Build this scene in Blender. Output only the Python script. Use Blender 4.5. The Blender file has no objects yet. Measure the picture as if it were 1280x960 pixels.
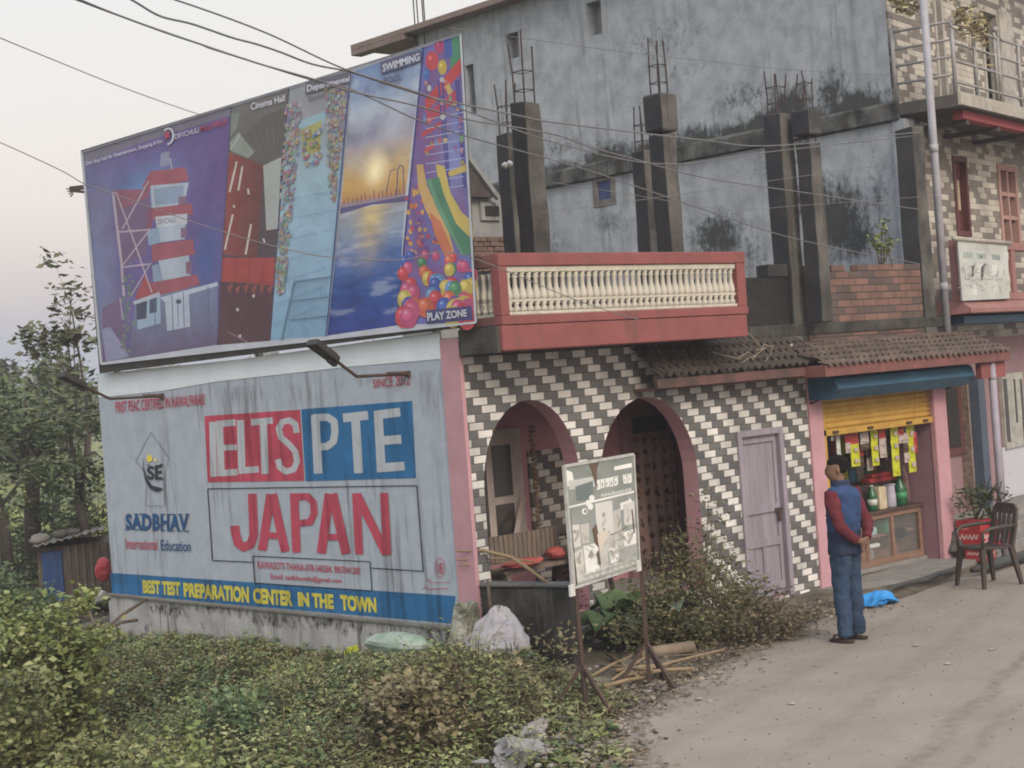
import bpy, math, random
import numpy as np
from mathutils import Vector, Matrix
from mathutils.geometry import tessellate_polygon
random.seed(7); rng = np.random.default_rng(7)
S = bpy.context.scene; COL = S.collection
R_ = math.radians

# ------------------------------------------------------------------ camera
FPX = 2050.0                                     # focal length in photo pixels (photo 1280 wide)
ROLL = math.atan(0.074); PITCH = -math.atan(11*math.cos(ROLL)/FPX)
CAMP = np.array([-9.664, -11.193, 2.66])
_u = np.array([.7365, .6765]); _u = _u/np.linalg.norm(_u); _a = np.array([-_u[1], _u[0]])
def _b(v): v = np.array(v, float); return np.array([v[:2]@_u, v[:2]@_a, v[2]])
_F = np.array([0, math.cos(PITCH), math.sin(PITCH)]); _R0 = np.array([1., 0, 0]); _U0 = np.array([0, -math.sin(PITCH), math.cos(PITCH)])
FWD = _b(_F); RGT = _b(math.cos(ROLL)*_R0 - math.sin(ROLL)*_U0); UPV = _b(math.sin(ROLL)*_R0 + math.cos(ROLL)*_U0)
cd = bpy.data.cameras.new('camera'); cam = bpy.data.objects.new('camera', cd); COL.objects.link(cam)
cd.sensor_width = 36; cd.lens = FPX/1280*36; cd.clip_end = 2000; cd.clip_start = .1
cam.matrix_world = Matrix(((RGT[0], UPV[0], -FWD[0], CAMP[0]), (RGT[1], UPV[1], -FWD[1], CAMP[1]), (RGT[2], UPV[2], -FWD[2], CAMP[2]), (0, 0, 0, 1)))
S.camera = cam
# survey helpers: a sight line from the camera position met with a real plane of the place
def _ray(x, y): return FWD + RGT*(x-640)/FPX - UPV*(y-480)/FPX
def onx(x, y, X=0.): d = _ray(x, y); return CAMP + d*((X-CAMP[0])/d[0])
def ony(x, y, Y=0.): d = _ray(x, y); return CAMP + d*((Y-CAMP[1])/d[1])
def onz(x, y, Z=0.): d = _ray(x, y); return CAMP + d*((Z-CAMP[2])/d[2])
def ond(x, y, D): d = _ray(x, y); return CAMP + d*D          # D metres deep
RH = np.array([RGT[0], RGT[1], 0]); RH = RH/np.linalg.norm(RH); FH = np.array([FWD[0], FWD[1], 0]); FH = FH/np.linalg.norm(FH)

# ------------------------------------------------------------------ light
SUN_EL, SUN_AZ = R_(34), R_(197)                 # azimuth measured from +Y towards +X
W = bpy.data.worlds.new('World'); S.world = W; W.use_nodes = True
wn = W.node_tree.nodes; wl = W.node_tree.links; wn.clear()
wo = wn.new('ShaderNodeOutputWorld'); wadd = wn.new('ShaderNodeAddShader')
sky = wn.new('ShaderNodeTexSky'); sky.sky_type = 'NISHITA'; sky.sun_disc = False
sky.sun_elevation = SUN_EL; sky.sun_rotation = SUN_AZ; sky.dust_density = 6; sky.air_density = 1.2
b1 = wn.new('ShaderNodeBackground'); b1.inputs[1].default_value = .05
wl.new(sky.outputs[0], b1.inputs[0])
tc = wn.new('ShaderNodeTexCoord'); sx = wn.new('ShaderNodeSeparateXYZ'); rp = wn.new('ShaderNodeValToRGB')
wl.new(tc.outputs['Generated'], sx.inputs[0]); wl.new(sx.outputs[2], rp.inputs[0])
SKY = [(0, (.31, .33, .40)), (.035, (.33, .35, .42)), (.07, (.485, .43, .43)), (.12, (.61, .525, .485)), (.18, (.615, .56, .505)), (.27, (.60, .57, .53)), (.45, (.66, .67, .685)), (1, (.84, .91, 1.02))]
e = rp.color_ramp.elements
while len(e) < len(SKY): e.new(.5)
for el, (p, c) in zip(e, SKY): el.position = p; el.color = (*c, 1)
b2 = wn.new('ShaderNodeBackground'); b2.inputs[1].default_value = 1.0
wl.new(rp.outputs[0], b2.inputs[0])
wl.new(b1.outputs[0], wadd.inputs[0]); wl.new(b2.outputs[0], wadd.inputs[1]); wl.new(wadd.outputs[0], wo.inputs[0])
sd = bpy.data.lights.new('sun', 'SUN'); sd.energy = 1.3; sd.angle = R_(18); sd.color = (1, .88, .74)
so = bpy.data.objects.new('sun', sd); COL.objects.link(so)
sv = Vector((math.sin(SUN_AZ)*math.cos(SUN_EL), math.cos(SUN_AZ)*math.cos(SUN_EL), math.sin(SUN_EL)))
so.rotation_euler = sv.to_track_quat('Z', 'Y').to_euler(); so.location = (0, -10, 12)
vs = S.view_settings; vs.view_transform = 'Standard'; vs.look = 'None'; vs.exposure = 0.30; vs.gamma = 1; vs.use_curve_mapping = False
S.cycles.filter_width = 1.9; S.cycles.max_bounces = 6; S.cycles.volume_bounces = 0

# ------------------------------------------------------------------ helpers
def lin(r, g=None, b=None, k=1.0):
    """8-bit display colour -> linear, times k"""
    c = (r, g, b) if g is not None else r
    return tuple(min(1, k*((v/255/12.92) if v/255 <= .04045 else ((v/255+.055)/1.055)**2.4)) for v in c)
class G:
    """collects faces; build() links them as ONE mesh object"""
    def __init__(s): s.v = []; s.f = []; s.m = []; s.c = None
    def add(s, vs, fs, mi=0):
        n = len(s.v); s.v += [tuple(map(float, p)) for p in vs]; s.f += [tuple(i+n for i in f) for f in fs]; s.m += [mi]*len(fs); return s
    def box(s, x0, x1, y0, y1, z0, z1, mi=0):
        P = [(x, y, z) for z in (z0, z1) for y in (y0, y1) for x in (x0, x1)]
        return s.add(P, [(0, 2, 3, 1), (4, 5, 7, 6), (0, 1, 5, 4), (2, 6, 7, 3), (0, 4, 6, 2), (1, 3, 7, 5)], mi)
    def obox(s, c, ex, ey, ez, mi=0):
        c, ex, ey, ez = map(np.array, (c, ex, ey, ez))
        P = [c+ex*i+ey*j+ez*k for k in (-.5, .5) for j in (-.5, .5) for i in (-.5, .5)]
        return s.add(P, [(0, 2, 3, 1), (4, 5, 7, 6), (0, 1, 5, 4), (2, 6, 7, 3), (0, 4, 6, 2), (1, 3, 7, 5)], mi)
    def bar(s, a, b, w, t=None, up=(0, 0, 1), mi=0):
        a, b = np.array(a, float), np.array(b, float); d = b-a; L = np.linalg.norm(d); d /= L
        u = np.cross(d, up)
        if np.linalg.norm(u) < 1e-3: u = np.cross(d, (0, 1, 0))
        u /= np.linalg.norm(u); w2 = np.cross(u, d)
        return s.obox((a+b)/2, d*L, u*w, w2*(t or w), mi)
    def poly(s, pts, mi=0): return s.add(pts, [tuple(range(len(pts)))], mi)
    def tube(s, pts, r, n=6, mi=0, cap=True):
        pts = [np.array(p, float) for p in pts]; k = len(pts); rr = r if hasattr(r, '__len__') else [r]*k
        V = []; up = np.array([0, 0, 1.])
        for i, p in enumerate(pts):
            d = pts[min(i+1, k-1)]-pts[max(i-1, 0)]; d = d/(np.linalg.norm(d)+1e-9)
            if i == 0:
                u = np.cross(d, up)
                if np.linalg.norm(u) < .05: u = np.cross(d, (1, 0, 0))
            else: u = u-(u@d)*d
            u /= np.linalg.norm(u); w = np.cross(u, d)
            V += [p+rr[i]*(u*math.cos(2*math.pi*j/n)+w*math.sin(2*math.pi*j/n)) for j in range(n)]
        Fc = [(i*n+j, i*n+(j+1) % n, (i+1)*n+(j+1) % n, (i+1)*n+j) for i in range(k-1) for j in range(n)]
        if cap: Fc += [tuple(range(n-1, -1, -1)), tuple((k-1)*n+j for j in range(n))]
        return s.add(V, Fc, mi)
    def rings(s, R, mi=0, cap=True):
        n = len(R[0]); k = len(R); V = [p for r in R for p in r]
        Fc = [(i*n+j, i*n+(j+1) % n, (i+1)*n+(j+1) % n, (i+1)*n+j) for i in range(k-1) for j in range(n)]
        if cap: Fc += [tuple(range(n-1, -1, -1)), tuple((k-1)*n+j for j in range(n))]
        return s.add(V, Fc, mi)
    def lathe(s, c, prof, n=12, mi=0):
        """prof: (radius, z) from the bottom up"""
        return s.rings([[(c[0]+r*math.cos(2*math.pi*j/n), c[1]+r*math.sin(2*math.pi*j/n), c[2]+z) for j in range(n)] for r, z in prof], mi)
    def slab(s, outer, holes, to3, back, mi=0, mhole=None, mback=None):
        """flat panel with holes: to3(u,v)->point on the front, back = vector to the rear face"""
        loops = [outer]+holes; flat = [p for l in loops for p in l]; back = np.array(back, float)
        tris = tessellate_polygon([[Vector((p[0], p[1], 0)) for p in l] for l in loops])
        n = len(flat); V = [np.array(to3(*p)) for p in flat]; s.add(V, tris, mi)
        s.add([p+back for p in V], [t[::-1] for t in tris], mi if mback is None else mback)
        o = 0
        for li, l in enumerate(loops):
            k = len(l); Vs = []; Fs = []
            for i in range(k):
                a, b = V[o+i], V[o+(i+1) % k]; q = len(Vs); Vs += [a, b, b+back, a+back]; Fs.append((q, q+1, q+2, q+3))
            s.add(Vs, Fs, mi if (li == 0 or mhole is None) else mhole); o += k
        return s
    def build(s, name, mats, parent=None, smooth=False, bevel=0, colors=None, stain=None, frame=None, subd=0):
        me = bpy.data.meshes.new(name); V = np.array(s.v, float)
        off = np.zeros(3)
        p = parent
        while p is not None: off += np.array(p.location); p = p.parent
        me.from_pydata([tuple(q) for q in V-off], [], s.f)
        if not isinstance(mats, (list, tuple)): mats = [mats]
        for m in mats: me.materials.append(m)
        me.polygons.foreach_set('material_index', [min(i, len(mats)-1) for i in s.m])
        me.polygons.foreach_set('use_smooth', [smooth]*len(s.f))
        me.update()
        # metre-scaled box UVs
        nl = len(me.loops); li = np.zeros(nl, int); me.loops.foreach_get('vertex_index', li)
        nr = np.zeros(len(me.polygons)*3); me.polygons.foreach_get('normal', nr); nr = nr.reshape(-1, 3)
        lt = np.zeros(len(me.polygons), int); me.polygons.foreach_get('loop_total', lt)
        Q = V; N = nr
        if frame is not None: fr = np.array(frame); Q = (V-fr[0]) @ fr[1:].T; N = nr @ fr[1:].T
        ax = np.repeat(np.argmax(np.abs(N)+np.array([0, .02, .01]), axis=1), lt); P = Q[li]
        uv = np.where((ax == 0)[:, None], P[:, [1, 2]], np.where((ax == 1)[:, None], P[:, [0, 2]], P[:, [0, 1]]))
        me.uv_layers.new(name='UVMap').data.foreach_set('uv', uv.ravel())
        if colors is not None:
            a = me.color_attributes.new('Col', 'FLOAT_COLOR', 'POINT'); cc = np.ones((len(V), 4)); cc[:, :3] = colors; a.data.foreach_set('color', cc.ravel())
        if stain is not None:
            a = me.attributes.new('stain', 'FLOAT', 'POINT'); a.data.foreach_set('value', np.asarray(stain, float))
        o = bpy.data.objects.new(name, me); COL.objects.link(o)
        if parent is not None: o.parent = parent
        if bevel:
            b = o.modifiers.new('bevel', 'BEVEL'); b.width = bevel; b.segments = 2; b.limit_method = 'ANGLE'
        if subd:
            b = o.modifiers.new('sub', 'SUBSURF'); b.levels = b.render_levels = subd
        return o
def tag(o, label=None, cat=None, group=None, kind=None):
    if label: o['label'] = label
    if cat: o['category'] = cat
    if group: o['group'] = group
    if kind: o['kind'] = kind
    return o
def thing(name, label, cat, loc=(0, 0, 0), group=None, rz=0):
    o = bpy.data.objects.new(name, None); COL.objects.link(o); o.location = tuple(map(float, loc)); o.rotation_euler = (0, 0, rz); o.empty_display_size = .1
    return tag(o, label, cat, group)
def copy_tree(o, parent=None):
    c = o.copy(); COL.objects.link(c)
    if parent is not None: c.parent = parent
    for ch in o.children: copy_tree(ch, c)
    return c
def bil(q, u, v):
    """q = TL,TR,BR,BL pixel quad; v runs down"""
    q = [np.array(p, float) for p in q]; return (q[0]*(1-u)+q[1]*u)*(1-v)+(q[3]*(1-u)+q[2]*u)*v

# ------------------------------------------------------------------ materials
_MC = {}
def M(name, col, rough=.85, col2=None, scale=6, amount=.35, stretch=(1, 1, 1), bump=.15, bscale=40, stain=None, streak=None, sst=(1.6, 1.6, 1), samp=1.8, fine=.08, metal=0, spec=.3, coat=0, alpha=None, thin=None):
    """surface with two-tone noise, fine grain, optional vertical streaks and traced stains"""
    if name in _MC: return _MC[name]
    m = bpy.data.materials.new(name); m.use_nodes = True; nt = m.node_tree; N, L = nt.nodes, nt.links
    bs = N['Principled BSDF']; bs.inputs['Roughness'].default_value = rough; bs.inputs['Metallic'].default_value = metal
    bs.inputs['Specular IOR Level'].default_value = spec
    t = N.new('ShaderNodeTexCoord')
    def mp(sc):
        q = N.new('ShaderNodeMapping'); q.inputs['Scale'].default_value = sc; L.new(t.outputs['Object'], q.inputs[0]); return q.outputs[0]
    def noise(vec, sc, det=5, ro=.6):
        q = N.new('ShaderNodeTexNoise'); q.inputs['Scale'].default_value = sc; q.inputs['Detail'].default_value = det; q.inputs['Roughness'].default_value = ro
        L.new(vec, q.inputs['Vector']); return q.outputs[0]
    def mr(x, a, b, c=0, d=1):
        q = N.new('ShaderNodeMapRange'); L.new(x, q.inputs[0])
        for i, k in enumerate((a, b, c, d)): q.inputs[i+1].default_value = k
        return q.outputs[0]
    def mix(f, a, b, mode='MIX'):
        q = N.new('ShaderNodeMix'); q.data_type = 'RGBA'; q.blend_type = mode
        if hasattr(f, 'node'): L.new(f, q.inputs[0])
        else: q.inputs[0].default_value = f
        for s, k in ((a, 6), (b, 7)):
            if hasattr(s, 'node'): L.new(s, q.inputs[k])
            else: q.inputs[k].default_value = (*s[:3], 1)
        return q.outputs[2]
    def mth(op, a, b=0.):
        q = N.new('ShaderNodeMath'); q.operation = op
        for i, s in enumerate((a, b)):
            if hasattr(s, 'node'): L.new(s, q.inputs[i])
            else: q.inputs[i].default_value = s
        return q.outputs[0]
    m['x'] = 0
    c2 = col2 or tuple(v*(1-amount) for v in col)
    c = mix(mr(noise(mp(stretch), scale), .35, .65), col, c2)
    if fine: c = mix(1.0, c, mix(mr(noise(mp((1, 1, 1)), 90, 3), .3, .7), (1-fine,)*3, (1+fine,)*3), 'MULTIPLY')
    if streak:        # (colour, strength, threshold)
        k = mth('MULTIPLY', mr(noise(mp((9, 9, .7)), 1.0, 6, .65), streak[2], streak[2]+.14), mr(noise(mp((1, 1, .6)), .9, 3), .42, .6))
        c = mix(mth('MULTIPLY', k, streak[1]), c, streak[0])
    if stain:         # (colour, softness)
        a = N.new('ShaderNodeAttribute'); a.attribute_name = 'stain'
        k = mth('ADD', a.outputs['Fac'], mth('MULTIPLY', mth('SUBTRACT', noise(mp(sst), 9, 10, .74), .5), samp))
        c = mix(mr(k, .42, .42+stain[1]), c, stain[0])
    L.new(c, bs.inputs['Base Color'])
    if bump:
        bp = N.new('ShaderNodeBump'); bp.inputs['Strength'].default_value = bump; bp.inputs['Distance'].default_value = .02
        L.new(noise(mp((1, 1, 1)), bscale, 6), bp.inputs['Height']); L.new(bp.outputs[0], bs.inputs['Normal'])
    if coat: bs.inputs['Coat Weight'].default_value = coat
    if alpha is not None: bs.inputs['Alpha'].default_value = alpha
    _MC[name] = m; return m
def Mcol(name, rough=.5, spec=.3, streaks=False):
    """printed / painted sheet: colour comes with the artwork"""
    m = bpy.data.materials.new(name); m.use_nodes = True; N, L = m.node_tree.nodes, m.node_tree.links; bs = N['Principled BSDF']
    a = N.new('ShaderNodeAttribute'); a.attribute_name = 'Col'
    t = N.new('ShaderNodeTexCoord'); q = N.new('ShaderNodeTexNoise'); q.inputs['Scale'].default_value = 3; q.inputs['Detail'].default_value = 8; L.new(t.outputs['Object'], q.inputs[0])
    r = N.new('ShaderNodeMapRange'); r.inputs[1].default_value = .3; r.inputs[2].default_value = .7; r.inputs[3].default_value = .88; r.inputs[4].default_value = 1.08; L.new(q.outputs[0], r.inputs[0])
    if streaks:
        pm_ = N.new('ShaderNodeMapping'); pm_.inputs['Scale'].default_value = (9, 9, .7); L.new(t.outputs['Object'], pm_.inputs[0]); L.new(pm_.outputs[0], q.inputs[0]); q.inputs['Scale'].default_value = 1; r.inputs[1].default_value = .48; r.inputs[2].default_value = .72; r.inputs[3].default_value = 1.05; r.inputs[4].default_value = .55
    x = N.new('ShaderNodeMix'); x.data_type = 'RGBA'; x.blend_type = 'MULTIPLY'; x.inputs[0].default_value = 1; L.new(a.outputs[0], x.inputs[6]); L.new(r.outputs[0], x.inputs[7])
    L.new(x.outputs[2], bs.inputs['Base Color']); bs.inputs['Roughness'].default_value = rough; bs.inputs['Specular IOR Level'].default_value = spec
    w_ = N.new('ShaderNodeTexNoise'); w_.inputs['Scale'].default_value = 2.6; w_.inputs['Detail'].default_value = 3; w_.inputs['Distortion'].default_value = .6; L.new(t.outputs['Object'], w_.inputs[0]); bp = N.new('ShaderNodeBump'); bp.inputs['Strength'].default_value = .35; bp.inputs['Distance'].default_value = .05; L.new(w_.outputs[0], bp.inputs['Height']); L.new(bp.outputs[0], bs.inputs['Normal'])
    return m
def Mtile(name, P, H, light, dark, shift=.25, seed=0., mortar=(.10, .095, .09), lw=.5, off=0., irregular=False, diag=True, joint=1.):
    """wall tiles / bricks read from the metre UVs: rows of height H, repeat P; light runs step sideways by `shift` per row"""
    m = bpy.data.materials.new(name); m.use_nodes = True; nt = m.node_tree; N, L = nt.nodes, nt.links; bs = N['Principled BSDF']
    uv = N.new('ShaderNodeUVMap'); sp = N.new('ShaderNodeSeparateXYZ'); L.new(uv.outputs[0], sp.inputs[0])
    def mth(op, a, b=0., c=0.):
        q = N.new('ShaderNodeMath'); q.operation = op
        for i, s in enumerate((a, b, c)):
            if hasattr(s, 'node'): L.new(s, q.inputs[i])
            else: q.inputs[i].default_value = s
        return q.outputs[0]
    def mix(f, a, b, mode='MIX'):
        q = N.new('ShaderNodeMix'); q.data_type = 'RGBA'; q.blend_type = mode
        if hasattr(f, 'node'): L.new(f, q.inputs[0])
        else: q.inputs[0].default_value = f
        for s, k in ((a, 6), (b, 7)):
            if hasattr(s, 'node'): L.new(s, q.inputs[k])
            else: q.inputs[k].default_value = (*s[:3], 1)
        return q.outputs[2]
    vz = mth('DIVIDE', sp.outputs[1], H); row = mth('FLOOR', vz); fv = mth('FRACT', vz)
    wob = N.new('ShaderNodeTexWhiteNoise'); wob.noise_dimensions = '1D'; L.new(row, wob.inputs['W'])
    u = mth('ADD', mth('DIVIDE', sp.outputs[0], P), off); u = mth('ADD', u, mth('MULTIPLY', row, shift))
    u = mth('ADD', u, mth('MULTIPLY', mth('SUBTRACT', wob.outputs[0], .5), .03))
    cell = mth('FLOOR', u); fu = mth('FRACT', u)
    isl = mth('LESS_THAN', fu, lw)
    # distance to tile edge (both halves)
    half = mth('FRACT', mth('DIVIDE', fu, .5)) if lw == .5 and not irregular else fu
    eu = mth('MULTIPLY', mth('MINIMUM', half, mth('SUBTRACT', 1., half)), P*(.5 if lw == .5 and not irregular else 1)); ev = mth('MULTIPLY', mth('MINIMUM', fv, mth('SUBTRACT', 1., fv)), H)
    ed = mth('MINIMUM', eu, ev)
    rnd = N.new('ShaderNodeTexWhiteNoise'); rnd.noise_dimensions = '3D'; cb = N.new('ShaderNodeCombineXYZ')
    L.new(mth('FLOOR', mth('MULTIPLY', u, 1.0 if irregular else 2.0)), cb.inputs[0]); L.new(row, cb.inputs[1]); L.new(cb.outputs[0], rnd.inputs['Vector'])
    if irregular: isl = mth('LESS_THAN', rnd.outputs[0], lw if lw != .5 else .5)
    tint = N.new('ShaderNodeMapRange'); L.new(rnd.outputs[0], tint.inputs[0]); tint.inputs[3].default_value = .82; tint.inputs[4].default_value = 1.12
    c = mix(isl, dark, light); c = mix(1., c, tint.outputs[0], 'MULTIPLY')
    t = N.new('ShaderNodeTexCoord'); nz = N.new('ShaderNodeTexNoise'); nz.inputs['Scale'].default_value = 2.2; nz.inputs['Detail'].default_value = 7; L.new(t.outputs['Object'], nz.inputs[0])
    dz = N.new('ShaderNodeMapRange'); L.new(nz.outputs[0], dz.inputs[0]); dz.inputs[1].default_value = .35; dz.inputs[2].default_value = .7; dz.inputs[3].default_value = 1.06; dz.inputs[4].default_value = .62
    c = mix(1., c, dz.outputs[0], 'MULTIPLY')
    g = N.new('ShaderNodeMapRange'); L.new(ed, g.inputs[0]); g.inputs[1].default_value = .0015*joint; g.inputs[2].default_value = .004*joint
    c = mix(g.outputs[0], mortar, c)
    L.new(c, bs.inputs['Base Color']); bs.inputs['Roughness'].default_value = .55; bs.inputs['Specular IOR Level'].default_value = .35
    bp = N.new('ShaderNodeBump'); bp.inputs['Strength'].default_value = .5; bp.inputs['Distance'].default_value = .006
    g2 = N.new('ShaderNodeMapRange'); L.new(ed, g2.inputs[0]); g2.inputs[2].default_value = .008; L.new(g2.outputs[0], bp.inputs['Height']); L.new(bp.outputs[0], bs.inputs['Normal'])
    _MC[name] = m; return m
def Mleaf(name, c1, c2, c3):
    m = bpy.data.materials.new(name); m.use_nodes = True; N, L = m.node_tree.nodes, m.node_tree.links; bs = N['Principled BSDF']
    g = N.new('ShaderNodeNewGeometry'); r = N.new('ShaderNodeValToRGB'); L.new(g.outputs['Random Per Island'], r.inputs[0])
    e = r.color_ramp.elements; e[0].color = (*c1, 1); e[1].color = (*c3, 1); q = e.new(.55); q.color = (*c2, 1)
    t = N.new('ShaderNodeTexCoord'); n = N.new('ShaderNodeTexNoise'); n.inputs['Scale'].default_value = 1.3; n.inputs['Detail'].default_value = 4; L.new(t.outputs['Object'], n.inputs[0])
    k = N.new('ShaderNodeMapRange'); k.inputs[1].default_value = .3; k.inputs[2].default_value = .7; k.inputs[3].default_value = .6; k.inputs[4].default_value = 1.35; L.new(n.outputs[0], k.inputs[0])
    x = N.new('ShaderNodeMix'); x.data_type = 'RGBA'; x.blend_type = 'MULTIPLY'; x.inputs[0].default_value = 1; L.new(r.outputs[0], x.inputs[6]); L.new(k.outputs[0], x.inputs[7])
    L.new(x.outputs[2], bs.inputs['Base Color']); bs.inputs['Roughness'].default_value = .6; bs.inputs['Specular IOR Level'].default_value = .25
    return m
# text -> triangles in a unit box (u right, v down)
def text_tris(s, bold=0., space=1.0):
    cu = bpy.data.curves.new('t', 'FONT'); cu.body = s; cu.offset = bold; cu.space_character = space; cu.resolution_u = 4; cu.fill_mode = 'FRONT' if False else 'BOTH'
    o = bpy.data.objects.new('t', cu); COL.objects.link(o); dg = bpy.context.evaluated_depsgraph_get(); dg.update()
    me = o.evaluated_get(dg).to_mesh(); V = np.array([v.co[:] for v in me.vertices])[:, :2]; me.calc_loop_triangles()
    T = [tuple(t.vertices) for t in me.loop_triangles]
    o.evaluated_get(dg).to_mesh_clear(); bpy.data.objects.remove(o); bpy.data.curves.remove(cu)
    lo, hi = V.min(0), V.max(0); V = (V-lo)/(hi-lo); V[:, 1] = 1-V[:, 1]
    return V, T
class Art(G):
    """coloured flat artwork on a plane; each layer 1.2 mm in front of the one below"""
    def __init__(s, surf, nrm, step=.00002): super().__init__(); s.surf = surf; s.n = np.array(nrm, float); s.step = step; s.col = []; s.k = 0
    def _p(s, px): return np.array(s.surf(*px))+s.n*s.step*s.k
    def pl(s, pts, col, raw=False):
        s.k += 1; P = [s._p(p) for p in pts]
        tris = tessellate_polygon([[Vector((p[0], p[1], 0)) for p in pts]])
        s.add(P, tris); s.col += [col]*len(P)
    def grid(s, q, nx, ny, fn):
        s.k += 1; V = []
        for j in range(ny+1):
            for i in range(nx+1):
                u, v = i/nx, j/ny; V.append(s._p(bil(q, u, v))); s.col.append(fn(u, v))
        s.add(V, [(j*(nx+1)+i, j*(nx+1)+i+1, (j+1)*(nx+1)+i+1, (j+1)*(nx+1)+i) for j in range(ny) for i in range(nx)])
    def text(s, t, q, col, bold=0., space=1., k=None):
        s.k += 1; V, T = text_tris(t, bold, space); s.add([s._p(bil(q, *p)) for p in V], T); s.col += [col]*len(V)
    def line(s, a, b, w, col):
        a, b = np.array(a, float), np.array(b, float); d = b-a; d /= np.linalg.norm(d)+1e-9; n = np.array([-d[1], d[0]])*w/2
        s.pl([a+n, b+n, b-n, a-n], col)
    def path(s, pts, w, col):
        for a, b in zip(pts[:-1], pts[1:]): s.line(a, b, w, col)
    def disc(s, c, rx, ry, col, n=18, tilt=0.):
        s.pl([(c[0]+rx*math.cos(t)+tilt*ry*math.sin(t), c[1]+ry*math.sin(t)) for t in np.linspace(0, 2*math.pi, n, endpoint=False)], col)
def vnoise(nx, ny, seed, oct=4):
    r = np.random.default_rng(seed); 
    gs = [(r.random((ny*2**o+2, nx*2**o+2)), nx*2**o, ny*2**o) for o in range(oct)]
    def f(u, v):
        t = 0; a = .5
        for g, X, Y in gs:
            x, y = max(0, min(u, .9999))*X, max(0, min(v, .9999))*Y; i, j = int(x), int(y); fx, fy = x-i, y-j; fx = fx*fx*(3-2*fx); fy = fy*fy*(3-2*fy)
            t += a*((g[j, i]*(1-fx)+g[j, i+1]*fx)*(1-fy)+(g[j+1, i]*(1-fx)+g[j+1, i+1]*fx)*fy); a *= .5
        return t/.94
    return f
def lerp(a, b, t): t = max(0, min(1, t)); return tuple(x+(y-x)*t for x, y in zip(a, b))
def ramp(stops, t):
    for (p, a), (q, b) in zip(stops[:-1], stops[1:]):
        if t <= q: return lerp(a, b, (t-p)/(q-p))
    return stops[-1][1]
# leaves scattered as small folded blades
def leaves(g, P, size, up=.5, wide=.55, droop=.3, rs=None, mi=0):
    P = np.asarray(P, float); n = len(P); rr = rs or rng
    d = rr.normal(size=(n, 3)); d[:, 2] = np.abs(d[:, 2])*up-droop*rr.random(n); d /= np.linalg.norm(d, axis=1)[:, None]
    s = np.cross(d, rr.normal(size=(n, 3))+np.array([0, 0, 1.5])); s /= np.linalg.norm(s, axis=1)[:, None]+1e-9
    nn = np.cross(d, s); L = (size*(.6+.8*rr.random(n)))[:, None]; w = L*wide*.5
    V = np.stack([P, P+d*L*.5+s*w+nn*L*.08, P+d*L, P+d*L*.5-s*w+nn*L*.08, P+d*L*.52], 1)   # base, side, tip, side, mid-rib
    base = len(g.v); V = V.reshape(-1, 3); g.v += [tuple(v) for v in V]
    for i in range(n):
        b = base+5*i; g.f += [(b, b+1, b+4), (b+1, b+2, b+4), (b+2, b+3, b+4), (b+3, b, b+4)]
    g.m += [mi]*(4*n)
# ================================================================== SETTING
plaster_white = M('white_wall_paint', (.41, .465, .535), .9, (.355, .405, .47), 5, streak=((.16, .165, .175), .8, .50), stain=((.15, .155, .165), .55), sst=(2.2, 2.2, .35), samp=1.5, bump=.12)
EDGE = [(-30, -30), (-8, -13.5), (-3.4, -5.9), (-1.9, -3.65), (-.84, -2.47), (.3, -2.0), (1.56, -1.5), (3.44, -.95), (5.12, -.98), (8.7, -.35), (14, .9), (60, 10.6), (300, 61)]
def edge_y(x): return np.interp(x, [p[0] for p in EDGE], [p[1] for p in EDGE])
_n1 = vnoise(6, 6, 3, 4); _n2 = vnoise(9, 9, 5, 3)
def ground_z(x, y):
    d = y-edge_y(x)                                   # >0 on the house side of the road
    left = max(-.62, float(np.interp(y, (-2.4, -1.7, -1, -.3, .4, 1.4, 2.4, 4, 5.6, 7), (.0, .12, .30, .25, .17, .04, -.02, -.02, -.12, -.3)))-.27*max(0, -x-.35))
    house = .02+.04*_n1((x % 8)/8, (y % 8)/8)
    w = 1/(1+math.exp(max(-60, min(60, -(x+.05)/.16 if y > -1.0 else -(x-.1)/.5))))
    if x > 9: w *= 1
    z = left*(1-w)+house*w
    if y > 7.5: z = z*max(0, 1-(y-7.5)/3)+(-.6)*min(1, (y-7.5)/3)
    t = min(1, max(0, d/1.6)); t = t*t*(3-2*t) if x < .5 else min(1, max(0, d/.4))
    z = z*t+(-.03)*(1-t) if d > 0 else -.03
    return z+(.03*(_n2((x % 5)/5, (y % 5)/5)-.5) if abs(x) < 40 else 0)
earth = M('bare_earth', (.16, .13, .10), .95, (.09, .08, .05), 1.5, amount=.4, bump=.6, bscale=14, fine=.2)
def axis(a, b, st, far):
    m = list(np.arange(a, b, st)); lo, hi = [], []; s = st; p = a
    while p > -far: s *= 1.45; p -= s; lo.append(p)
    s = st; p = b
    while p < far: s *= 1.45; p += s; hi.append(p)
    return lo[::-1]+m+[b]+hi
gx, gy = axis(-9, 12, .16, 900), axis(-9, 11, .16, 900)
g = G(); g.v = [(x, y, ground_z(x, y)) for y in gy for x in gx]; nx = len(gx)
g.f = [(j*nx+i, j*nx+i+1, (j+1)*nx+i+1, (j+1)*nx+i) for j in range(len(gy)-1) for i in range(nx-1)]; g.m = [0]*len(g.f)
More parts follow.
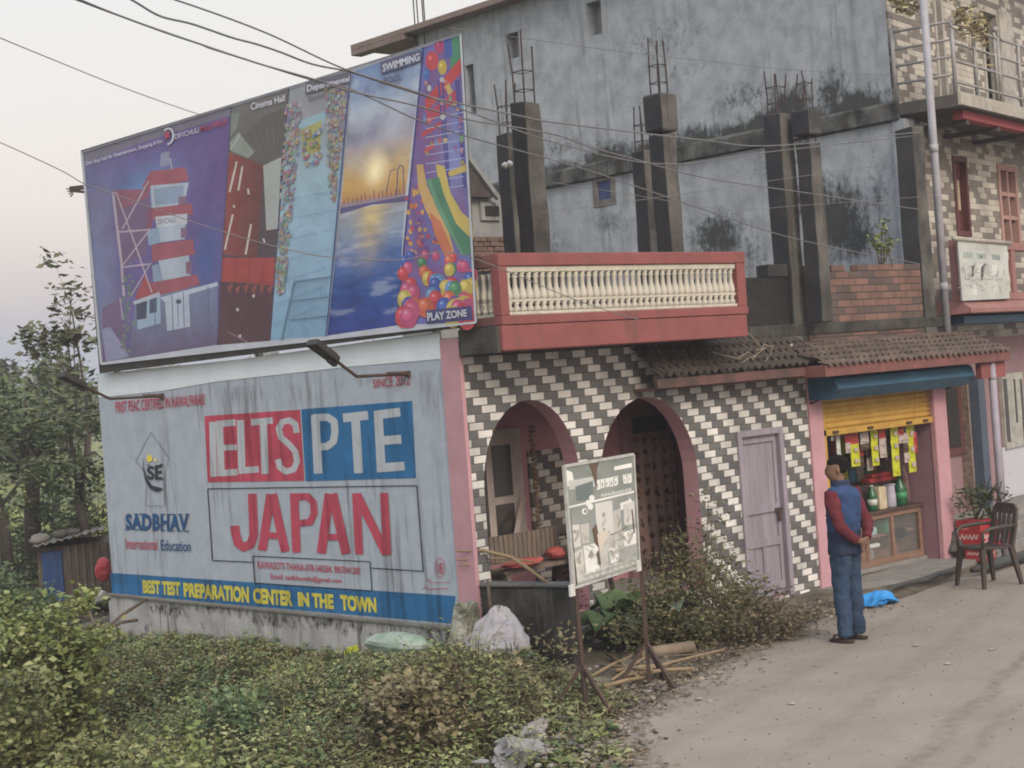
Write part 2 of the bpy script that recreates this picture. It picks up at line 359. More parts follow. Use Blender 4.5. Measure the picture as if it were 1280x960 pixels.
# field colours far off come from crops in strips
def field_mat():
    m = bpy.data.materials.new('ground_cover'); m.use_nodes = True; N, L = m.node_tree.nodes, m.node_tree.links; bs = N['Principled BSDF']
    t = N.new('ShaderNodeTexCoord')
    def nz(sc, st=(1, 1, 1), d=6):
        p = N.new('ShaderNodeMapping'); p.inputs['Scale'].default_value = st; L.new(t.outputs['Object'], p.inputs[0])
        q = N.new('ShaderNodeTexNoise'); q.inputs['Scale'].default_value = sc; q.inputs['Detail'].default_value = d; L.new(p.outputs[0], q.inputs[0]); return q.outputs[0]
    def ramp_(x, st):
        r = N.new('ShaderNodeValToRGB'); L.new(x, r.inputs[0]); e = r.color_ramp.elements
        while len(e) < len(st): e.new(.5)
        for el, (p, c) in zip(e, st): el.position = p; el.color = (*c, 1)
        return r.outputs[0]
    near = ramp_(nz(2.6), [(.35, (.06, .055, .035)), (.5, (.115, .095, .07)), (.62, (.16, .14, .10)), (.75, (.09, .085, .045))])
    far = ramp_(nz(.05, (1, .35, 1), 3), [(.35, (.12, .15, .035)), (.5, (.20, .22, .05)), (.6, (.10, .12, .04)), (.7, (.22, .21, .07))])
    sp = N.new('ShaderNodeSeparateXYZ'); L.new(t.outputs['Object'], sp.inputs[0])
    k = N.new('ShaderNodeMapRange'); L.new(sp.outputs[1], k.inputs[0]); k.inputs[1].default_value = 16; k.inputs[2].default_value = 24
    x = N.new('ShaderNodeMix'); x.data_type = 'RGBA'; L.new(k.outputs[0], x.inputs[0]); L.new(near, x.inputs[6]); L.new(far, x.inputs[7]); L.new(x.outputs[2], bs.inputs['Base Color'])
    bs.inputs['Roughness'].default_value = .95
    b = N.new('ShaderNodeBump'); b.inputs['Strength'].default_value = .7; b.inputs['Distance'].default_value = .05; L.new(nz(16), b.inputs['Height']); L.new(b.outputs[0], bs.inputs['Normal'])
    return m
tag(g.build('ground', field_mat(), smooth=True), kind='structure')
# dusty road
def road_mat():
    m = bpy.data.materials.new('dusty_road'); m.use_nodes = True; N, L = m.node_tree.nodes, m.node_tree.links; bs = N['Principled BSDF']
    t = N.new('ShaderNodeTexCoord')
    def nz(sc, st=(1, 1, 1), d=6, rot=0):
        p = N.new('ShaderNodeMapping'); p.inputs['Scale'].default_value = st; p.inputs['Rotation'].default_value = (0, 0, rot); L.new(t.outputs['Object'], p.inputs[0])
        q = N.new('ShaderNodeTexNoise'); q.inputs['Scale'].default_value = sc; q.inputs['Detail'].default_value = d; q.inputs['Roughness'].default_value = .65; L.new(p.outputs[0], q.inputs[0]); return q.outputs[0]
    def mix(f, a, b, mode='MIX'):
        q = N.new('ShaderNodeMix'); q.data_type = 'RGBA'; q.blend_type = mode
        if hasattr(f, 'node'): L.new(f, q.inputs[0])
        else: q.inputs[0].default_value = f
        for s, k in ((a, 6), (b, 7)):
            if hasattr(s, 'node'): L.new(s, q.inputs[k])
            else: q.inputs[k].default_value = (*s[:3], 1)
        return q.outputs[2]
    def mr(x, a, b, c=0, d=1):
        q = N.new('ShaderNodeMapRange'); L.new(x, q.inputs[0])
        for i, k in enumerate((a, b, c, d)): q.inputs[i+1].default_value = k
        return q.outputs[0]
    c = mix(mr(nz(.8), .35, .65), (.295, .258, .222), (.24, .212, .182))
    c = mix(mr(nz(1, (.25, 2.6, 1), 5, R_(-30)), .55, .70, 0, .35), c, (.225, .195, .16))      # wheel tracks
    c = mix(mr(nz(1, (.7, 3, 1), 7, R_(-14)), .56, .72, 0, .35), c, (.37, .33, .285))
    c = mix(mr(nz(55, d=3), .60, .72, 0, .5), c, (.16, .14, .12))                      # grit
    c = mix(mr(nz(38, d=2), .66, .74, 0, .5), c, (.5, .48, .44))
    def band(p, q, w, k):
        dx, dy = q[0]-p[0], q[1]-p[1]; l = math.hypot(dx, dy); nxn, nyn = -dy/l, dx/l; s_ = N.new('ShaderNodeVectorMath'); s_.operation = 'DOT_PRODUCT'; L.new(t.outputs['Object'], s_.inputs[0]); s_.inputs[1].default_value = (nxn, nyn, 0)
        def mth(op, a, b=0.):
            q_ = N.new('ShaderNodeMath'); q_.operation = op
            for i, v in enumerate((a, b)):
                if hasattr(v, 'node'): L.new(v, q_.inputs[i])
                else: q_.inputs[i].default_value = v
            return q_.outputs[0]
        d = mth('ABSOLUTE', mth('ADD', mth('SUBTRACT', s_.outputs['Value'], p[0]*nxn+p[1]*nyn), mth('MULTIPLY', mth('SUBTRACT', nz(1.1, d=5), .5), .35)))
        return mth('MULTIPLY', mr(d, w*.4, w, 1, 0), mth('MULTIPLY', mr(nz(6, d=6), .35, .62), k))
    for p_, q_, w_, k_ in (((-.75, -5.05), (1.73, -4.22), .10, .75), ((-.75, -5.35), (1.73, -4.55), .07, .5), ((-1.9, -4.6), (3.5, -2.75), .12, .4), ((-1.2, -3.3), (3.6, -1.9), .16, .35)): c = mix(band(p_, q_, w_, k_), c, (.165, .14, .11))
    c = mix(mr(nz(9, d=8), .58, .72, 0, .5), c, (.20, .17, .14)); c = mix(mr(nz(2.6, d=9), .60, .70, 0, .45), c, (.215, .185, .15))
    L.new(c, bs.inputs['Base Color']); bs.inputs['Roughness'].default_value = .95; bs.inputs['Specular IOR Level'].default_value = .2
    b = N.new('ShaderNodeBump'); b.inputs['Strength'].default_value = .5; b.inputs['Distance'].default_value = .02
    a = N.new('ShaderNodeMath'); a.operation = 'ADD'; L.new(nz(24), a.inputs[0]); L.new(nz(5), a.inputs[1]); L.new(a.outputs[0], b.inputs['Height']); L.new(b.outputs[0], bs.inputs['Normal'])
    return m
g = G(); xs = [x for x in axis(-12, 14, .12, 280)]; _e = vnoise(40, 1, 8, 4)
jag = [.30*(_e(((x+12) % 26)/26, .5)-.5) if -12 < x < 14 else 0 for x in xs]
for x, j in zip(xs, jag):
    y0 = edge_y(x)+j
    for k, dy in enumerate((0, .25, .6, 1.2, 2.5, 5, 9, 14, 30)): g.v.append((x, y0-dy, (-.028 if k == 0 else -.012 if k == 1 else 0)+.0))
n = 9; g.f = [(i*n+k, i*n+k+1, (i+1)*n+k+1, (i+1)*n+k) for i in range(len(xs)-1) for k in range(n-1)]; g.m = [0]*len(g.f)
tag(g.build('road', road_mat(), smooth=True), kind='structure')
# cement apron in front of the shop
cement = M('old_cement', (.27, .26, .245), .95, (.20, .19, .175), 4, bump=.35, streak=((.12, .11, .10), .4, .55))
g = G(); pts = [(4.95, .0), (4.95, -.34), (5.35, -.52), (6.2, -.55), (7.2, -.46), (8.2, -.30), (9.6, -.05), (12, .35), (12, .55), (8, .3)]
g.slab(pts, [], lambda u, v: (u, v, .055), (0, 0, -.2))
tag(g.build('pavement', cement), kind='structure')

# ================================================================== TILED HOUSE
HOUSE = thing('tiled_house', 'single storey house with grey and white checker tiles, two arches and a painted advertisement wall', 'house', (0, 0, 0))
tile = Mtile('checker_tile', .3586, .0752, (.64, .625, .60), (.14, .139, .138), .27, off=.02, joint=1.75, mortar=(.095, .09, .086))
pink = M('pink_paint', (.50, .285, .325), .8, (.43, .245, .28), 3, streak=((.22, .12, .13), .45, .58), bump=.06)
pinkdark = M('mauve_paint', (.36, .19, .22), .8, (.31, .16, .19), 3, bump=.06)
salmon = M('salmon_paint', (.262, .086, .084), .8, (.205, .072, .070), 3.5, streak=((.13, .075, .068), .75, .52), bump=.15, fine=.12)
mossy = M('black_mossy_plaster', (.075, .072, .066), .95, (.026, .027, .024), 4.5, bump=.7, bscale=22, streak=((.15, .145, .125), .6, .53), fine=.2)
conc = M('bare_concrete', (.205, .20, .185), .95, (.13, .125, .115), 3, bump=.4, streak=((.05, .048, .045), .7, .55))
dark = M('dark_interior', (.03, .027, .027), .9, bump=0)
def ell(cx, half, z0, zs, zt, n=22):
    """arched opening outline, anticlockwise from the lower left"""
    return [(cx-half, z0), (cx+half, z0)]+[(cx+half*math.cos(t), zs+(zt-zs)*math.sin(t)) for t in np.linspace(0, math.pi, n)]
door_hole = [(3.77, .06), (4.54, .06), (4.54, 1.87), (3.77, 1.87)]
g = G(); g.slab([(0, .0), (5.02, .0), (5.02, 2.86), (0, 2.86)], [ell(.80, .62, .36, 1.62, 2.42), ell(2.40, .72, .36, 1.50, 2.345), door_hole], lambda u, v: (u, 0, v), (0, .20, 0), 0, 1, 1)
g.build('tiled_wall', [tile, pink], HOUSE)
# painted banner wall: fine sheet so the weathering can be traced onto it
def blobs(P, B):
    s = np.zeros(len(P))
    for (a, b, ra, rb, w) in B: s = np.maximum(s, w*np.exp(-((P[:, 0]-a)/ra)**2-((P[:, 1]-b)/rb)**2))
    return s
def sheet(surf, u0, u1, v0, v1, st):
    us = np.linspace(u0, u1, int((u1-u0)/st)+2); vs_ = np.linspace(v0, v1, int((v1-v0)/st)+2)
    g = G(); P = [(u, v) for v in vs_ for u in us]; g.v = [tuple(surf(u, v)) for u, v in P]; n = len(us)
    g.f = [(j*n+i, j*n+i+1, (j+1)*n+i+1, (j+1)*n+i) for j in range(len(vs_)-1) for i in range(n-1)]; g.m = [0]*len(g.f)
    return g, np.array(P)
g, P = sheet(lambda u, v: (0, -u, v), -6.66, -.26, .40, 3.04, .06)
P[:, 0] *= -1
st = blobs(P, [(.45, 2.6, .35, .5, .62), (1.4, 2.72, 1.2, .12, .55), (2.6, 2.62, .5, .25, .56), (3.6, 2.66, .8, .22, .62), (1.9, 2.5, .5, .3, .5), (4.0, 2.3, .4, .4, .45), (.35, 1.2, .2, 1.2, .40), (3.0, 1.75, 1.0, .2, .42),
               (.3, .42, .8, .09, .62), (2.0, .40, 2.2, .05, .5), (2.6, 1.55, .5, .4, .36)])
st = st*(P[:, 1] < 2.80)
g.f = [f[::-1] for f in g.f]
sidewall = g.build('advertisement_wall', plaster_white, HOUSE, stain=st)
g = G(); g.box(.012, .2, .022, 6.66, -.6, 3.04); g.box(.2, 7.9, 6.46, 6.66, -.6, 2.9); g.build('core_wall', M('wall_core', (.35, .35, .34)), HOUSE)
# corner strip painted pink, on the side face
g = G(); g.box(-.012, .0, -.012, .25, .36, 3.03); g.box(-.014, .03, -.014, -.002, .3, 2.86); g.build('pillar', pink, HOUSE, bevel=.004)
# plinth below the blue band
plm = M('limewashed_plinth', (.46, .47, .47), .95, (.34, .34, .33), 4, streak=((.06, .06, .058), .9, .50), stain=((.05, .05, .05), .3), bump=.4)
g, P = sheet(lambda u, v: (-.05, -u, v), -6.70, -.1, -1.1, .375, .07); P[:, 0] *= -1; g.f = [f[::-1] for f in g.f]
st = blobs(P, [(5.3, .3, .7, .18, .6), (4.2, .36, 1.2, .1, .65), (3.2, .3, .9, .14, .62), (2.2, .34, 1.0, .14, .66), (1.2, .1, .7, .5, .62), (.4, .1, .8, .6, .7), (4.6, .0, .3, .3, .5), (5.9, 0, .25, .3, .5)])
pl = g.build('plinth', plm, HOUSE, stain=st)
g = G(); g.box(-.075, -.0, .0, 6.7, .375, .405); g.box(-.048, .01, 6.66, 6.705, -1.1, .375); g.box(-.048, .0, .0, .1, -.6, .375); g.build('plinth_ledge', conc, HOUSE, bevel=.006)
# ---- lettering painted on the wall
onw = lambda x, y: onx(x, y, -.003)
ad = Art(onw, (-1, 0, 0), .00006)
RED, BLUE, WHT, YEL, INK = lin(196, 84, 104, k=.80), lin(58, 124, 178, k=.70), lin(205, 212, 220, k=.70), lin(222, 212, 92, k=.8), (.03, .035, .045)
def jit(c, s): f = vnoise(5, 3, s, 4); return lambda u, v: tuple(k*(.72+.5*f(u, v)) for k in c)
ad.grid([(255.5, 520), (375, 512), (380.5, 601), (259.5, 603)], 36, 24, jit(RED, 1))
ad.grid([(376.5, 511.5), (515, 501), (520, 597.5), (382, 601.5)], 36, 24, jit(BLUE, 2))
ad.grid([(137.5, 716), (569.5, 745), (566, 779.5), (140.5, 742.5)], 90, 8, jit(BLUE, 3))
ad.line((259, 526.5), (272, 525.6), 2.2, RED)
def glyph(paths, col):
    for pts, w in paths:
        ad.path(pts, w, col)
        for p in pts[1:-1]: ad.disc(p, w/2, w/2, col, 10)
glyph([([(265.5, 527.5), (267, 596)], 8), ([(274, 526), (276.5, 595)], 9), ([(273, 530), (294.5, 528)], 8), ([(275, 560), (296, 559)], 7), ([(275, 591.5), (297, 590)], 8), ([(300.5, 525), (302.5, 592)], 9), ([(299, 588.5), (323.5, 586.5)], 8),
       ([(314, 528), (341, 525.5)], 8), ([(329, 527), (331.5, 592.5)], 9), ([(371, 541), (369, 530), (362, 525.5), (353, 527.5), (348.5, 536), (351.5, 547), (361, 555), (369, 564), (371.5, 577), (367, 587), (357.5, 589.5), (350, 584), (347.5, 574)], 7.5)], WHT)
glyph([([(394, 518.5), (398, 592)], 10.5), ([(392, 522), (410, 521.5), (418, 527), (419, 540), (417, 552), (409, 558), (396, 559)], 9), ([(429, 522.5), (460.5, 519)], 11), ([(444.5, 521), (448.5, 591.5)], 11), ([(473, 514), (477, 590)], 11), ([(468.5, 519), (500.5, 515)], 11), ([(474, 551), (502, 549)], 11), ([(472, 585), (506, 582.5)], 11)], WHT)
glyph([([(315.5, 617), (317.5, 668), (314, 680), (305, 684), (298, 679), (294.5, 666), (294, 657)], 11), ([(328, 688), (338.5, 617.5)], 11), ([(357, 689.5), (341, 617.5)], 11), ([(332, 669), (353, 670)], 8), ([(368, 616.5), (371, 690.5)], 10.5), ([(366, 621), (385, 620.5), (392, 628), (393, 642), (388, 652.5), (370, 654.5)], 8.5),
       ([(402, 691.5), (412, 617)], 11.5), ([(433, 692), (416, 617)], 11.5), ([(406, 671), (428, 671.5)], 8), ([(445.5, 616.5), (449.5, 692.5)], 10), ([(446.5, 618), (483, 692)], 10.5), ([(480.5, 616), (484.5, 693.5)], 10)], RED)
for a, b in (((260, 611), (521.5, 607)), ((521.5, 607), (529.5, 714)), ((529.5, 714), (464.5, 710)), ((260, 611), (266, 700.5)), ((266, 700.5), (317, 702.7))): ad.line(a, b, 1.3, INK)
for a, b in (((316.5, 695), (463, 702)), ((463, 702), (465.5, 738.5)), ((465.5, 738.5), (319, 728.5)), ((319, 728.5), (316.5, 695))): ad.line(a, b, 1.2, INK)
ad.text('KAWASOTI THANA-078-540284, 9857041283', [(322, 701), (450.5, 709.5), (450.5, 719), (323, 712)], RED, .012)
ad.text('Email: sadbhavedu@gmail.com', [(338, 716.5), (427, 722.5), (427.5, 730.5), (339, 725.5)], RED, .012)
ad.text('BEST TEST', [(178.5, 724.5), (225.5, 727.5), (226, 745), (179.5, 741.5)], YEL, .055)
ad.text('PREPARATION', [(229.5, 728), (311.5, 733.5), (312, 754), (230.5, 746)], YEL, .055)
ad.text('CENTER', [(316.5, 734.5), (366, 738.5), (366.5, 758), (317.5, 754)], YEL, .055)
ad.text('IN THE', [(372.5, 740), (417, 742.8), (418, 761.5), (373.5, 757.5)], YEL, .055)
ad.text('TOWN', [(425.5, 743), (470.5, 747), (471.5, 766), (427, 763)], YEL, .06)
DB = lin(50, 92, 140, k=.8)
ad.text('SADBHAV', [(157, 642), (236.5, 642.5), (236, 664.5), (158, 662)], DB, .045, 1.1)
for u in (.02, .17, .25, .30, .46, .595, .70, .745, .86, .98):          # slab serifs
    for v in ((0.02, .98) if u not in (.02,) else (.98,)):
        c = bil([(157, 642), (236.5, 642.5), (236, 664.5), (158, 662)], u, v); ad.line(c-np.array([2.6, 0]), c+np.array([2.6, .05]), 1.5, DB)
ad.text('International', [(157.5, 673), (197, 673.5), (197.5, 687.5), (158, 686)], RED, .008)
ad.text('Education', [(201.5, 674.5), (238.5, 676), (239, 689.5), (202, 688)], DB, .01)
GRY = lin(150, 158, 170, k=.7)
ad.path([(182.5, 632), (184, 593), (170, 576), (189, 540), (211.5, 572), (207, 590), (206, 632), (182.5, 632)], .7, GRY)
ad.pl([(180, 569), (180.5, 585), (184, 598), (191, 607), (204.5, 610.5), (201, 614), (195, 614.5), (188, 610.5), (182, 600), (179.3, 586)], (.035, .04, .05))
ad.text('SE', [(184, 583), (203.5, 580), (203, 600), (185, 599.5)], (.035, .04, .05), .03)
for c in ((186, 581.5), (202.5, 580.5), (203.5, 599)): ad.line((c[0]-2, c[1]), (c[0]+2, c[1]-.2), 1.2, (.035, .04, .05))
ad.disc((187.5, 573), 3.6, 4.6, lin(222, 205, 90)); ad.disc((195, 575), 2, 2.4, lin(205, 195, 150))
ad.text('FIRST PEAC CERTIFIED IN NAWALPARASI', [(144.5, 502), (256, 492), (256, 506), (145.5, 516)], RED, .014)
ad.text('SINCE 2012', [(466.5, 474.5), (513, 466.5), (513, 481), (467.5, 485)], lin(190, 90, 105, k=.75), .012)
ring = [(550.5+6.2*math.cos(t), 709.5+12*math.sin(t)) for t in np.linspace(0, 2*math.pi, 22)]; ad.path(ring, .8, RED)
ad.text('18', [(546.8, 703.5), (553.5, 702.5), (554, 717.5), (548, 717)], RED, .02)
ad.path([(535, 726), (536.5, 723.5), (538, 728), (541, 728), (544, 727.5), (547, 729), (551, 727), (556, 728), (563, 727.5)], .7, RED)
ad.path([(529, 736), (533, 733.5), (536, 736.5), (541, 736), (550, 735.5), (561, 735.5)], 1.0, RED)
paint = Mcol('wall_paint', .85, .2, True)
ad.build('lettering', paint, sidewall, colors=np.array(ad.col))
# fresh white strip below the billboard
g = G(); q = [onx(x, y, -.006) for x, y in ((122, 468), (300, 449), (549.5, 414.5), (552, 448.5), (430, 459), (270, 477), (200, 489), (123, 497))]
g.poly(q); g.build('whitewash_strip', M('fresh_whitewash', (.74, .80, .85), .9, (.66, .72, .77), 2, bump=.05), sidewall)
# ---- veranda behind the arches
g = G(); g.box(.2, 5.0, .203, 6.4, .20, .36); g.build('veranda_floor', cement, HOUSE)
iw = M('mauve_inner_wall', (.46, .225, .265), .85, (.38, .19, .225), 2, bump=.05)
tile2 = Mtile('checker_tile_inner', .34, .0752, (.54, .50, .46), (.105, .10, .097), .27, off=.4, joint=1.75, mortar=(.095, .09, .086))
g = G(); g.box(.2, 5.0, 1.25, 1.40, .36, 2.86); g.box(4.9, 5.0, .2, 1.25, .2, 2.86); g.build('inner_wall', iw, HOUSE)
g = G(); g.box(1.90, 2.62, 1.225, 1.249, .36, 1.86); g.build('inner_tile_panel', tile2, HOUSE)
lp = M('lilac_door_paint', (.30, .27, .32), .65, (.22, .20, .235), 8, stretch=(1, 1, .15), bump=.2, streak=((.13, .11, .12), .5, .55))
wf = M('cream_window_frame', (.42, .36, .34), .6, (.33, .28, .26), 4, bump=.1)
gl = M('dark_glass', (.035, .035, .035), .15, (.05, .045, .04), 2, bump=0, spec=.5)
w = G().box(1.08, 1.78, 1.20, 1.247, .86, 2.12).build('veranda_window', wf, HOUSE, bevel=.006)
g = G()
for x0, x1, z0, z1 in ((1.13, 1.27, .98, 1.98), (1.37, 1.62, 1.44, 1.96), (1.37, 1.62, .95, 1.36)): g.box(x0, x1, 1.19, 1.203, z0, z1)
g.build('pane', gl, w)
g = G(); g.bar((1.74, 1.18, 1.40), (1.42, 1.0, .98), .045); g.build('shutter_stay', wf, w)
# inner doorway of the second arch: dotted door curtain under a dark transom
d = G().box(3.28, 4.10, 1.17, 1.247, .36, 2.14).build('doorway', pinkdark, HOUSE)
G().box(3.42, 3.98, 1.158, 1.175, 1.92, 2.10).build('transom', dark, d)
def pat_mat(name, base, dot, sc, thr=.33):
    m = bpy.data.materials.new(name); m.use_nodes = True; N, L = m.node_tree.nodes, m.node_tree.links; bs = N['Principled BSDF']
    uv = N.new('ShaderNodeUVMap'); v = N.new('ShaderNodeTexVoronoi'); v.inputs['Scale'].default_value = sc; v.inputs['Randomness'].default_value = .25; L.new(uv.outputs[0], v.inputs['Vector'])
    n = N.new('ShaderNodeTexNoise'); n.inputs['Scale'].default_value = sc*3; L.new(uv.outputs[0], n.inputs[0])
    a = N.new('ShaderNodeMath'); a.operation = 'ADD'; L.new(v.outputs['Distance'], a.inputs[0]); L.new(n.outputs[0], a.inputs[1])
    k = N.new('ShaderNodeMapRange'); L.new(a.outputs[0], k.inputs[0]); k.inputs[1].default_value = thr+.42; k.inputs[2].default_value = thr+.5
    x = N.new('ShaderNodeMix'); x.data_type = 'RGBA'; L.new(k.outputs[0], x.inputs[0]); x.inputs[6].default_value = (*dot, 1); x.inputs[7].default_value = (*base, 1); L.new(x.outputs[2], bs.inputs['Base Color']); bs.inputs['Roughness'].default_value = .9
    return m
g = G(); xs = np.linspace(3.36, 4.04, 40); R = []
for z in np.linspace(.46, 1.86, 8): R.append([(x, 1.12+.007*math.sin(x*46)*(1.1-.3*z), z) for x in xs])
g.v = [p for r in R for p in r]; k = len(xs); g.f = [(j*k+i, j*k+i+1, (j+1)*k+i+1, (j+1)*k+i) for j in range(7) for i in range(k-1)]; g.m = [0]*len(g.f)
cur = g.build('door_curtain', pat_mat('dotted_curtain', (.34, .23, .20), (.09, .05, .045), 6.5, .30), None, smooth=True)
cur.modifiers.new('thick', 'SOLIDIFY').thickness = .004
tag(cur, 'brown dotted curtain hanging in the doorway behind the right arch', 'curtain')
# knotted garland hanging in the left arch
g = G(); z = 2.1; gx0 = ony(669, 600, 1.0)[0]
for i in range(26):
    z = 2.12-i*.047; r = .026+.016*(i % 2)
    g.lathe((gx0+.012*math.sin(i*1.9), 1.0, z), [(.004, -.028), (r, -.012), (r*.7, .006), (.004, .026)], 7)
    if i % 2 == 0:
        for s in (-1, 1): g.tube([(gx0, 1.0, z), (gx0+s*.028, .99, z-.012), (gx0+s*.042, .99, z+.008)], [.007, .010, .003], 5)
tag(g.build('garland', M('dried_garland', (.33, .25, .18), .9, (.2, .11, .08), 20), None, smooth=True), 'knotted cream and brown garland hanging inside the left arch', 'garland')
# ---- lilac plank door on the right of the tiles
fr = G(); fr.box(3.77, 3.84, -.025, .14, .06, 1.89); fr.box(4.47, 4.54, -.025, .14, .06, 1.89); fr.box(3.84, 4.47, -.025, .14, 1.82, 1.89)
df = fr.build('door_frame', lp, HOUSE, bevel=.006)
g = G()
for i in range(4): g.box(3.842+i*.157, 3.996+i*.157, .05, .09, .08, 1.818)
dr = g.build('door', lp, HOUSE, bevel=.004)
g = G()
for z in (.14, .62, .98, 1.74): g.box(3.845, 4.465, .028, .0495, z, z+.09)
g.box(3.845, 3.90, .03, .0495, .23, 1.74); g.box(4.41, 4.465, .03, .0495, .23, 1.74); g.box(4.12, 4.17, .03, .0495, .23, .62)
g.build('rail', lp, dr, bevel=.004)
iron = M('rusty_iron', (.075, .045, .035), .8, (.045, .03, .025), 18, bump=.25, spec=.4)
steel = M('galvanised_steel', (.33, .33, .34), .5, (.26, .26, .27), 6, metal=.6, bump=.08)
g = G(); g.box(4.36, 4.47, .012, .028, .98, 1.015); g.box(4.39, 4.435, .0, .014, .87, .965); g.lathe((4.415, .007, .965), [(.02, 0), (.02, .03), (.012, .035)], 8); g.build('padlock', iron, dr)
# ---- shop bay
sp_l = G().box(5.02, 5.26, -.03, .22, .0, 2.48).build('pillar', pink, HOUSE, bevel=.008)
sp_r = G().box(7.47, 7.74, -.03, .05, -.03, 2.40).build('pillar', pink, HOUSE, bevel=.012)
g = G(); g.box(5.26, 5.34, .0, .2, .02, 2.2); g.build('shutter_guide', M('yellow_paint', (.50, .31, .07), .6, (.40, .23, .05), 5, bump=.1, streak=((.14, .07, .03), .5, .55)), HOUSE, bevel=.005)
yel = _MC['yellow_paint']
# rolled-down end of the shutter: corrugated sheet and bottom rail
g = G(); zz = np.linspace(1.79, 2.16, 60); xs = np.linspace(5.28, 7.47, 14)
for z in zz:
    for x in xs: g.v.append((x, .04-.018*abs(math.sin((z-1.79)*math.pi/.062)), z))
k = len(xs); g.f = [(j*k+i, j*k+i+1, (j+1)*k+i+1, (j+1)*k+i) for j in range(len(zz)-1) for i in range(k-1)]; g.m = [0]*len(g.f)
shut = g.build('roller_shutter', yel, HOUSE, smooth=True); shut.modifiers.new('t', 'SOLIDIFY').thickness = .004
g = G(); g.box(5.28, 7.47, .0, .05, 1.715, 1.79); g.build('bottom_rail', yel, shut, bevel=.006)
for x in (5.50, 6.17, 6.95, 7.30): G().box(x-.05, x+.05, -.02, .0, 1.735, 1.765).build('handle', iron, shut, bevel=.004)
# blue sheet-metal hood over the shutter
blu = M('blue_sheet_metal', (.045, .125, .20), .5, (.035, .095, .155), 3, streak=((.14, .11, .09), .4, .56), bump=.08)
a = [ony(x, y, -.30) for x, y in ((1036, 474), (1207, 461), (1205, 486), (1034, 497))]
x0, x1 = 5.02, 7.76
prof = [(-.36, 2.385), (-.40, 2.36), (-.44, 2.25), (-.30, 2.13), (-.03, 2.14)]
g = G(); g.rings([[(x, y, z) for y, z in prof+[(-.03, 2.39)]] for x in np.linspace(x0, x1, 12)])
hood = g.build('shutter_hood', blu, HOUSE, bevel=.006)
g = G()
for x in (x0+.02, x1-.02): g.tube([(x, -.03, 2.1), (x, -.42, 2.22)], .012, 6)
g.build('bracket', iron, hood)
# shop interior
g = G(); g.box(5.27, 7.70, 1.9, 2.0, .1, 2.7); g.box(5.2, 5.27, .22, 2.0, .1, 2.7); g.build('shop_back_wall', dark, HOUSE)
g = G(); g.box(7.48, 7.70, .052, 1.9, .0, 2.7); g.build('shop_side_wall', M('shop_mauve', (.29, .17, .20), .85, (.24, .14, .165), 2, bump=.05), HOUSE)
g = G(); g.box(5.27, 7.44, .2, 1.9, .05, .10); g.build('shop_floor', cement, HOUSE)
# roof slab
g = G(); g.box(.013, 7.95, .003, 6.66, 2.865, 2.99); g.box(.013, 3.4, -.03, .003, 2.862, 2.96); g.build('roof_slab', mossy, HOUSE, bevel=.01)
# soffit corner seen below the billboard
g = G(); g.box(-.03, .02, -.56, -.035, 2.86, 3.10); g.build('slab_edge', mossy, HOUSE, bevel=.01)
# ---- balcony with its balustrade
BY = -.60
g = G(); g.box(.0, 3.36, BY, -.035, 2.875, 3.10)                                   # slab and skirt
bal = g.build('balcony', salmon, HOUSE, bevel=.012)
g = G(); g.box(.0, 3.38, BY-.012, BY+.10, 3.62, 3.735); g.box(.0, 3.38, BY-.008, BY+.10, 3.104, 3.185); g.box(.0, .10, BY-.008, BY+.10, 3.185, 3.62); g.box(3.24, 3.37, BY-.008, BY+.10, 3.185, 3.62)
g.build('parapet_frame', salmon, bal, bevel=.008)
cream = M('cream_balusters', (.54, .51, .44), .85, (.44, .41, .35), 9, bump=.2, streak=((.13, .11, .09), .6, .54))
g = G(); g.box(.10, 3.24, BY+.01, BY+.085, 3.565, 3.619); g.box(.10, 3.24, BY+.01, BY+.085, 3.185, 3.215); g.box(.10, 3.24, BY+.02, BY+.075, 3.300, 3.325); g.build('baluster_rail', cream, bal, bevel=.008)
bg = G(); bg.lathe((0, 0, 0), [(.036, .0), (.036, .03), (.020, .06), (.034, .085), (.026, .09), (.026, .105), (.036, .12), (.040, .145), (.033, .19), (.022, .23), (.020, .30), (.030, .318), (.022, .33), (.036, .35)], 9)
proto = bg.build('baluster', cream, bal, smooth=True)
NB = 37
for i in range(NB):
    b = proto if i == 0 else proto.copy()
    if i: COL.objects.link(b); b.parent = bal
    b.location = (.145+i*(3.05/(NB-1)), BY+.047, 3.213)
# side return of the balustrade
for z0, z1 in ((3.62, 3.73), (3.104, 3.185)): g = G(); g.box(.005, .09, BY+.10, -.02, z0, z1); g.build('side_parapet', M('weathered_salmon', (.24, .12, .115), .9, (.14, .08, .075), 5), bal, bevel=.006)
for i in range(5):
    b = proto.copy(); COL.objects.link(b); b.parent = bal; b.location = (.047, BY+.16+i*.095, 3.213)
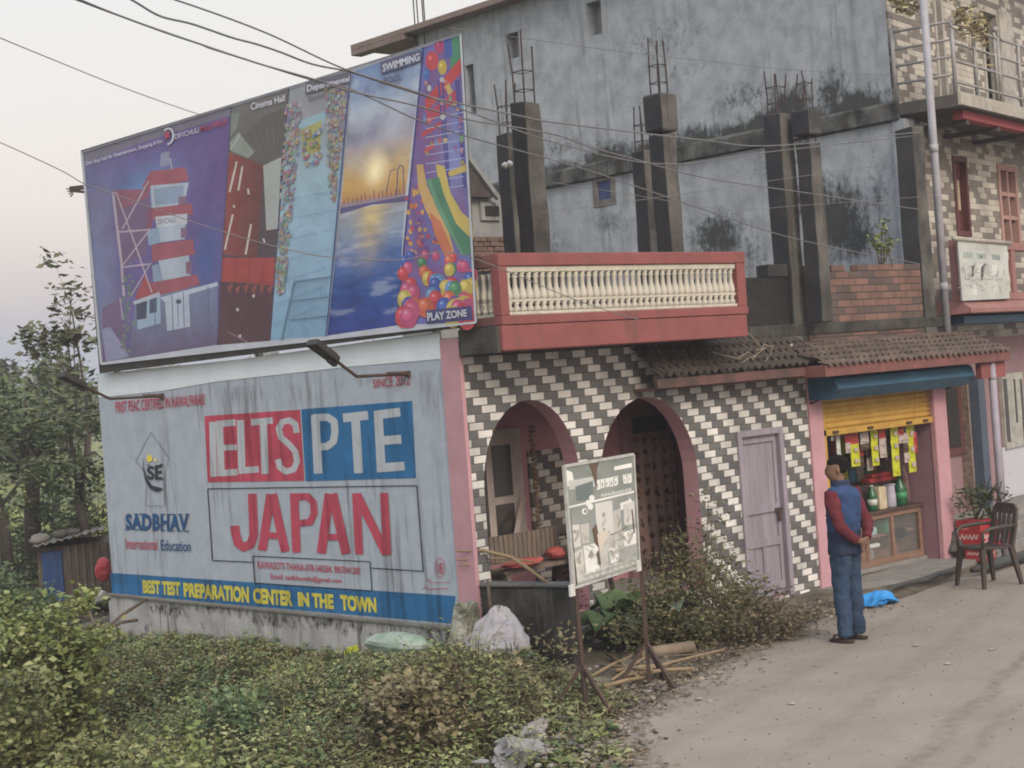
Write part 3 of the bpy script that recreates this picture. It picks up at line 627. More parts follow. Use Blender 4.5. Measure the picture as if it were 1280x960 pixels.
# ---- roof columns with starter bars
col_l = M('column_concrete', (.135, .13, .12), .95, (.05, .049, .047), 2.2, bump=.5, streak=((.03, .03, .03), .85, .50))
col_d = M('black_concrete', (.030, .031, .036), .95, (.05, .05, .052), 3, bump=.5)  # near-black tone for left faces of columns and blocks, and the stub
rebar = M('rusted_rebar', (.06, .045, .04), .8, (.04, .03, .028), 20)
def column(cx, cy, z0, z1, w=.25, bars=.6, collar=None, bz=None, lean=0):
    g = G(); h = w/2; k = 9; R = []
    for i in range(k):
        z = z0+(z1-z0)*i/(k-1); j = .008
        R.append([(cx+sx*h+rng.uniform(-j, j), cy+sy*h+rng.uniform(-j, j), z+(rng.uniform(-.02, .02) if i == k-1 else 0)) for sx, sy in ((-1, -1), (1, -1), (1, 1), (-1, 1))])
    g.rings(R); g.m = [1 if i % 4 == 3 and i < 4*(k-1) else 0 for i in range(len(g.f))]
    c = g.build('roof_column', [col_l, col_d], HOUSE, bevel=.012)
    if collar:
        q = G(); R = []
        for f, s in ((0, .92), (.06, 1.08), (.95, 1.1), (1, .95)):
            R.append([(cx+sx*h*s*1.12, cy+sy*h*s*1.12, collar[0]+(collar[1]-collar[0])*f) for sx, sy in ((-1, -1), (1, -1), (1, 1), (-1, 1))])
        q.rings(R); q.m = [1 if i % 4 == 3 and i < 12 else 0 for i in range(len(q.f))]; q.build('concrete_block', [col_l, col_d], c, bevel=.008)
    if bars:
        zt = (collar[1] if collar else z1)
        for sx, sy in ((-1, -1), (1, -1), (1, 1), (-1, 1)):
            q = G(); l = bars*rng.uniform(.8, 1.12); x, y = cx+sx*h*.62, cy+sy*h*.62
            q.tube([(x, y, z1-.05), (x+rng.uniform(-.01, .01), y, zt+l*.5), (x+rng.uniform(-.03, .03), y+rng.uniform(-.02, .02), zt+l)], .0085, 6); q.build('rebar', rebar, c)
        q = G()
        for zz in (zt+.12, zt+.30):
            P4 = [(cx+sx*h*.66, cy+sy*h*.66, zz) for sx, sy in ((-1, -1), (1, -1), (1, 1), (-1, 1), (-1, -1))]; q.tube(P4, .006, 5)
        q.build('stirrup', rebar, c)
    return c
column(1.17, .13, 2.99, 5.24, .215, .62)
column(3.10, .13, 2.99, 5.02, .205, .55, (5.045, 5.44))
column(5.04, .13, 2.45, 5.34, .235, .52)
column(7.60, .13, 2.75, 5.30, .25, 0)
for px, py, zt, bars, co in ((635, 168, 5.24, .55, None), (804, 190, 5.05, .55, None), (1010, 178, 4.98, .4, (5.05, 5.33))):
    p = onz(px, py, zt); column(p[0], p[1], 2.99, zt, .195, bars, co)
# ---- brick parapets
brick = Mtile('weathered_brick', .25, .083, (.215, .122, .098), (.105, .075, .065), .5, mortar=(.038, .034, .031), lw=.6, irregular=True, joint=2.2)
brick_d = Mtile('blackened_brick', .235, .078, (.028, .026, .026), (.018, .018, .018), .5, mortar=(.022, .021, .02), lw=.6, irregular=True, joint=2.)
def brickwall(name, x0, x1, y0, y1, z0, z1, mat, ragged=.0, moss=None):
    g = G(); n = max(1, int((x1-x0)/.235)); zc = [z1-(rng.integers(0, 2)*.078 if ragged and rng.random() < ragged else 0) for _ in range(n)]
    for i in range(n):
        a, b = x0+(x1-x0)*i/n, x0+(x1-x0)*(i+1)/n; g.box(a, b-.0005, y0, y1, z0, zc[i])
    return g.build(name, mat, HOUSE)
brickwall('brick_parapet', 5.175, 7.46, .02, .13, 2.75, 3.64, brick, .25)
brickwall('blackened_parapet', 3.42, 4.90, .05, .16, 2.70, 3.52, brick_d, .3)
g = G(); g.box(4.55, 4.9, .03, .2, 3.52, 3.66); g.build('blackened_stub', col_d, HOUSE, bevel=.01)
# ---- tiled eaves: curved tiles in stepped rows
eave_m = M('clay_eave_tiles', (.17, .125, .105), .95, (.085, .068, .06), 5, bump=.4, streak=((.05, .045, .04), .6, .5))
eave_d = M('mossy_eave_tiles', (.075, .062, .052), .95, (.04, .037, .033), 5, bump=.5, streak=((.14, .10, .085), .5, .54))
def eave(name, x0, x1, ya, za, yb, zb, mat, rows=4, pitch=.115):
    g = G(); nxx = int((x1-x0)/pitch*8); T = .028
    for r in range(rows):
        for e in (0, 1):
            t = (r+e*1.08)/rows
            for i in range(nxx+1):
                x = x0+(x1-x0)*i/nxx; ph = (x/pitch+.35*r) % 1.0; c = .030*math.sin(math.pi*min(1, ph/.72)) if ph < .72 else -.008
                g.v.append((x+.02*(t-.5), ya+(yb-ya)*t, za+(zb-za)*t+c+(.026 if e else 0)+.004*math.sin(i*7.1+r)))
    k = nxx+1
    for r in range(rows):
        o = 2*r*k; g.f += [(o+i, o+k+i, o+k+i+1, o+i+1) for i in range(nxx)]
    g.m = [0]*len(g.f)
    o = g.build(name, mat, HOUSE); o.modifiers.new('t', 'SOLIDIFY').thickness = .014; return o
e1 = eave('tiled_eave', 2.25, 4.92, .0, 2.85, -.36, 2.53, eave_d, 4)
e2 = eave('tiled_eave', 4.62, 8.30, .02, 2.77, -.62, 2.50, eave_m, 5)
g = G(); g.box(2.25, 4.62, -.33, -.28, 2.42, 2.515); g.box(2.25, 4.62, -.28, -.0, 2.40, 2.43); g.build('fascia', M('grimy_salmon', (.15, .075, .07), .9, (.07, .05, .047), 4, bump=.2), e1, bevel=.004)
g = G(); g.box(4.60, 8.30, -.60, -.55, 2.395, 2.515); g.box(4.60, 4.65, -.55, .0, 2.395, 2.52); g.box(8.25, 8.30, -.55, .4, 2.395, 2.55); g.box(4.65, 8.25, -.55, .0, 2.43, 2.46); g.build('fascia', M('dusty_salmon', (.215, .088, .082), .9, (.13, .065, .06), 5, bump=.2, streak=((.07, .055, .05), .6, .52)), e2, bevel=.005)
g = G(); g.box(7.76, 8.30, -.53, -.45, 2.20, 2.394); g.build('beam', salmon, HOUSE, bevel=.006)
# ================================================================== TALL HOUSE BEHIND
TALL = thing('tall_house', 'tall unfinished house with bare grey side wall and stone-patterned balconied front', 'house', (8, .6, 0))
gray = M('grey_render', (.385, .412, .450), .95, (.27, .29, .318), 3.4, streak=((.15, .155, .16), .6, .50), stain=((.056, .058, .060), .40), sst=(1.2, 1.2, .8), samp=1.7, bump=.3, bscale=26, fine=.14)
def wall_sheet(y0, y1, z0, z1, st, holes, B, name, x=8.0):
    us = np.arange(y0, y1+st*.5, st); vs_ = np.arange(z0, z1+st*.5, st); g = G(); P = np.array([(u, v) for v in vs_ for u in us]); n = len(us)
    g.v = [(x, u, v) for u, v in P]
    for j in range(len(vs_)-1):
        for i in range(n-1):
            c = (us[i]+st/2, vs_[j]+st/2)
            if any(a < c[0] < b and q < c[1] < r for a, b, q, r in holes): continue
            g.f.append((j*n+i, (j+1)*n+i, (j+1)*n+i+1, j*n+i+1)); g.m.append(0)
    return g.build(name, gray, TALL, stain=blobs(P, B)*1.18+.05)
H1 = [(7.3, 7.6, 7.6, 8.0), (5.5, 5.8, 7.6, 8.1), (8.4, 8.6, 6.9, 7.7)]
up = wall_sheet(.6, 9.7, 5.6, 8.5, .1, H1, [(y, 5.72, .7, .18+.12*(i % 2), .80+.12*((i*7) % 3)) for i, y in enumerate((6.6, 5.6, 4.6, 3.8, 3.1, 2.5, 1.9, 1.2))]+[(2.2, 5.95, .5, .35, .78), (1.5, 6.0, .35, .35, .7), (4.0, 6.75, 1.0, .07, .55), (5, 6.45, .9, .06, .55), (3, 6.2, .9, .35, .45), (6.6, 6.1, .9, .3, .42), (8.9, 5.7, .6, .4, .7), (4.4, 7.3, 1.4, .5, .36)], 'side_wall')
H2 = [(5.5, 5.9, 5.1, 5.5)]
lo = wall_sheet(.6, 9.7, -.6, 5.6, .1, H2, [(1.55, 4.35, .55, .65, .80), (1.9, 4.7, .5, .4, .72), (1.3, 4.1, .4, .4, .75), (3.6, 4.35, .6, .45, .76), (.9, 4.6, .25, .8, .45), (2.4, 5.2, .8, .2, .45), (4.4, 4.6, .35, .4, .48), (3.0, 4.0, .4, .5, .46), (5.2, 3.55, .6, .45, .82), (6.1, 3.7, .6, .6, .74), (4.6, 3.7, .4, .7, .72), (6.9, 4.0, .45, .8, .70), (5.6, 4.8, .6, .3, .45), (7.6, 4.9, .7, .35, .6), (2.6, 3.4, .3, .5, .45), (8.3, 5.2, .8, .3, .55)], 'side_wall')
for (y0, y1, z0, z1), d in zip(H1+H2, (.25, .25, .3, .12)):
    g = G(); g.box(8.001, 8.0+d, y0-.05, y0, z0-.05, z1+.05); g.box(8.001, 8.0+d, y1, y1+.05, z0-.05, z1+.05); g.box(8.001, 8+d, y0, y1, z1, z1+.05); g.box(8.001, 8+d, y0, y1, z0-.05, z0); g.build('window_reveal', gray, TALL)
g = G(); g.box(7.97, 8.2, .43, .62, -.5, 5.5); g.build('corner_pilaster', gray, TALL, bevel=.01)
for (y0, y1, z0, z1) in H1[:2]: G().box(8.22, 8.25, y0, y1, z0, z1).build('blocked_window', M('pale_board', (.33, .31, .29), .9, (.26, .25, .24), 6), TALL)
G().box(8.28, 8.3, 8.4, 8.6, 6.9, 7.7).build('dark_window', dark, TALL)
bw = G(); (y0, y1, z0, z1) = H2[0]
bw.box(7.985, 8.06, y0-.03, y0+.06, z0-.03, z1+.03); bw.box(7.985, 8.06, y1-.06, y1+.03, z0-.03, z1+.03); bw.box(7.985, 8.06, y0+.06, y1-.06, z1-.06, z1+.03); bw.box(7.985, 8.06, y0+.06, y1-.06, z0-.03, z0+.06)
bwo = bw.build('window', conc, TALL); G().box(8.02, 8.05, y0+.06, y1-.06, z0+.06, z1-.06).build('blue_shutter', M('blue_shutter', (.06, .08, .19), .6, (.045, .06, .14), 5), bwo)
g = G(); R = []
for i, y in enumerate(np.linspace(.5, 9.7, 60)): j = rng.uniform(-.012, .012); R.append([(7.93+j, y, 5.50), (8.0, y, 5.48), (8.0, y, 5.74), (7.945+j, y, 5.70+j)])
g.rings(R); g.build('ledge', M('mouldy_ledge', (.125, .13, .13), .95, (.026, .026, .027), 3.2, bump=.5, streak=((.02, .02, .02), .8, .47)), TALL)
g = G(); g.box(7.72, 13, .1, 11.2, 8.43, 8.53); g.box(7.72, 7.95, 9.75, 11.2, 8.34, 8.43); g.build('roof_slab', M('brown_slab_edge', (.24, .185, .165), .9, (.18, .145, .13), 4, bump=.3), TALL, bevel=.01)
for i, (dx, dy, h) in enumerate(((0, 0, .75), (.12, .1, .8), (.0, .22, .7), (.14, .3, .65))):
    G().tube([(8.0+dx, 9.55+dy, 7.9), (8.0+dx, 9.55+dy, 8.5+h)], .011, 6).build('rebar', rebar, TALL)
G().box(8.0, 8.3, 9.7, 9.9, -.6, 8.43).build('corner_column', conc, TALL)
# front, turned eleven degrees along the road
TH = R_(11); FW = np.array([math.cos(TH), math.sin(TH), 0]); FN = np.array([math.sin(TH), -math.cos(TH), 0]); FO = np.array([8.0, .6, 0]); ZV = np.array([0, 0, 1.])
def Fp(s, n, z): return FO+FW*s+FN*n+ZV*z
def onf(x, y, n=0.): d = _ray(x, y); o = Fp(0, n, 0); P = CAMP+d*(((o-CAMP)@FN)/(d@FN)); q = P-FO; return q@FW, P[2]
def fbox(g, s0, s1, n0, n1, z0, z1, mi=0):
    P = [Fp(s, n, z) for z in (z0, z1) for n in (n1, n0) for s in (s0, s1)]
    return g.add(P, [(0, 2, 3, 1), (4, 5, 7, 6), (0, 1, 5, 4), (2, 6, 7, 3), (0, 4, 6, 2), (1, 3, 7, 5)], mi)
FRAME = [FO, FW, FN*-1, ZV]
stone = Mtile('stone_cladding', .25, .080, (.58, .535, .46), (.20, .175, .15), .27, mortar=(.13, .12, .11), lw=.52, irregular=True)
def holes_px(lst): 
    r = []
    for a in lst:
        q = [onf(*p) for p in a]; s0 = min(q[0][0], q[1][0]); r.append((s0, max(q[0][0], q[1][0]), min(q[0][1], q[1][1]), max(q[0][1], q[1][1])))
    return r
W1 = holes_px([((1190, 196), (1213, 294))])[0]; W2 = holes_px([((1246, 206), (1276, 312))])[0]
W3 = (onf(1226, 30)[0], onf(1246, 30)[0], 5.72, 7.4); W4 = (onf(1168, 30)[0], onf(1178, 30)[0], 5.9, 7.4)
rect = lambda a: [(a[0], a[2]), (a[1], a[2]), (a[1], a[3]), (a[0], a[3])]
g = G(); g.slab([(.05, 2.7), (6, 2.7), (6, 8.42), (.05, 8.42)], [rect(a) for a in (W1, W2, W3, W4)], lambda u, v: Fp(u, 0, v), FN*-.22, 0, 0)
g.build('stone_front_wall', stone, TALL, frame=FRAME)
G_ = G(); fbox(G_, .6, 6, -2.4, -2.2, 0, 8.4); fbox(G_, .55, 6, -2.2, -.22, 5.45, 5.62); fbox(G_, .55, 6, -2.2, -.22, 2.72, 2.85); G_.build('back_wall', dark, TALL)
redw = M('dark_red_frame', (.12, .045, .045), .7, (.09, .035, .035), 5); pinkf = M('dusty_pink_frame', (.40, .25, .22), .7, (.33, .2, .18), 4)
def winframe(a, mat, t=.06, mull=(), trans=(), name='window'):
    g = G(); s0, s1, z0, z1 = a
    fbox(g, s0-.02, s0+t, -.12, .02, z0-.02, z1+.02); fbox(g, s1-t, s1+.02, -.12, .02, z0-.02, z1+.02); fbox(g, s0+t, s1-t, -.12, .02, z1-t, z1+.02); fbox(g, s0+t, s1-t, -.12, .02, z0-.02, z0+t)
    for m in mull: fbox(g, m-t*.4, m+t*.4, -.11, .01, z0+t, z1-t)
    for z in trans: fbox(g, s0+t, s1-t, -.105, .005, z-t*.4, z+t*.4)
    return g.build(name, mat, TALL, frame=FRAME)
w1 = winframe(W1, redw, .05)
def curtain(s0, s1, z0, z1, mat, par, n=-.10, name='curtain'):
    g = G(); R = [[Fp(s, n+.018*math.sin(s*70), z) for s in np.linspace(s0, s1, 26)] for z in (z0, (z0+z1)/2, z1)]; k = 26
    g.v = [p for r in R for p in r]; g.f = [(j*k+i, j*k+i+1, (j+1)*k+i+1, (j+1)*k+i) for j in range(2) for i in range(k-1)]; g.m = [0]*len(g.f)
    return g.build(name, mat, par, smooth=True)
maroon = M('maroon_cloth', (.15, .05, .052), .9, (.06, .02, .022), 12); creamc = M('cream_cloth', (.45, .38, .30), .9, (.36, .3, .23), 12)
s0, s1, z0, z1 = W1; dz = z1-z0
curtain(s0+.05, s1-.04, z1-dz*.27, z1-.05, maroon, w1, -.07); curtain(s0+.05+(s1-s0)*.45, s1-.05, z0+dz*.32, z1-dz*.26, creamc, w1, -.09); curtain(s0+(s1-s0)*.38, s1-.05, z0+.05, z0+dz*.33, maroon, w1, -.08)
w2 = winframe(W2, pinkf, .07, ((W2[0]+W2[1])/2,), (W2[2]+(W2[3]-W2[2])*.38, W2[2]+(W2[3]-W2[2])*.66))
g = G(); s0, s1, z0, z1 = W2; fbox(g, s0+.07, s1-.07, -.13, -.121, z0+.07, z1-.07); g.build('pane', gl, w2)
winframe(W3, M('pale_door_frame', (.45, .43, .39), .7), .06, name='balcony_door'); winframe(W4, M('pale_door_frame', (.45, .43, .39), .7), .05, name='balcony_door')
g = G(); fbox(g, W3[1], W3[1]+.55, .01, .04, 5.72, 7.45); g.build('door_leaf', M('pale_door_frame', (.45, .43, .39), .7), TALL, bevel=.006)
# lower balcony
BN = .75
sL, zS = onf(1203, 392, BN); zP = onf(1197, 299, BN)[1]
lbm = M('salmon_balcony', (.31, .155, .145), .85, (.25, .128, .12), 3, streak=((.15, .10, .09), .5, .55), bump=.1)
g = G(); g.rings([[Fp(s, 0, zS+.16), Fp(s, BN-.02, zS+.16), Fp(s, BN+.12, zS+.06), Fp(s, BN+.12, zS), Fp(s, 0, zS-.02)] for s in (sL, 5.5)])
lb = g.build('balcony', lbm, TALL, frame=FRAME, bevel=.006)
g = G()
for z0, z1 in ((zS+.16, zS+.26), (zP-.10, zP)): fbox(g, sL, 5.5, BN-.12, BN, z0, z1)
for s in (sL, sL+.68, sL+1.9): fbox(g, s, s+.13, BN-.118, BN-.002, zS+.26, zP-.10)
g.build('parapet_frame', lbm, lb, frame=FRAME, bevel=.006)
p0 = G().lathe((0, 0, 0), [(.03, 0), (.03, .04), (.018, .07), (.032, .16), (.018, .28), (.018, .40), (.03, .46), (.03, (zP-zS-.36))], 8)
pr = p0.build('baluster', cream, lb, smooth=True); L0 = Vector(lb.parent.location)
for i in range(20):
    b = pr if i == 0 else pr.copy()
    if i: COL.objects.link(b); b.parent = lb
    b.location = Vector(Fp(sL+.17+i*.094, BN-.06, zS+.26)); 
    if i == 0: pass
g = G(); fbox(g, sL+.3, 5.5, -.02, BN-.1, zS-.12, zS-.03); g.build('blue_lintel_band', blu, TALL, frame=FRAME)
# upper balcony: slab, red beam, tube railing with one long drooping dry plant
zU = onx(1150, 103, 8.0)[2]; UN = .85
slabm = M('cream_slab_edge', (.42, .39, .34), .9, (.30, .28, .25), 6, bump=.3)
g = G(); fbox(g, -.02, 5.5, 0, UN, 5.55, 5.70); ub = g.build('balcony', M('dark_soffit', (.10, .095, .09), .95, (.07, .065, .06), 3), TALL, frame=FRAME)
g = G(); fbox(g, -.02, 5.5, UN, UN+.05, 5.56, 5.72); g.build('slab_edge', slabm, ub, frame=FRAME, bevel=.006)
g = G(); fbox(g, .35, 5.5, UN-.22, UN-.08, 5.44, 5.548); g.build('red_beam', M('red_paint', (.33, .075, .085), .7, (.27, .06, .07), 4), ub, frame=FRAME, bevel=.004)
for s in (.5, 1.6, 2.7): g = G(); fbox(g, s, s+.10, .0, UN-.1, 5.38, 5.438); g.build('joist', M('dark_soffit', (.10, .095, .09)), ub, frame=FRAME)
railm = M('grey_tube_rail', (.34, .335, .33), .55, (.27, .265, .26), 8, metal=.3, bump=.05)
g = G()
for z in (5.95, 6.17, 6.38, 6.60): g.tube([Fp(.02, .05, z), Fp(.02, UN-.03, z)], .017, 7); 
for n in (.05, UN-.03): g.tube([Fp(.02, n, 5.66), Fp(.02, n, 6.66)], .028, 8)
g.build('railing', railm, ub, smooth=True)
g = G()
for z in (5.86, 6.12, 6.34, 6.58): g.tube([Fp(.02, UN-.03, z), Fp(5.4, UN-.03, z)], .017, 7)
for s in (.75, 1.5, 1.62, 2.4, 3.2): g.tube([Fp(s, UN-.03, 5.66), Fp(s, UN-.03, 6.64)], .026, 8)
g.lathe(Fp(1.56, UN-.03, 6.64), [(.02, 0), (.045, .03), (.045, .06), (.0, .1)], 10)
g.build('railing', railm, ub, smooth=True)
# ground floor behind the chair
mv = M('dusty_mauve_wall', (.30, .19, .205), .85, (.25, .16, .175), 3, bump=.08)
g = G(); fbox(g, .05, 6, -.2, 0, -.4, 2.7); gf = g.build('ground_floor_wall', mv, TALL, frame=FRAME)
def fq(name, pxs, mat, n0, n1, par=None, bevel=.004):
    a, b = onf(*pxs[0], n1), onf(*pxs[1], n1); g = G(); fbox(g, min(a[0], b[0]), max(a[0], b[0]), n0, n1, min(a[1], b[1]), max(a[1], b[1])); return g.build(name, mat, par or TALL, frame=FRAME, bevel=bevel)
sh = fq('shop_window', ((1180, 478), (1209, 566)), redw, .002, .05); fq('pane', ((1183, 486), (1202, 558)), dark, .051, .058, sh, 0)
stn = M('rough_stone_pillar', (.27, .20, .165), .95, (.13, .10, .09), 16, bump=.7, bscale=20)
fq('stone_pillar', ((1208, 472), (1222, 640)), stn, .002, .14); blcol = M('slate_blue_paint', (.075, .10, .145), .7, (.06, .08, .115), 4)
fq('blue_column', ((1222, 470), (1243, 650)), blcol, .002, .18)
wn2 = fq('window', ((1252, 468), (1285, 556)), M('pale_window_frame', (.42, .42, .38), .7), .002, .06)
for a in (((1254, 474), (1264, 552)), ((1267, 474), (1273, 528)), ((1275, 474), (1283, 550))): fq('pane', a, gl, .061, .066, wn2, 0)
fq('patterned_tiles', ((1253, 560), (1290, 640)), pat_mat('flower_tile', (.46, .46, .52), (.16, .17, .26), 6.5, .02), .002, .03)
g = G()
for k in range(3): fbox(g, .35, 6, .05, .98-.26*k, -.1, .14*(k+1)+(.003*k))
g.build('steps', cement, TALL, frame=FRAME, bevel=.01)
# ------------------------------------------------------------------ pipes
p = ony(1184, 414, -.02)
pipe = M('pale_plastic_pipe', (.36, .36, .40), .55, (.29, .29, .32), 6, bump=.05)
g = G(); g.tube([(p[0], -.02, 2.74), (p[0], -.02, 5.2), (p[0]+.01, -.02, 8.2)], .048, 10); g.lathe((p[0], -.02, 5.0), [(.055, 0), (.055, .10)], 10); g.lathe((p[0], -.02, 3.3), [(.055, 0), (.055, .10)], 10)
tag(g.build('drain_pipe', pipe, None, smooth=True), 'tall pale grey pipe standing between the brick parapet and the balconies', 'pipe')
p = ony(1240, 452, -.52); 
g = G(); g.tube([(p[0]-.02, -.52, .0), (p[0]-.02, -.52, 2.50)], .045, 10); g.lathe((p[0]-.02, -.52, 2.18), [(.05, 0), (.05, .06)], 10)
tag(g.build('support_post', M('lilac_post', (.33, .31, .37), .6, (.27, .25, .3), 6), None, smooth=True), 'slim lilac grey post holding up the right end of the tiled eave', 'post')
# ------------------------------------------------------------------ poster hung on the lower balcony
def sign_art(a, q, seed, base, inkc, rows):
    r = np.random.default_rng(seed); f = vnoise(6, 6, seed, 4)
    a.grid(q, 20, 26, lambda u, v: tuple(c*(.8+.35*f(u, v)) for c in base))
    for (v0, v1, n, hh) in rows:
        for i in range(n):
            u = .06+.88*i/n; w = .88/n*r.uniform(.7, .95); P = [bil(q, u+w*x, v0+(v1-v0)*y) for x, y in ((r.uniform(0, .15), r.uniform(0, .15)), (r.uniform(.8, 1), r.uniform(0, .2)), (r.uniform(.85, 1), r.uniform(.8, 1)), (r.uniform(0, .2), r.uniform(.85, 1)))]
            a.pl(P, hh(r))
def gp(r): k = r.uniform(.75, 1.1); return tuple(c*k for c in (.50, .52, .48))
def gk(r): k = r.uniform(.8, 1.2); return tuple(c*k for c in (.27, .31, .29))
POST = thing('poster', 'torn white and grey printed poster hung over the lower right balcony parapet', 'poster', Fp(sL+.4, BN+.03, zS+.3))
sf = lambda x, y: (lambda d, o: CAMP+d*(((o-CAMP)@FN)/(d@FN)))(_ray(x, y), Fp(0, BN+.045, 0))
a = Art(sf, FN)
sign_art(a, [(1197, 300), (1259, 307), (1262, 373), (1203, 376)], 4, (.46, .475, .45), None, [(.02, .16, 6, gp), (.18, .30, 3, gk), (.34, .60, 6, gp), (.63, .66, 4, gk), (.68, .92, 6, gp)])
for pts in (((1226, 335), (1232, 328), (1230, 340), (1228, 352), (1226, 348)), ((1215, 333), (1218, 331), (1217, 345), (1214, 347)), ((1225, 318), (1228, 321), (1226, 323))): a.pl(pts, (.07, .06, .055))
for u, v in rng.random((34, 2)): 
    c = bil([(1200, 328), (1259, 330), (1261, 366), (1204, 366)], u, v); a.path([c, c+rng.normal(size=2)*2.5, c+rng.normal(size=2)*4], .8, (.25, .27, .26))
printed = Mcol('printed_sheet', .5, .3)
a.build('print', printed, POST, colors=np.array(a.col))
g = G(); q = [sf(*p) for p in ((1197, 300), (1259, 307), (1262, 373), (1203, 376))]; n = FN*-.02; g.rings([[np.array(p)-FN*.004 for p in q], [np.array(p)+n for p in q]]); g.build('backing_board', M('grey_board', (.3, .3, .3)), POST)
g = G(); g.tube([sf(1192, 298), sf(1226, 301), sf(1262, 304)], .03, 8); g.build('rolled_edge', slabm, POST, smooth=True)
# ================================================================== small house far behind the billboard edge
SM = thing('small_house', 'small pale house with dark gable roof and square window, half hidden behind the billboard', 'house', (5, 7.6, 0))
q = lambda x, y, Y=7.6: ony(x, y, Y)
a, b = q(583, 246), q(628, 246); zt = a[2]
palew = M('pale_house_wall', (.30, .31, .31), .9, (.24, .25, .25), 3, streak=((.1, .1, .1), .6, .52))
g = G(); g.box(a[0]-.8, b[0]+.3, 7.6, 8.4, -.4, zt); g.build('wall', palew, SM)
rt = q(588, 206); rb = q(609, 240)
g = G(); g.rings([[(a[0]-.6, 7.45, zt-.02), (rt[0]-.25, 7.45, rt[2]+.12), (rb[0], 7.45, zt-.02)], [(a[0]-.6, 8.4, zt-.02), (rt[0]-.25, 8.4, rt[2]+.12), (rb[0], 8.4, zt-.02)]]); rf = g.build('roof', M('dark_roof_boards', (.085, .075, .07), .95, (.06, .05, .05), 6), SM)
G().bar((rt[0]-.25, 7.42, rt[2]+.14), (rb[0]+.06, 7.42, zt-.04), .07).build('verge_board', palew, rf)
w0, w1_ = q(598, 253), q(623, 276)
wfo = G().box(w0[0], w1_[0], 7.55, 7.60, w1_[2], w0[2]).build('window', palew, SM); G().box(w0[0]+.08, w1_[0]-.03, 7.53, 7.551, w1_[2]+.07, w0[2]-.06).build('pane', dark, wfo)
hp = thing('brick_heap', 'heap of stacked old bricks below the small pale house', 'bricks', (4.8, 7.2, 2.4))
c0 = ony(590, 288, 7.1); g = G()
for r in range(7):
    for i in range(9): g.box(c0[0]+i*.125+(r % 2)*.06-.15, c0[0]+i*.125+(r % 2)*.06-.15+.118, 7.0+rng.uniform(0, .05), 7.25, c0[2]-.62+r*.075, c0[2]-.62+r*.075+.068)
g.build('bricks', M('old_brick', (.20, .13, .11), .95, (.12, .085, .075), 9, bump=.4), hp, bevel=.006)

# ================================================================== BILLBOARD
BB = thing('billboard', 'large purple printed billboard for a mall mounted above the painted wall', 'billboard', (-.05, 3.1, 3.0))
X = -.10
frm = M('billboard_backing', (.06, .058, .055), .9, (.04, .038, .036), 6)
q = [onx(*p, X+.006) for p in ((101, 188), (576.5, 42), (595.5, 404), (596, 407), (124.5, 467))]
g = G(); g.rings([[np.array(p) for p in q], [np.array(p)+np.array((.015, 0, 0)) for p in q]]); g.build('frame', frm, BB)
# hidden steel posts that carry it
g = G()
for y in (.3, 3.2, 6.2): g.box(.0, .06, y, y+.06, 2.95, 5.6)
g.build('post', steel, BB)
b = Art(lambda x, y: onx(x, y, X), (-1, 0, 0)); KM = 0
def panel():
    global KM; KM = max(KM, b.k); b.k = 3
c8 = lambda r, g_, b_, k=1.0: tuple(v*f for v, f in zip(lin(*[v*.90+150*.10 for v in (r, g_, b_)], k=k), (.86, .92, .98)))
# white hem
b.pl([(103, 190), (577, 42), (596, 403), (127.5, 455)], c8(205, 205, 210))
f1 = vnoise(4, 5, 21, 4)
def purple(u, v):
    c = ramp([(0, c8(112, 106, 148)), (.35, c8(108, 92, 148)), (1, c8(105, 85, 142))], u)
    g1 = math.exp(-((u-.42)/.22)**2-((v-.23)/.09)**2); c = lerp(c, c8(108, 140, 190), .95*g1)
    g2 = math.exp(-((u-.02)/.10)**2-((v-.62)/.25)**2); c = lerp(c, c8(120, 150, 200), .8*g2)
    g3 = math.exp(-((u-.88)/.10)**2-((v-.62)/.14)**2); c = lerp(c, c8(70, 100, 165), .8*g3)
    if u < .16 and v > .18: c = lerp(c, c8(130, 120, 150), .5)
    c = lerp(c, c8(100, 80, 120), max(0, (v-.78)*1.6))
    return tuple(x*(.9+.2*f1(u, v)) for x in c)
b.grid([(104.5, 192), (289, 134), (271.5, 431), (128.5, 453)], 34, 46, purple)
b.pl([(104, 191), (289, 133), (288, 144), (190, 174), (106, 203)], c8(120, 115, 128))
# tower of the mall
REDP, REDD, WTE, GLS = c8(165, 88, 100), c8(140, 78, 100), c8(185, 192, 205), c8(150, 165, 190)
b.pl([(141, 238), (182, 236), (187, 226), (188, 262), (182, 318), (152, 333), (146, 300)], c8(120, 92, 125)); b.pl([(141, 238), (184, 236), (186, 246), (150, 262)], c8(150, 88, 108))
b.pl([(188, 214), (232, 209), (236, 225), (184, 239)], REDP); b.pl([(184, 239), (188, 214), (181, 228), (178, 242)], REDD)
b.pl([(188, 232), (236, 228), (230, 257), (190, 260)], WTE)
b.pl([(192, 236), (230, 231), (229, 253), (194, 257)], GLS); b.pl([(223, 246), (233, 245), (233, 256), (223, 257)], c8(140, 110, 135))
b.pl([(191, 260), (240, 254), (241, 268), (190, 275)], REDP); b.pl([(184, 262), (191, 260), (190, 284), (184, 290)], REDD)
b.pl([(194, 271), (234, 267), (234, 280), (196, 284)], c8(205, 205, 212)); b.text('DEVCHULI', [(197, 274), (220, 271.5), (220, 278), (197, 281)], c8(95, 95, 110), .01)
b.pl([(196, 284), (232, 280), (231, 299), (200, 303)], WTE); b.pl([(184, 288), (198, 284), (201, 303), (186, 307)], GLS); b.pl([(226, 285), (234, 284), (234, 296), (226, 298)], c8(135, 105, 130))
b.pl([(190, 306), (241, 299), (243.5, 318), (190, 327)], REDP)
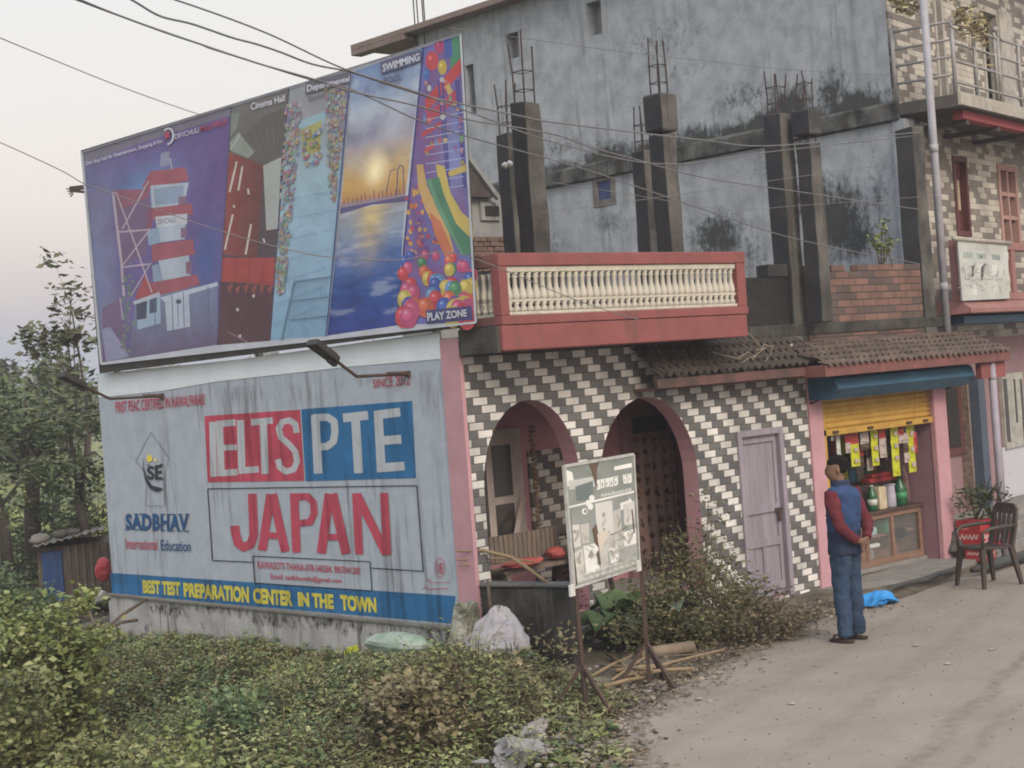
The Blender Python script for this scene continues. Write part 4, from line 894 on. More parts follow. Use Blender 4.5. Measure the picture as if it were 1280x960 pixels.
b.pl([(198, 326), (236, 319), (238, 344), (203, 351)], WTE); b.pl([(190, 332), (198, 330), (203, 352), (192, 354)], GLS); b.pl([(232, 328), (239, 326), (239, 342), (233, 343)], c8(140, 100, 120))
b.pl([(185, 354), (246, 343), (250, 355), (200, 371), (188, 366)], REDP); b.pl([(169, 371), (182, 343), (196, 368), (170, 374)], c8(165, 75, 80)); b.pl([(178, 232), (188, 214), (186, 222), (180, 237)], REDP)
LAT = c8(190, 170, 182)
for p, w in ((((141, 240), (152, 330), (155, 372)), 3.2), (((145, 240), (167, 300), (190, 366)), 1.8), (((186, 226), (153, 286)), 1.8), (((148, 290), (188, 287)), 2), (((188, 286), (153, 332)), 1.8), (((153, 334), (186, 330)), 2), (((189, 328), (163, 371)), 1.5)): b.path(p, w, LAT)
b.path([(202, 208), (203, 192), (212, 190)], 2.2, c8(160, 160, 180)); b.pl([(201, 192), (211, 189), (213, 206), (200, 209)], c8(150, 150, 175)); b.line((213, 198), (215, 212), 1.6, LAT)
# entrance forecourt
b.grid([(170, 376), (272, 352), (271.5, 431), (160, 447)], 16, 12, lambda u, v: lerp(c8(125, 135, 165), c8(108, 95, 125), v))
b.pl([(171, 377), (200, 367), (201, 404), (172, 412)], c8(165, 185, 205)); b.pl([(170, 377), (184, 373), (183, 398), (171, 400)], c8(70, 75, 95)); b.pl([(187, 374), (196, 371), (196, 390), (187, 392)], c8(75, 82, 105))
b.pl([(206, 376), (236, 367), (238, 408), (209, 414)], c8(190, 195, 210)); b.line((222, 374), (223, 408), 1.2, c8(110, 120, 150)); b.disc((223.5, 377), 3.5, 3, c8(70, 80, 110))
b.pl([(200, 372), (272, 352.5), (272.5, 357), (205, 377)], c8(200, 205, 220)); b.pl([(166, 377), (199, 365), (201, 370), (168, 381)], c8(190, 190, 205))
for x in (193, 215, 229, 260): b.line((x, 374-(x-193)*.25), (x+1.5, 416-(x-193)*.1), 1, c8(90, 100, 130))
b.pl([(128, 385), (152, 372), (160, 446), (129, 453)], c8(120, 95, 130)); b.pl([(127, 412), (138, 408), (162, 446), (133, 452)], c8(150, 145, 175))
for i in range(40): p = np.array([159+rng.normal()*4.5, 345+i*2.4]); b.disc(p, 2.3, 2.0, lerp(c8(95, 110, 110), c8(125, 140, 125), rng.random()), 7)
b.path([(150, 372), (153, 395), (154, 400)], 1.3, LAT)
panel()
b.grid([(289, 134), (361, 111), (337.5, 426), (271.5, 431.5)], 14, 40, lambda u, v: ramp([(0, c8(118, 115, 112)), (.28, c8(95, 88, 86)), (.36, c8(88, 76, 80)), (1, c8(85, 62, 74))], v))
b.pl([(289, 142), (300, 140), (296, 160), (287, 172)], c8(135, 140, 128)); b.pl([(290, 186), (330, 145), (357, 134), (352, 200), (330, 208), (300, 192)], c8(98, 92, 88))
for i in range(7): b.line((300+i*8, 178-i*5), (318+i*5, 196-i*3), .8, c8(120, 115, 105))
b.pl([(287, 178), (298, 165), (318, 190), (310, 198), (288, 188)], c8(150, 152, 142)); b.line((288, 187), (300, 168), 1.5, c8(185, 185, 178))
b.grid([(286, 190), (330, 206), (321, 322), (277, 318)], 12, 14, lambda u, v: lerp(c8(150, 72, 68), c8(112, 62, 62), u*1.2))
for l in (((296, 202), (287, 240)), ((303, 208), (298, 238)), ((291, 268), (281, 312)), ((314, 280), (307, 318)), ((310, 236), (311, 243)), ((292, 256), (293, 260)), ((329, 298), (331, 303))): b.line(*l, 2.4, c8(215, 200, 190))
b.pl([(329, 207), (352, 196), (347, 286), (333, 288)], c8(178, 178, 175))
b.pl([(277, 322), (342, 322), (342, 357), (310, 354), (277, 352)], c8(160, 66, 66))
for i in range(4): b.pl([(281+i*17, 323), (294+i*17, 322), (292+i*17, 352), (278+i*17, 352)], c8(172, 72, 70))
b.pl([(275, 352), (341, 357), (338, 426), (271.5, 431)], c8(88, 58, 66))
for i in range(6): b.pl([(284+i*10, 358+(i % 2)*3), (292+i*10, 354), (287+i*10, 368)], c8(150, 78, 76))
for c in ((317, 370), (297, 387), (300, 420)): b.disc(c, 1.8, 2.2, c8(205, 190, 190))
b.line((285, 415), (310, 428), 1.5, c8(140, 110, 115))
b.line((361, 111), (337.5, 426), 1.6, c8(70, 66, 88)); b.line((289, 134), (271.5, 431), 1.2, c8(80, 70, 100))
panel()
b.grid([(361.5, 111), (439.5, 90), (409, 420), (338.5, 426)], 16, 40, lambda u, v: ramp([(0, c8(160, 160, 165)), (.15, c8(165, 160, 165)), (.35, c8(165, 190, 200)), (.6, c8(160, 190, 212)), (1, c8(140, 178, 205))], v))
b.pl([(373, 152), (408, 138), (406, 152), (373, 166)], c8(160, 190, 200)); b.pl([(376, 162), (402, 150), (400, 190), (378, 196)], c8(175, 172, 105))
pal = [(190, 110, 120), (200, 180, 130), (150, 120, 170), (120, 150, 185), (200, 200, 200), (170, 150, 90), (130, 165, 130), (205, 150, 150)]
for i in range(620):
    v = rng.random(); side = rng.random() < .55
    if side: x0 = 357-14*v; p = (x0+rng.uniform(0, 20*(1-.45*v)), 128+237*v)
    else: p = (433-16*v-rng.uniform(0, 27*(1-.8*v)), 108+140*v)
    if rng.random() < .94: c = pal[rng.integers(8)]; b.pl([p, (p[0]+rng.uniform(2, 4.5), p[1]-1), (p[0]+rng.uniform(2, 4), p[1]+rng.uniform(2, 5)), (p[0]-.5, p[1]+4)], c8(*[k*.62+140*.38*rng.uniform(.8, 1.2) for k in c]))
for i in range(30): c = pal[rng.integers(8)]; p = (378+rng.uniform(0, 22), 160+rng.uniform(0, 45)); b.pl([p, (p[0]+4, p[1]-1), (p[0]+4, p[1]+4), (p[0], p[1]+4)], c8(*[k*.9 for k in c]))
for i in range(7): b.line((352-i*1.6, 250+i*26), (424-i*4, 238+i*24), .5, c8(130, 165, 190))
CAR = c8(100, 125, 150)
b.path([(353, 425), (369, 352), (414, 346)], 1.6, CAR); b.path([(362, 377), (411, 371)], 1.2, CAR); b.path([(364, 400), (410, 395)], 1.2, CAR)
for i in range(13): b.line((370+i*3.3, 352-i*.42), (360+i*3.9, 422), .4, CAR)
b.line((439.5, 90), (409, 420), 2.0, c8(75, 85, 135))
panel()
f2 = vnoise(3, 6, 33, 5)
def sunset(u, v):
    n = f2(u, v)
    c = ramp([(0, c8(120, 145, 190)), (.25, c8(165, 180, 205)), (.55, c8(185, 175, 185)), (.72, c8(215, 180, 130)), (.85, c8(222, 170, 95)), (1, c8(190, 130, 90))], v)
    c = lerp(c, c8(105, 105, 145), max(0, min(1, (n-.52)*5))*(1-v)*.9); c = lerp(c, c8(212, 215, 225), max(0, min(1, (.42-n)*6))*(1-v)*.8)
    s = math.exp(-(((u-.50)/.16)**2+((v-.76)/.10)**2)); return lerp(c, (1, .88, .55), s)
b.grid([(440.5, 89.5), (529.5, 59), (506, 248), (426, 262)], 36, 60, sunset)
f3 = vnoise(3, 22, 44, 4)
def water(u, v):
    n = f3(min(.99, u*.7+.25*v), min(.99, v**.75)); c = ramp([(0, c8(170, 165, 165)), (.18, c8(150, 160, 180)), (.4, c8(85, 115, 175)), (.7, c8(45, 78, 150)), (1, c8(52, 66, 145))], v)
    c = lerp(c, c8(195, 200, 215), min(.6, max(0, (n-.58)*5))*(1-.5*v)); c = lerp(c, c8(45, 62, 130), max(0, (.44-n)*6)*v)
    s = math.exp(-((u-.5)/.20)**2)*max(0, 1-v*1.7)*min(1, .5+1.2*abs(n-.45)*4); return lerp(c, c8(232, 196, 120), min(1, s))
b.grid([(425, 265), (507, 250), (495.5, 407), (409.5, 419.5)], 34, 70, water)
b.pl([(425.5, 258), (507, 243), (507, 252), (465, 256), (425, 268)], c8(98, 88, 130)); b.pl([(425.5, 255), (507, 241), (507, 245), (425.5, 260)], c8(165, 140, 150))
b.path([(496, 244), (497, 212), (500, 207), (504, 208), (505, 242)], 1.2, c8(95, 85, 120)); b.path([(483, 240), (488, 214), (494, 211)], 1.1, c8(105, 90, 115))
for i in range(14): x = 430+i*5.4; b.line((x, 257-(x-425)*.18), (x+rng.uniform(-1, 1), 252-(x-425)*.18-rng.uniform(0, 6)), 1.4, c8(140, 95, 90))
b.line((529.5, 59), (495.5, 407), 2.4, c8(62, 62, 125))
panel()
f4 = vnoise(5, 8, 55, 4)
b.grid([(530, 59), (576, 44), (595, 402), (496.5, 406.5)], 24, 50, lambda u, v: lerp(lerp(c8(140, 70, 110), c8(110, 120, 190), f4(u, v)*1.3-.1), c8(150, 165, 215), .55*math.exp(-((u-.75)/.25)**2-((v-.42)/.16)**2)))
b.pl([(562, 48), (575, 44), (577, 80), (563, 86)], c8(80, 140, 105)); b.pl([(555, 50), (564, 47), (566, 70), (556, 74)], c8(75, 95, 170))
for c, rx, ry, col in (((540, 76), 8, 12, (205, 75, 80)), ((553, 84), 5.5, 9.5, (205, 175, 80)), ((549, 58), 6, 9, (185, 70, 110)), ((533, 93), 4, 8, (80, 110, 180))): b.disc(c, rx, ry, c8(*col)); b.disc((c[0]-rx*.3, c[1]-ry*.3), rx*.3, ry*.25, c8(*[min(255, k+40) for k in col]))
b.pl([(531, 125), (576, 72), (577, 90), (532, 142)], c8(205, 75, 78)); b.pl([(556, 108), (561, 104), (574, 130), (566, 132)], c8(215, 175, 110)); b.pl([(527, 166), (553, 150), (553, 156), (527, 172)], c8(200, 72, 80)); b.pl([(531, 186), (551, 172), (551, 178), (530, 192)], c8(205, 80, 80))
b.pl([(533, 142), (570, 112), (574, 124), (560, 134), (533, 158)], c8(195, 75, 95))
for x0, x1 in ((548, 557), (553, 559), (570, 577), (573, 579)): b.line((x0, 100), (x1+3, 235), 2.6, c8(85, 80, 150))
for i in range(9): b.line((532, 150+i*11), (580, 140+i*11.5), .9, c8(190, 195, 225))
for i in range(26): p = (rng.uniform(528, 578), rng.uniform(95, 215)); b.disc(p, rng.uniform(1.5, 3.5), rng.uniform(2, 4.5), c8(*pal[rng.integers(8)]), 8)
b.pl([(560, 215), (583, 205), (584, 214), (562, 221)], c8(210, 180, 100))
for i in range(70): p = (rng.uniform(508, 548), rng.uniform(232, 322)); b.disc(p, rng.uniform(1.6, 3.2), rng.uniform(2, 4), c8(*[(205, 110, 80), (190, 75, 95), (215, 165, 90), (120, 80, 150)][rng.integers(4)]), 8)
b.pl([(521, 206), (529, 205), (534, 232), (545, 256), (560, 285), (569, 318), (556, 320), (543, 283), (532, 262), (523, 235)], c8(215, 170, 110)); b.pl([(545, 205), (556, 208), (563, 240), (577, 265), (590, 276), (592, 300), (572, 283), (558, 250), (548, 226)], c8(218, 190, 105))
b.pl([(533, 225), (549, 221), (556, 246), (570, 279), (591, 300), (592, 318), (577, 318), (560, 288), (545, 258)], c8(85, 135, 105)); b.pl([(533, 225), (539, 223), (550, 256), (566, 289), (580, 318), (577, 318), (560, 288), (545, 258)], c8(110, 155, 125)); b.pl([(537, 265), (551, 277), (567, 316), (556, 320), (543, 292)], c8(212, 120, 85))
pb = [(215, 75, 85), (210, 90, 130), (218, 190, 95), (72, 95, 175), (85, 145, 100), (222, 110, 80), (110, 150, 200)]
order = sorted([(rng.uniform(503, 591), rng.uniform(318, 400)) for _ in range(62)], key=lambda p: p[1])
for p in order:
    s = .55+.85*(p[1]-312)/90; c = pb[rng.choice(7, p=[.24, .22, .17, .12, .05, .15, .05])]
    b.disc(p, 8*s, 10.5*s, c8(*[k*.92 for k in c])); b.disc((p[0]-2*s, p[1]-3*s), 4.2*s, 5*s, c8(*[min(255, k*1.03+10) for k in c])); b.disc((p[0]-2.5*s, p[1]-4.5*s), 1.4*s, 1.6*s, c8(*[min(255, k*.5+125) for k in c]), 9)
b.pl([(533, 388), (590, 382), (592, 400), (534, 405)], c8(78, 70, 120))
panel(); b.k = KM
for p in ((( 103, 190), (127.5, 455)), ((127.5, 455), (596, 403)), ((596, 403), (577, 42))): b.line(*p, 2.6, c8(205, 205, 210))
b.line((103, 190.5), (577, 42.5), 2.2, c8(135, 132, 140))
b.build('print', printed, BB, colors=np.array(b.col))
t = Art(lambda x, y: onx(x, y, X), (-1, 0, 0))
KT = b.k
t.k = KT+4
LW = c8(222, 218, 226)
def flush():
    global t
    if t.v: t.build('lettering', printed, BB, colors=np.array(t.col))
    k = t.k; t = Art(lambda x, y: onx(x, y, X), (-1, 0, 0)); t.k = k
t.text('One Stop hub for Entertainment, Shopping & Fun', [(108, 202.5), (204, 173.5), (204.5, 179.5), (108, 208.5)], LW, .012); flush()
t.text('DEVCHULI', [(219.5, 168), (249.5, 159), (250, 165.5), (220, 174)], LW, .008); flush()
t.text('MULTIPLEX', [(252, 158), (286, 147.5), (286, 155), (252, 165)], c8(205, 75, 90), .008); flush()
arc = [(206.5, 163), (211, 160.5), (215.5, 161.5), (218, 167), (217.5, 174), (214.5, 179), (210.5, 180.5)]; t.path(arc, 2.4, LW); t.pl([(207, 166), (212, 164), (213.5, 171), (208, 175)], c8(190, 70, 95)); flush()
t.text('Cinema Hall', [(314.5, 129), (357.5, 118.5), (357.5, 126.5), (315, 138)], LW, .02); flush()
t.pl([(383, 103), (439.5, 89), (438, 103), (383, 118)], c8(105, 102, 112)); t.k += 1
t.text('Departmental', [(385, 106.5), (438.5, 95), (438, 103), (385, 117.5)], LW, .02); flush()
t.text('Store', [(385.5, 121), (407, 114), (407, 121), (386, 127)], c8(120, 118, 122), .01); flush()
t.pl([(477, 78), (527.5, 62.5), (527, 77), (478, 93)], c8(95, 92, 120)); t.k += 1
t.text('SWIMMING', [(479.5, 80.5), (526, 66), (526, 75.5), (480, 90)], LW, .03); flush()
t.text('POOL', [(480.5, 97), (503, 92), (503, 100), (481, 106)], c8(95, 95, 118), .005); flush()
t.text('PLAY ZONE', [(535, 391), (584.5, 386.5), (585, 395.5), (536, 401.5)], LW, .03); flush()

# ------------------------------------------------------------------ flood lamps on bent arms
lampm = M('lamp_housing', (.06, .058, .056), .6, (.045, .043, .042), 12, metal=.3)
def flood(anchor, l1, l2, up2, label, bend):
    A0 = onx(*anchor, -.01); L = thing('flood_lamp', label, 'lamp', A0, 'flood lamps on arms over the painted wall')
    e = A0+np.array([-l1, 0, .01]); h = e+np.array([-l2, 0, up2]); d = (h-e)/np.linalg.norm(h-e)
    g = G(); g.tube([A0, e], .015, 8); g.lathe(A0+np.array([0, 0, -.03]), [(.03, 0), (.03, .06)], 8); g.tube([A0+np.array([0, 0, .005]), A0+np.array([-.24, 0, .012])], .022, 8); g.tube([e, h], .016, 8); g.build('arm', steel if False else iron, L)
    c = h+d*.13; w = np.array([0, 1, 0]); n = np.cross(d, w)
    g = G(); g.rings([[c+d*a+w*b_*s+n*k for a, b_ in ((-.15, -.07), (.15, -.09), (.15, .09), (-.15, .07))] for k, s in ((-.035, .8), (.0, 1), (.03, 1))]); hd = g.build('lamp_head', lampm, L, bevel=.008)
    g = G(); g.obox(c+n*-.037, d*.22, w*.11, n*.006); g.build('lamp_glass', gl, hd)
    g = G(); g.obox(h+d*.0+n*.03, d*.09, w*.06, n*.05); g.build('driver_box', lampm, L, bevel=.005)
flood((203, 495), .66, .32, .17, 'dark flood lamp on an arm at the far left end of the painted wall', 0)
flood((510, 467.5), .60, .24, .17, 'dark flood lamp on an arm above the word PTE', 0)
# wooden bracket where a wire meets the billboard edge
A0 = onx(106, 234, -.05); g = G(); g.bar(A0, A0+np.array([-.02, .28, .02]), .07, .05); g.bar(A0+np.array([0, .05, -.05]), A0+np.array([-.05, .26, -.01]), .04, .03)
for k in range(4): g.tube([A0+np.array([-.02, .26, .02-.02*k]), A0+np.array([-.03, .40-.03*k, .03-.035*k])], .008, 5)
tag(g.build('wire_bracket', M('old_wood', (.10, .085, .075), .95, (.06, .05, .045), 14, stretch=(1, .2, 1)), None), 'splintered wooden bracket on the far edge of the billboard holding a wire', 'bracket')
# ------------------------------------------------------------------ overhead cables
blk = M('cable_rubber', (.17, .165, .17), .6, (.14, .135, .14), 20, bump=0)
def cable(pts, d0, d1, label, r=.011, amp=0):
    X0, X1 = pts[0][0], pts[-1][0]; P = []
    for x, y in pts:
        t = (x-X0)/(X1-X0); D = 1/((1-t)/d0+t/d1); P.append(ond(x, y, D))
    r *= .5
    Q = []; n = len(P)
    for i in range(n-1):                                  # Catmull-Rom
        p0, p1, p2, p3 = P[max(i-1, 0)], P[i], P[i+1], P[min(i+2, n-1)]
        for k in range(8):
            t = k/8; Q.append(.5*((2*p1)+(-p0+p2)*t+(2*p0-5*p1+4*p2-p3)*t*t+(-p0+3*p1-3*p2+p3)*t**3)+np.array([0, 0, amp*math.sin(i*8+k)]))
    Q.append(P[-1]); g = G(); g.tube(Q, r, 6)
    tag(g.build('overhead_cable', blk, None, smooth=True), label, 'cable', 'overhead cables in front of the houses')
cable([(60, -14), (150, 20), (230, 48), (310, 75), (390, 100), (440, 112), (520, 149), (582, 170), (655, 190), (742, 215), (880, 262), (1000, 300), (1150, 330)], 8.5, 18.5, 'lowest of the bundled cables, crossing the sky and falling across the grey wall', .010)
cable([(60, -18), (130, 12), (205, 40), (250, 55), (262, 60), (300, 72), (335, 83), (392, 99), (442, 115), (520, 132), (582, 149), (650, 160), (700, 170), (742, 185), (790, 198), (880, 222), (1000, 240), (1150, 262)], 8.3, 18.5, 'cable with a kink above the purple panel, second of the bundle', .011)
cable([(130, -18), (165, 0), (200, 20), (240, 30), (290, 47), (320, 55), (350, 65), (390, 80), (430, 88), (445, 92), (525, 118), (582, 131), (650, 145), (685, 152), (790, 165), (880, 175), (970, 182), (1150, 165)], 8.3, 18.5, 'wavy cable with a taped joint crossing above the cinema panel', .012)
cable([(150, -20), (220, 0), (330, 40), (430, 86), (520, 115), (600, 145), (700, 180), (830, 205), (960, 190), (1140, 170)], 8.2, 18.5, 'topmost cable of the bundle crossing the sky to the pale pipe', .010)
cable([(-20, 39), (60, 72), (150, 108), (240, 140), (330, 168)], 13, 21, 'single thin cable in the sky passing behind the billboard', .009)
cable([(-20, 169), (40, 196), (80, 215), (104, 229), (130, 238), (185, 258), (280, 290), (360, 312), (418, 322), (500, 325), (575, 318), (720, 375), (800, 400)], 12, 13.3, 'thin dark cable sagging across the front of the billboard', .008)
cable([(560, 34), (670, 50), (780, 65), (880, 76), (1000, 88), (1120, 95)], 14, 20, 'faint cable crossing the upper part of the grey wall', .006)
cable([(690, 228), (800, 245), (910, 262), (1010, 256), (1150, 246)], 15, 18.5, 'thin cable crossing the grey wall just below the blue window', .006)
cable([(680, 265), (770, 254), (870, 240), (990, 222), (1120, 205)], 15, 18.5, 'thin cable rising to the right across the lower grey wall', .006)
# ================================================================== SIGN ON A STAND
sq = [(705, 583), (791, 568), (799, 708), (716, 735)]             # board corners in the photo
PL = onz(733, 888, 0.0); PR = onz(812, 857, 0.0)                   # feet of the two posts
sd_ = PR-PL; sd_[2] = 0; sd_ /= np.linalg.norm(sd_); sn = np.array([sd_[1], -sd_[0], 0])
def ons(x, y, n=0.): d = _ray(x, y); o = PL+sn*n; return CAMP+d*(((o-CAMP)@sn)/(d@sn))
SG = thing('sign_stand', 'peeling green and white advertising board on two rusty tripod posts at the road edge', 'sign', (PL+PR)/2)
for P, tx, ty, bx, by in ((PL, 713, 735, 733, 888), (PR, 797, 706, 812, 857)):
    t = ons(*(((705, 583), (716, 735))[0] if tx < 750 else (791, 568)), -.02); bt = np.array([P[0], P[1], 0.0])
    g = G(); g.bar(bt, t, .034); pst = g.build('post', iron, SG, bevel=.004)
    h = .36; a = bt+(t-bt)*(h/(t[2])); 
    for ang, r in ((20, .30), (150, .28), (265, .30)):
        f = np.array([bt[0]+r*math.cos(R_(ang)), bt[1]+r*math.sin(R_(ang)), .012]); G().bar(a, f, .026).build('leg', iron, SG)
    f = np.array([bt[0]+.30*math.cos(R_(20)), bt[1]+.30*math.sin(R_(20)), .014]); f2_ = np.array([bt[0]+.30*math.cos(R_(265)), bt[1]+.30*math.sin(R_(265)), .014]); G().bar(f, f2_, .024).build('tie_bar', iron, SG)
q = [ons(*p, .0) for p in sq]
g = G(); g.rings([[p+sn*.0 for p in q], [p-sn*.018 for p in q]]); bd = g.build('board', M('sign_board_metal', (.3, .31, .3), .7), SG)
g = G()
for i in range(4): g.bar(q[i], q[(i+1) % 4], .022, .026, up=tuple(sn))
g.build('board_frame', M('pale_sign_frame', (.46, .47, .46), .7, (.34, .33, .31), 12), bd)
a = Art(lambda x, y: ons(x, y, .005), sn)
f = vnoise(5, 8, 71, 4)
GRN = (.215, .24, .228); WHI = (.76, .77, .74)
a.grid([(707, 585), (790, 570.5), (797.5, 706), (717.5, 732)], 24, 34, lambda u, v: tuple(c*(.8+.4*f(u, v)) for c in lerp(GRN, (.35, .365, .345), v)))
def sp(u, v): return bil([(707, 585), (790, 570.5), (797.5, 706), (717.5, 732)], u, v)
def blk_(u0, u1, v0, v1, col, j=.0): a.pl([sp(u0+rng.uniform(-j, j), v0+rng.uniform(-j, j)), sp(u1+rng.uniform(-j, j), v0+rng.uniform(-j, j)), sp(u1+rng.uniform(-j, j), v1+rng.uniform(-j, j)), sp(u0+rng.uniform(-j, j), v1+rng.uniform(-j, j))], col)
blk_(.0, .12, .03, .16, WHI, .03); blk_(.02, .42, .13, .20, (.5, .52, .5), .02); blk_(.1, .4, .17, .30, (.15, .185, .185), .03)
blk_(.72, .99, .06, .10, WHI, .01)
for i in range(8):                                     # headline of unreadable painted letters under a head-line
    u0 = .44+i*.068
    if i == 5: continue
    blk_(u0, u0+.056, .165, .235, WHI, .006); blk_(u0+.016, u0+.030, .185, .22, GRN, .005); a.line(sp(u0-.005, .158), sp(u0+.064, .158), 1.2, WHI)
for i in range(9): blk_(.50+i*.052, .545+i*.052, .285, .31, (.5, .52, .5), .006)
a.line(sp(0, .335), sp(1, .325), 2.4, WHI)
a.pl([sp(.78, .40), sp(.92, .39), sp(.92, .365), sp(.985, .425), sp(.92, .485), sp(.92, .46), sp(.78, .465)], WHI)
for c in ((.30, .335), (.36, .30), (.33, .37), (.24, .40)): a.disc(sp(*c), 3.6, 4.2, WHI, 8)
a.disc(sp(.25, .40), 2.0, 2.6, GRN, 8)
FIG = lambda: lerp((.52, .50, .45), (.32, .31, .28), rng.random())
for (u0, u1, v0, v1) in ((.03, .14, .50, .68), (.17, .29, .50, .68), (.40, .66, .36, .68), (.66, .78, .45, .66), (.82, .99, .42, .62), (.03, .17, .72, .86), (.19, .40, .70, .93), (.42, .55, .72, .93), (.50, .80, .66, .80), (.58, .70, .78, .92), (.80, .99, .66, .80), (.05, .16, .85, .97)):
    blk_(u0, u1, v0, v1, lerp(WHI, (.48, .48, .45), rng.random()), .012)
    for k in range(3): c = sp((u0+u1)/2+rng.uniform(-.03, .03), v0+(v1-v0)*rng.uniform(.25, .8)); a.disc(c, rng.uniform(1.5, 3.2), rng.uniform(2.5, 6), FIG(), 9, rng.uniform(-.4, .4))
for v in (.945, .985):
    for i in range(10): blk_(.05+i*.094, .12+i*.094, v-.022, v-.002, (.5, .52, .49), .006)
for s in range(26): c = sp(rng.uniform(.3, .95), rng.uniform(.62, .95)); a.path([c, c+rng.normal(size=2)*4, c+rng.normal(size=2)*7], .7, (.30, .33, .31))
RST = (.13, .085, .06)
a.pl([sp(.345, .005), sp(.50, .0), sp(.46, .06), sp(.44, .24), sp(.40, .12), sp(.38, .05)], RST); a.pl([sp(.33, .57), sp(.40, .53), sp(.42, .62), sp(.41, .74), sp(.36, .70)], RST); a.pl([sp(.37, .78), sp(.41, .76), sp(.43, .88), sp(.39, .90)], (.12, .10, .085))
a.path([sp(.42, .685), sp(.55, .66), sp(.72, .655), sp(.86, .625)], 1.3, (.20, .16, .13)); a.path([sp(.95, .48), sp(.96, .58), sp(.965, .70)], 1.8, (.10, .08, .07))
a.pl([sp(.40, .62), sp(.52, .60), sp(.60, .66), sp(.50, .72), sp(.42, .76)], lerp(WHI, (.42, .30, .18), .5))
a.build('print', printed, bd, colors=np.array(a.col))
for p in ((715, 738), (798, 707)):
    c = ons(*p, .02); g = G(); g.obox(c, sd_*.06, sn*.02, ZV*.09); g.build('tape', M('white_tape', (.62, .62, .60), .6), SG)

# ================================================================== MAN
MF = onz(1065, 801, 0.0); MF[2] = 0
mf = -RH*.70+FH*.715; mf /= np.linalg.norm(mf); ml = np.cross(ZV, mf)      # facing, and his left
PM = thing('person', 'man in a blue vest with maroon sleeves standing on the road, hands behind his back', 'person', MF)
def mp(f, l, z): return MF+mf*f+ml*l+ZV*z
skin_m = M('brown_skin', (.20, .115, .075), .6, (.16, .09, .06), 8, bump=.05, fine=.03)
def skin_mesh(name, pts, edges, rad, mat, parent, sub=2, root=0):
    me = bpy.data.meshes.new(name); me.from_pydata([tuple(np.array(p)-MF) for p in pts], edges, []); o = bpy.data.objects.new(name, me); COL.objects.link(o); o.parent = parent; me.materials.append(mat)
    sk = o.modifiers.new('skin', 'SKIN'); sk.use_smooth_shade = True
    for i, r in enumerate(rad): v = me.skin_vertices[0].data[i]; r = r*.80; v.radius = (r, r) if not hasattr(r, '__len__') else r; v.use_root = i == root
    ss = o.modifiers.new('sub', 'SUBSURF'); ss.levels = ss.render_levels = sub; return o
V = []; E_ = []; Rr = []
def vt(p, r, par=None):
    V.append(p); Rr.append(r); i = len(V)-1
    if par is not None: E_.append((par, i))
    return i
pel = vt(mp(0, 0, .93), .12); ab = vt(mp(0, 0, 1.10), .125, pel); ch = vt(mp(-.01, 0, 1.27), .135, ab); nb = vt(mp(-.005, 0, 1.40), .06, ch); nk = vt(mp(.01, .0, 1.47), .055, nb)
hf = mf*.75+ml*.66; hf /= np.linalg.norm(hf)                                # the head is turned to his left... towards the camera-left
hd0 = mp(.02, 0, 1.545); vt(hd0, .075, nk)
HANDS = []
for s in (1, -1):
    hp_ = vt(mp(0, .095*s, .88), .095, pel); kn = vt(mp(.02, .10*s, .49), .058, hp_); an = vt(mp(-.02, .105*s, .09), .042, kn); vt(mp(.07, .115*s, .035), .036, an)
    sh_ = vt(mp(-.01, .17*s, 1.36), .062, ch); el = vt(mp(-.115, .215*s, 1.07), .044, sh_); wr = vt(mp(-.19, .075*s, .93), .030, el); pm = vt(mp(-.205, .02*s, .90+.02*s), .036, wr)
    for k in range(4):
        b0 = mp(-.21-.006*k, (.0-.01*k)*s, .885+.018*k+.02*s); a1 = vt(b0, .011, pm); a2 = vt(mp(-.222, (-.03-.004*k)*s, .872+.018*k+.02*s), .0095, a1); vt(mp(-.205, (-.05)*s, .868+.018*k+.02*s), .008, a2)
    t1 = vt(mp(-.20, .035*s, .87+.02*s), .012, pm); vt(mp(-.215, .012*s, .845+.02*s), .010, t1)
skin_mesh('body', V, E_, Rr, skin_m, PM)
# head, modelled as rings with brow, nose, mouth and chin, then ears and eyes
HC = mp(.03, .0, 1.465); hl = np.cross(ZV, hf); g = G(); R = []
prof = [(.0, .050, .050, -.005), (.02, .062, .055, .012), (.045, .074, .064, .018), (.075, .082, .070, .016), (.10, .088, .073, .012), (.13, .090, .075, .008), (.16, .088, .075, .002), (.19, .078, .068, -.004), (.21, .058, .052, -.008), (.222, .025, .024, -.01)]
for z, rf_, rl_, off in prof:
    r = []
    for k in range(20):
        t = 2*math.pi*k/20; c, s = math.cos(t), math.sin(t); f_ = rf_*c
        if c > .93:                                     # face line
            f_ += {.045: .004, .075: .012, .10: .020, .13: .004}.get(z, 0)
        if .5 < c < .93 and z == .13: f_ -= .006
        r.append(HC+hf*(off+f_)+hl*(rl_*s)+ZV*z)
    R.append(r)
g.rings(R); hd_ = g.build('head', skin_m, PM, smooth=True, subd=1)
for s in (1, -1):
    e_ = G(); e_.rings([[HC+hf*(.0+.018*math.cos(t))+hl*s*(.072+d)+ZV*(.105+.030*math.sin(t)) for t in np.linspace(0, 2*math.pi, 10, endpoint=False)] for d in (-.004, .012)]); e_.build('ear', skin_m, hd_, smooth=True)
    e_ = G(); c = HC+hf*.088+hl*s*.032+ZV*.118; e_.lathe(c, [(.002, -.007), (.011, -.003), (.011, .003), (.002, .007)], 8); e_.build('eye', M('eye_dark', (.02, .017, .015), .3, bump=0), hd_, smooth=True)
e_ = G(); c = HC+hf*.088+ZV*.058; e_.obox(c, hf*.012, hl*.042, ZV*.010); e_.build('mouth', M('lip', (.16, .075, .065), .6, bump=0), hd_, bevel=.004)
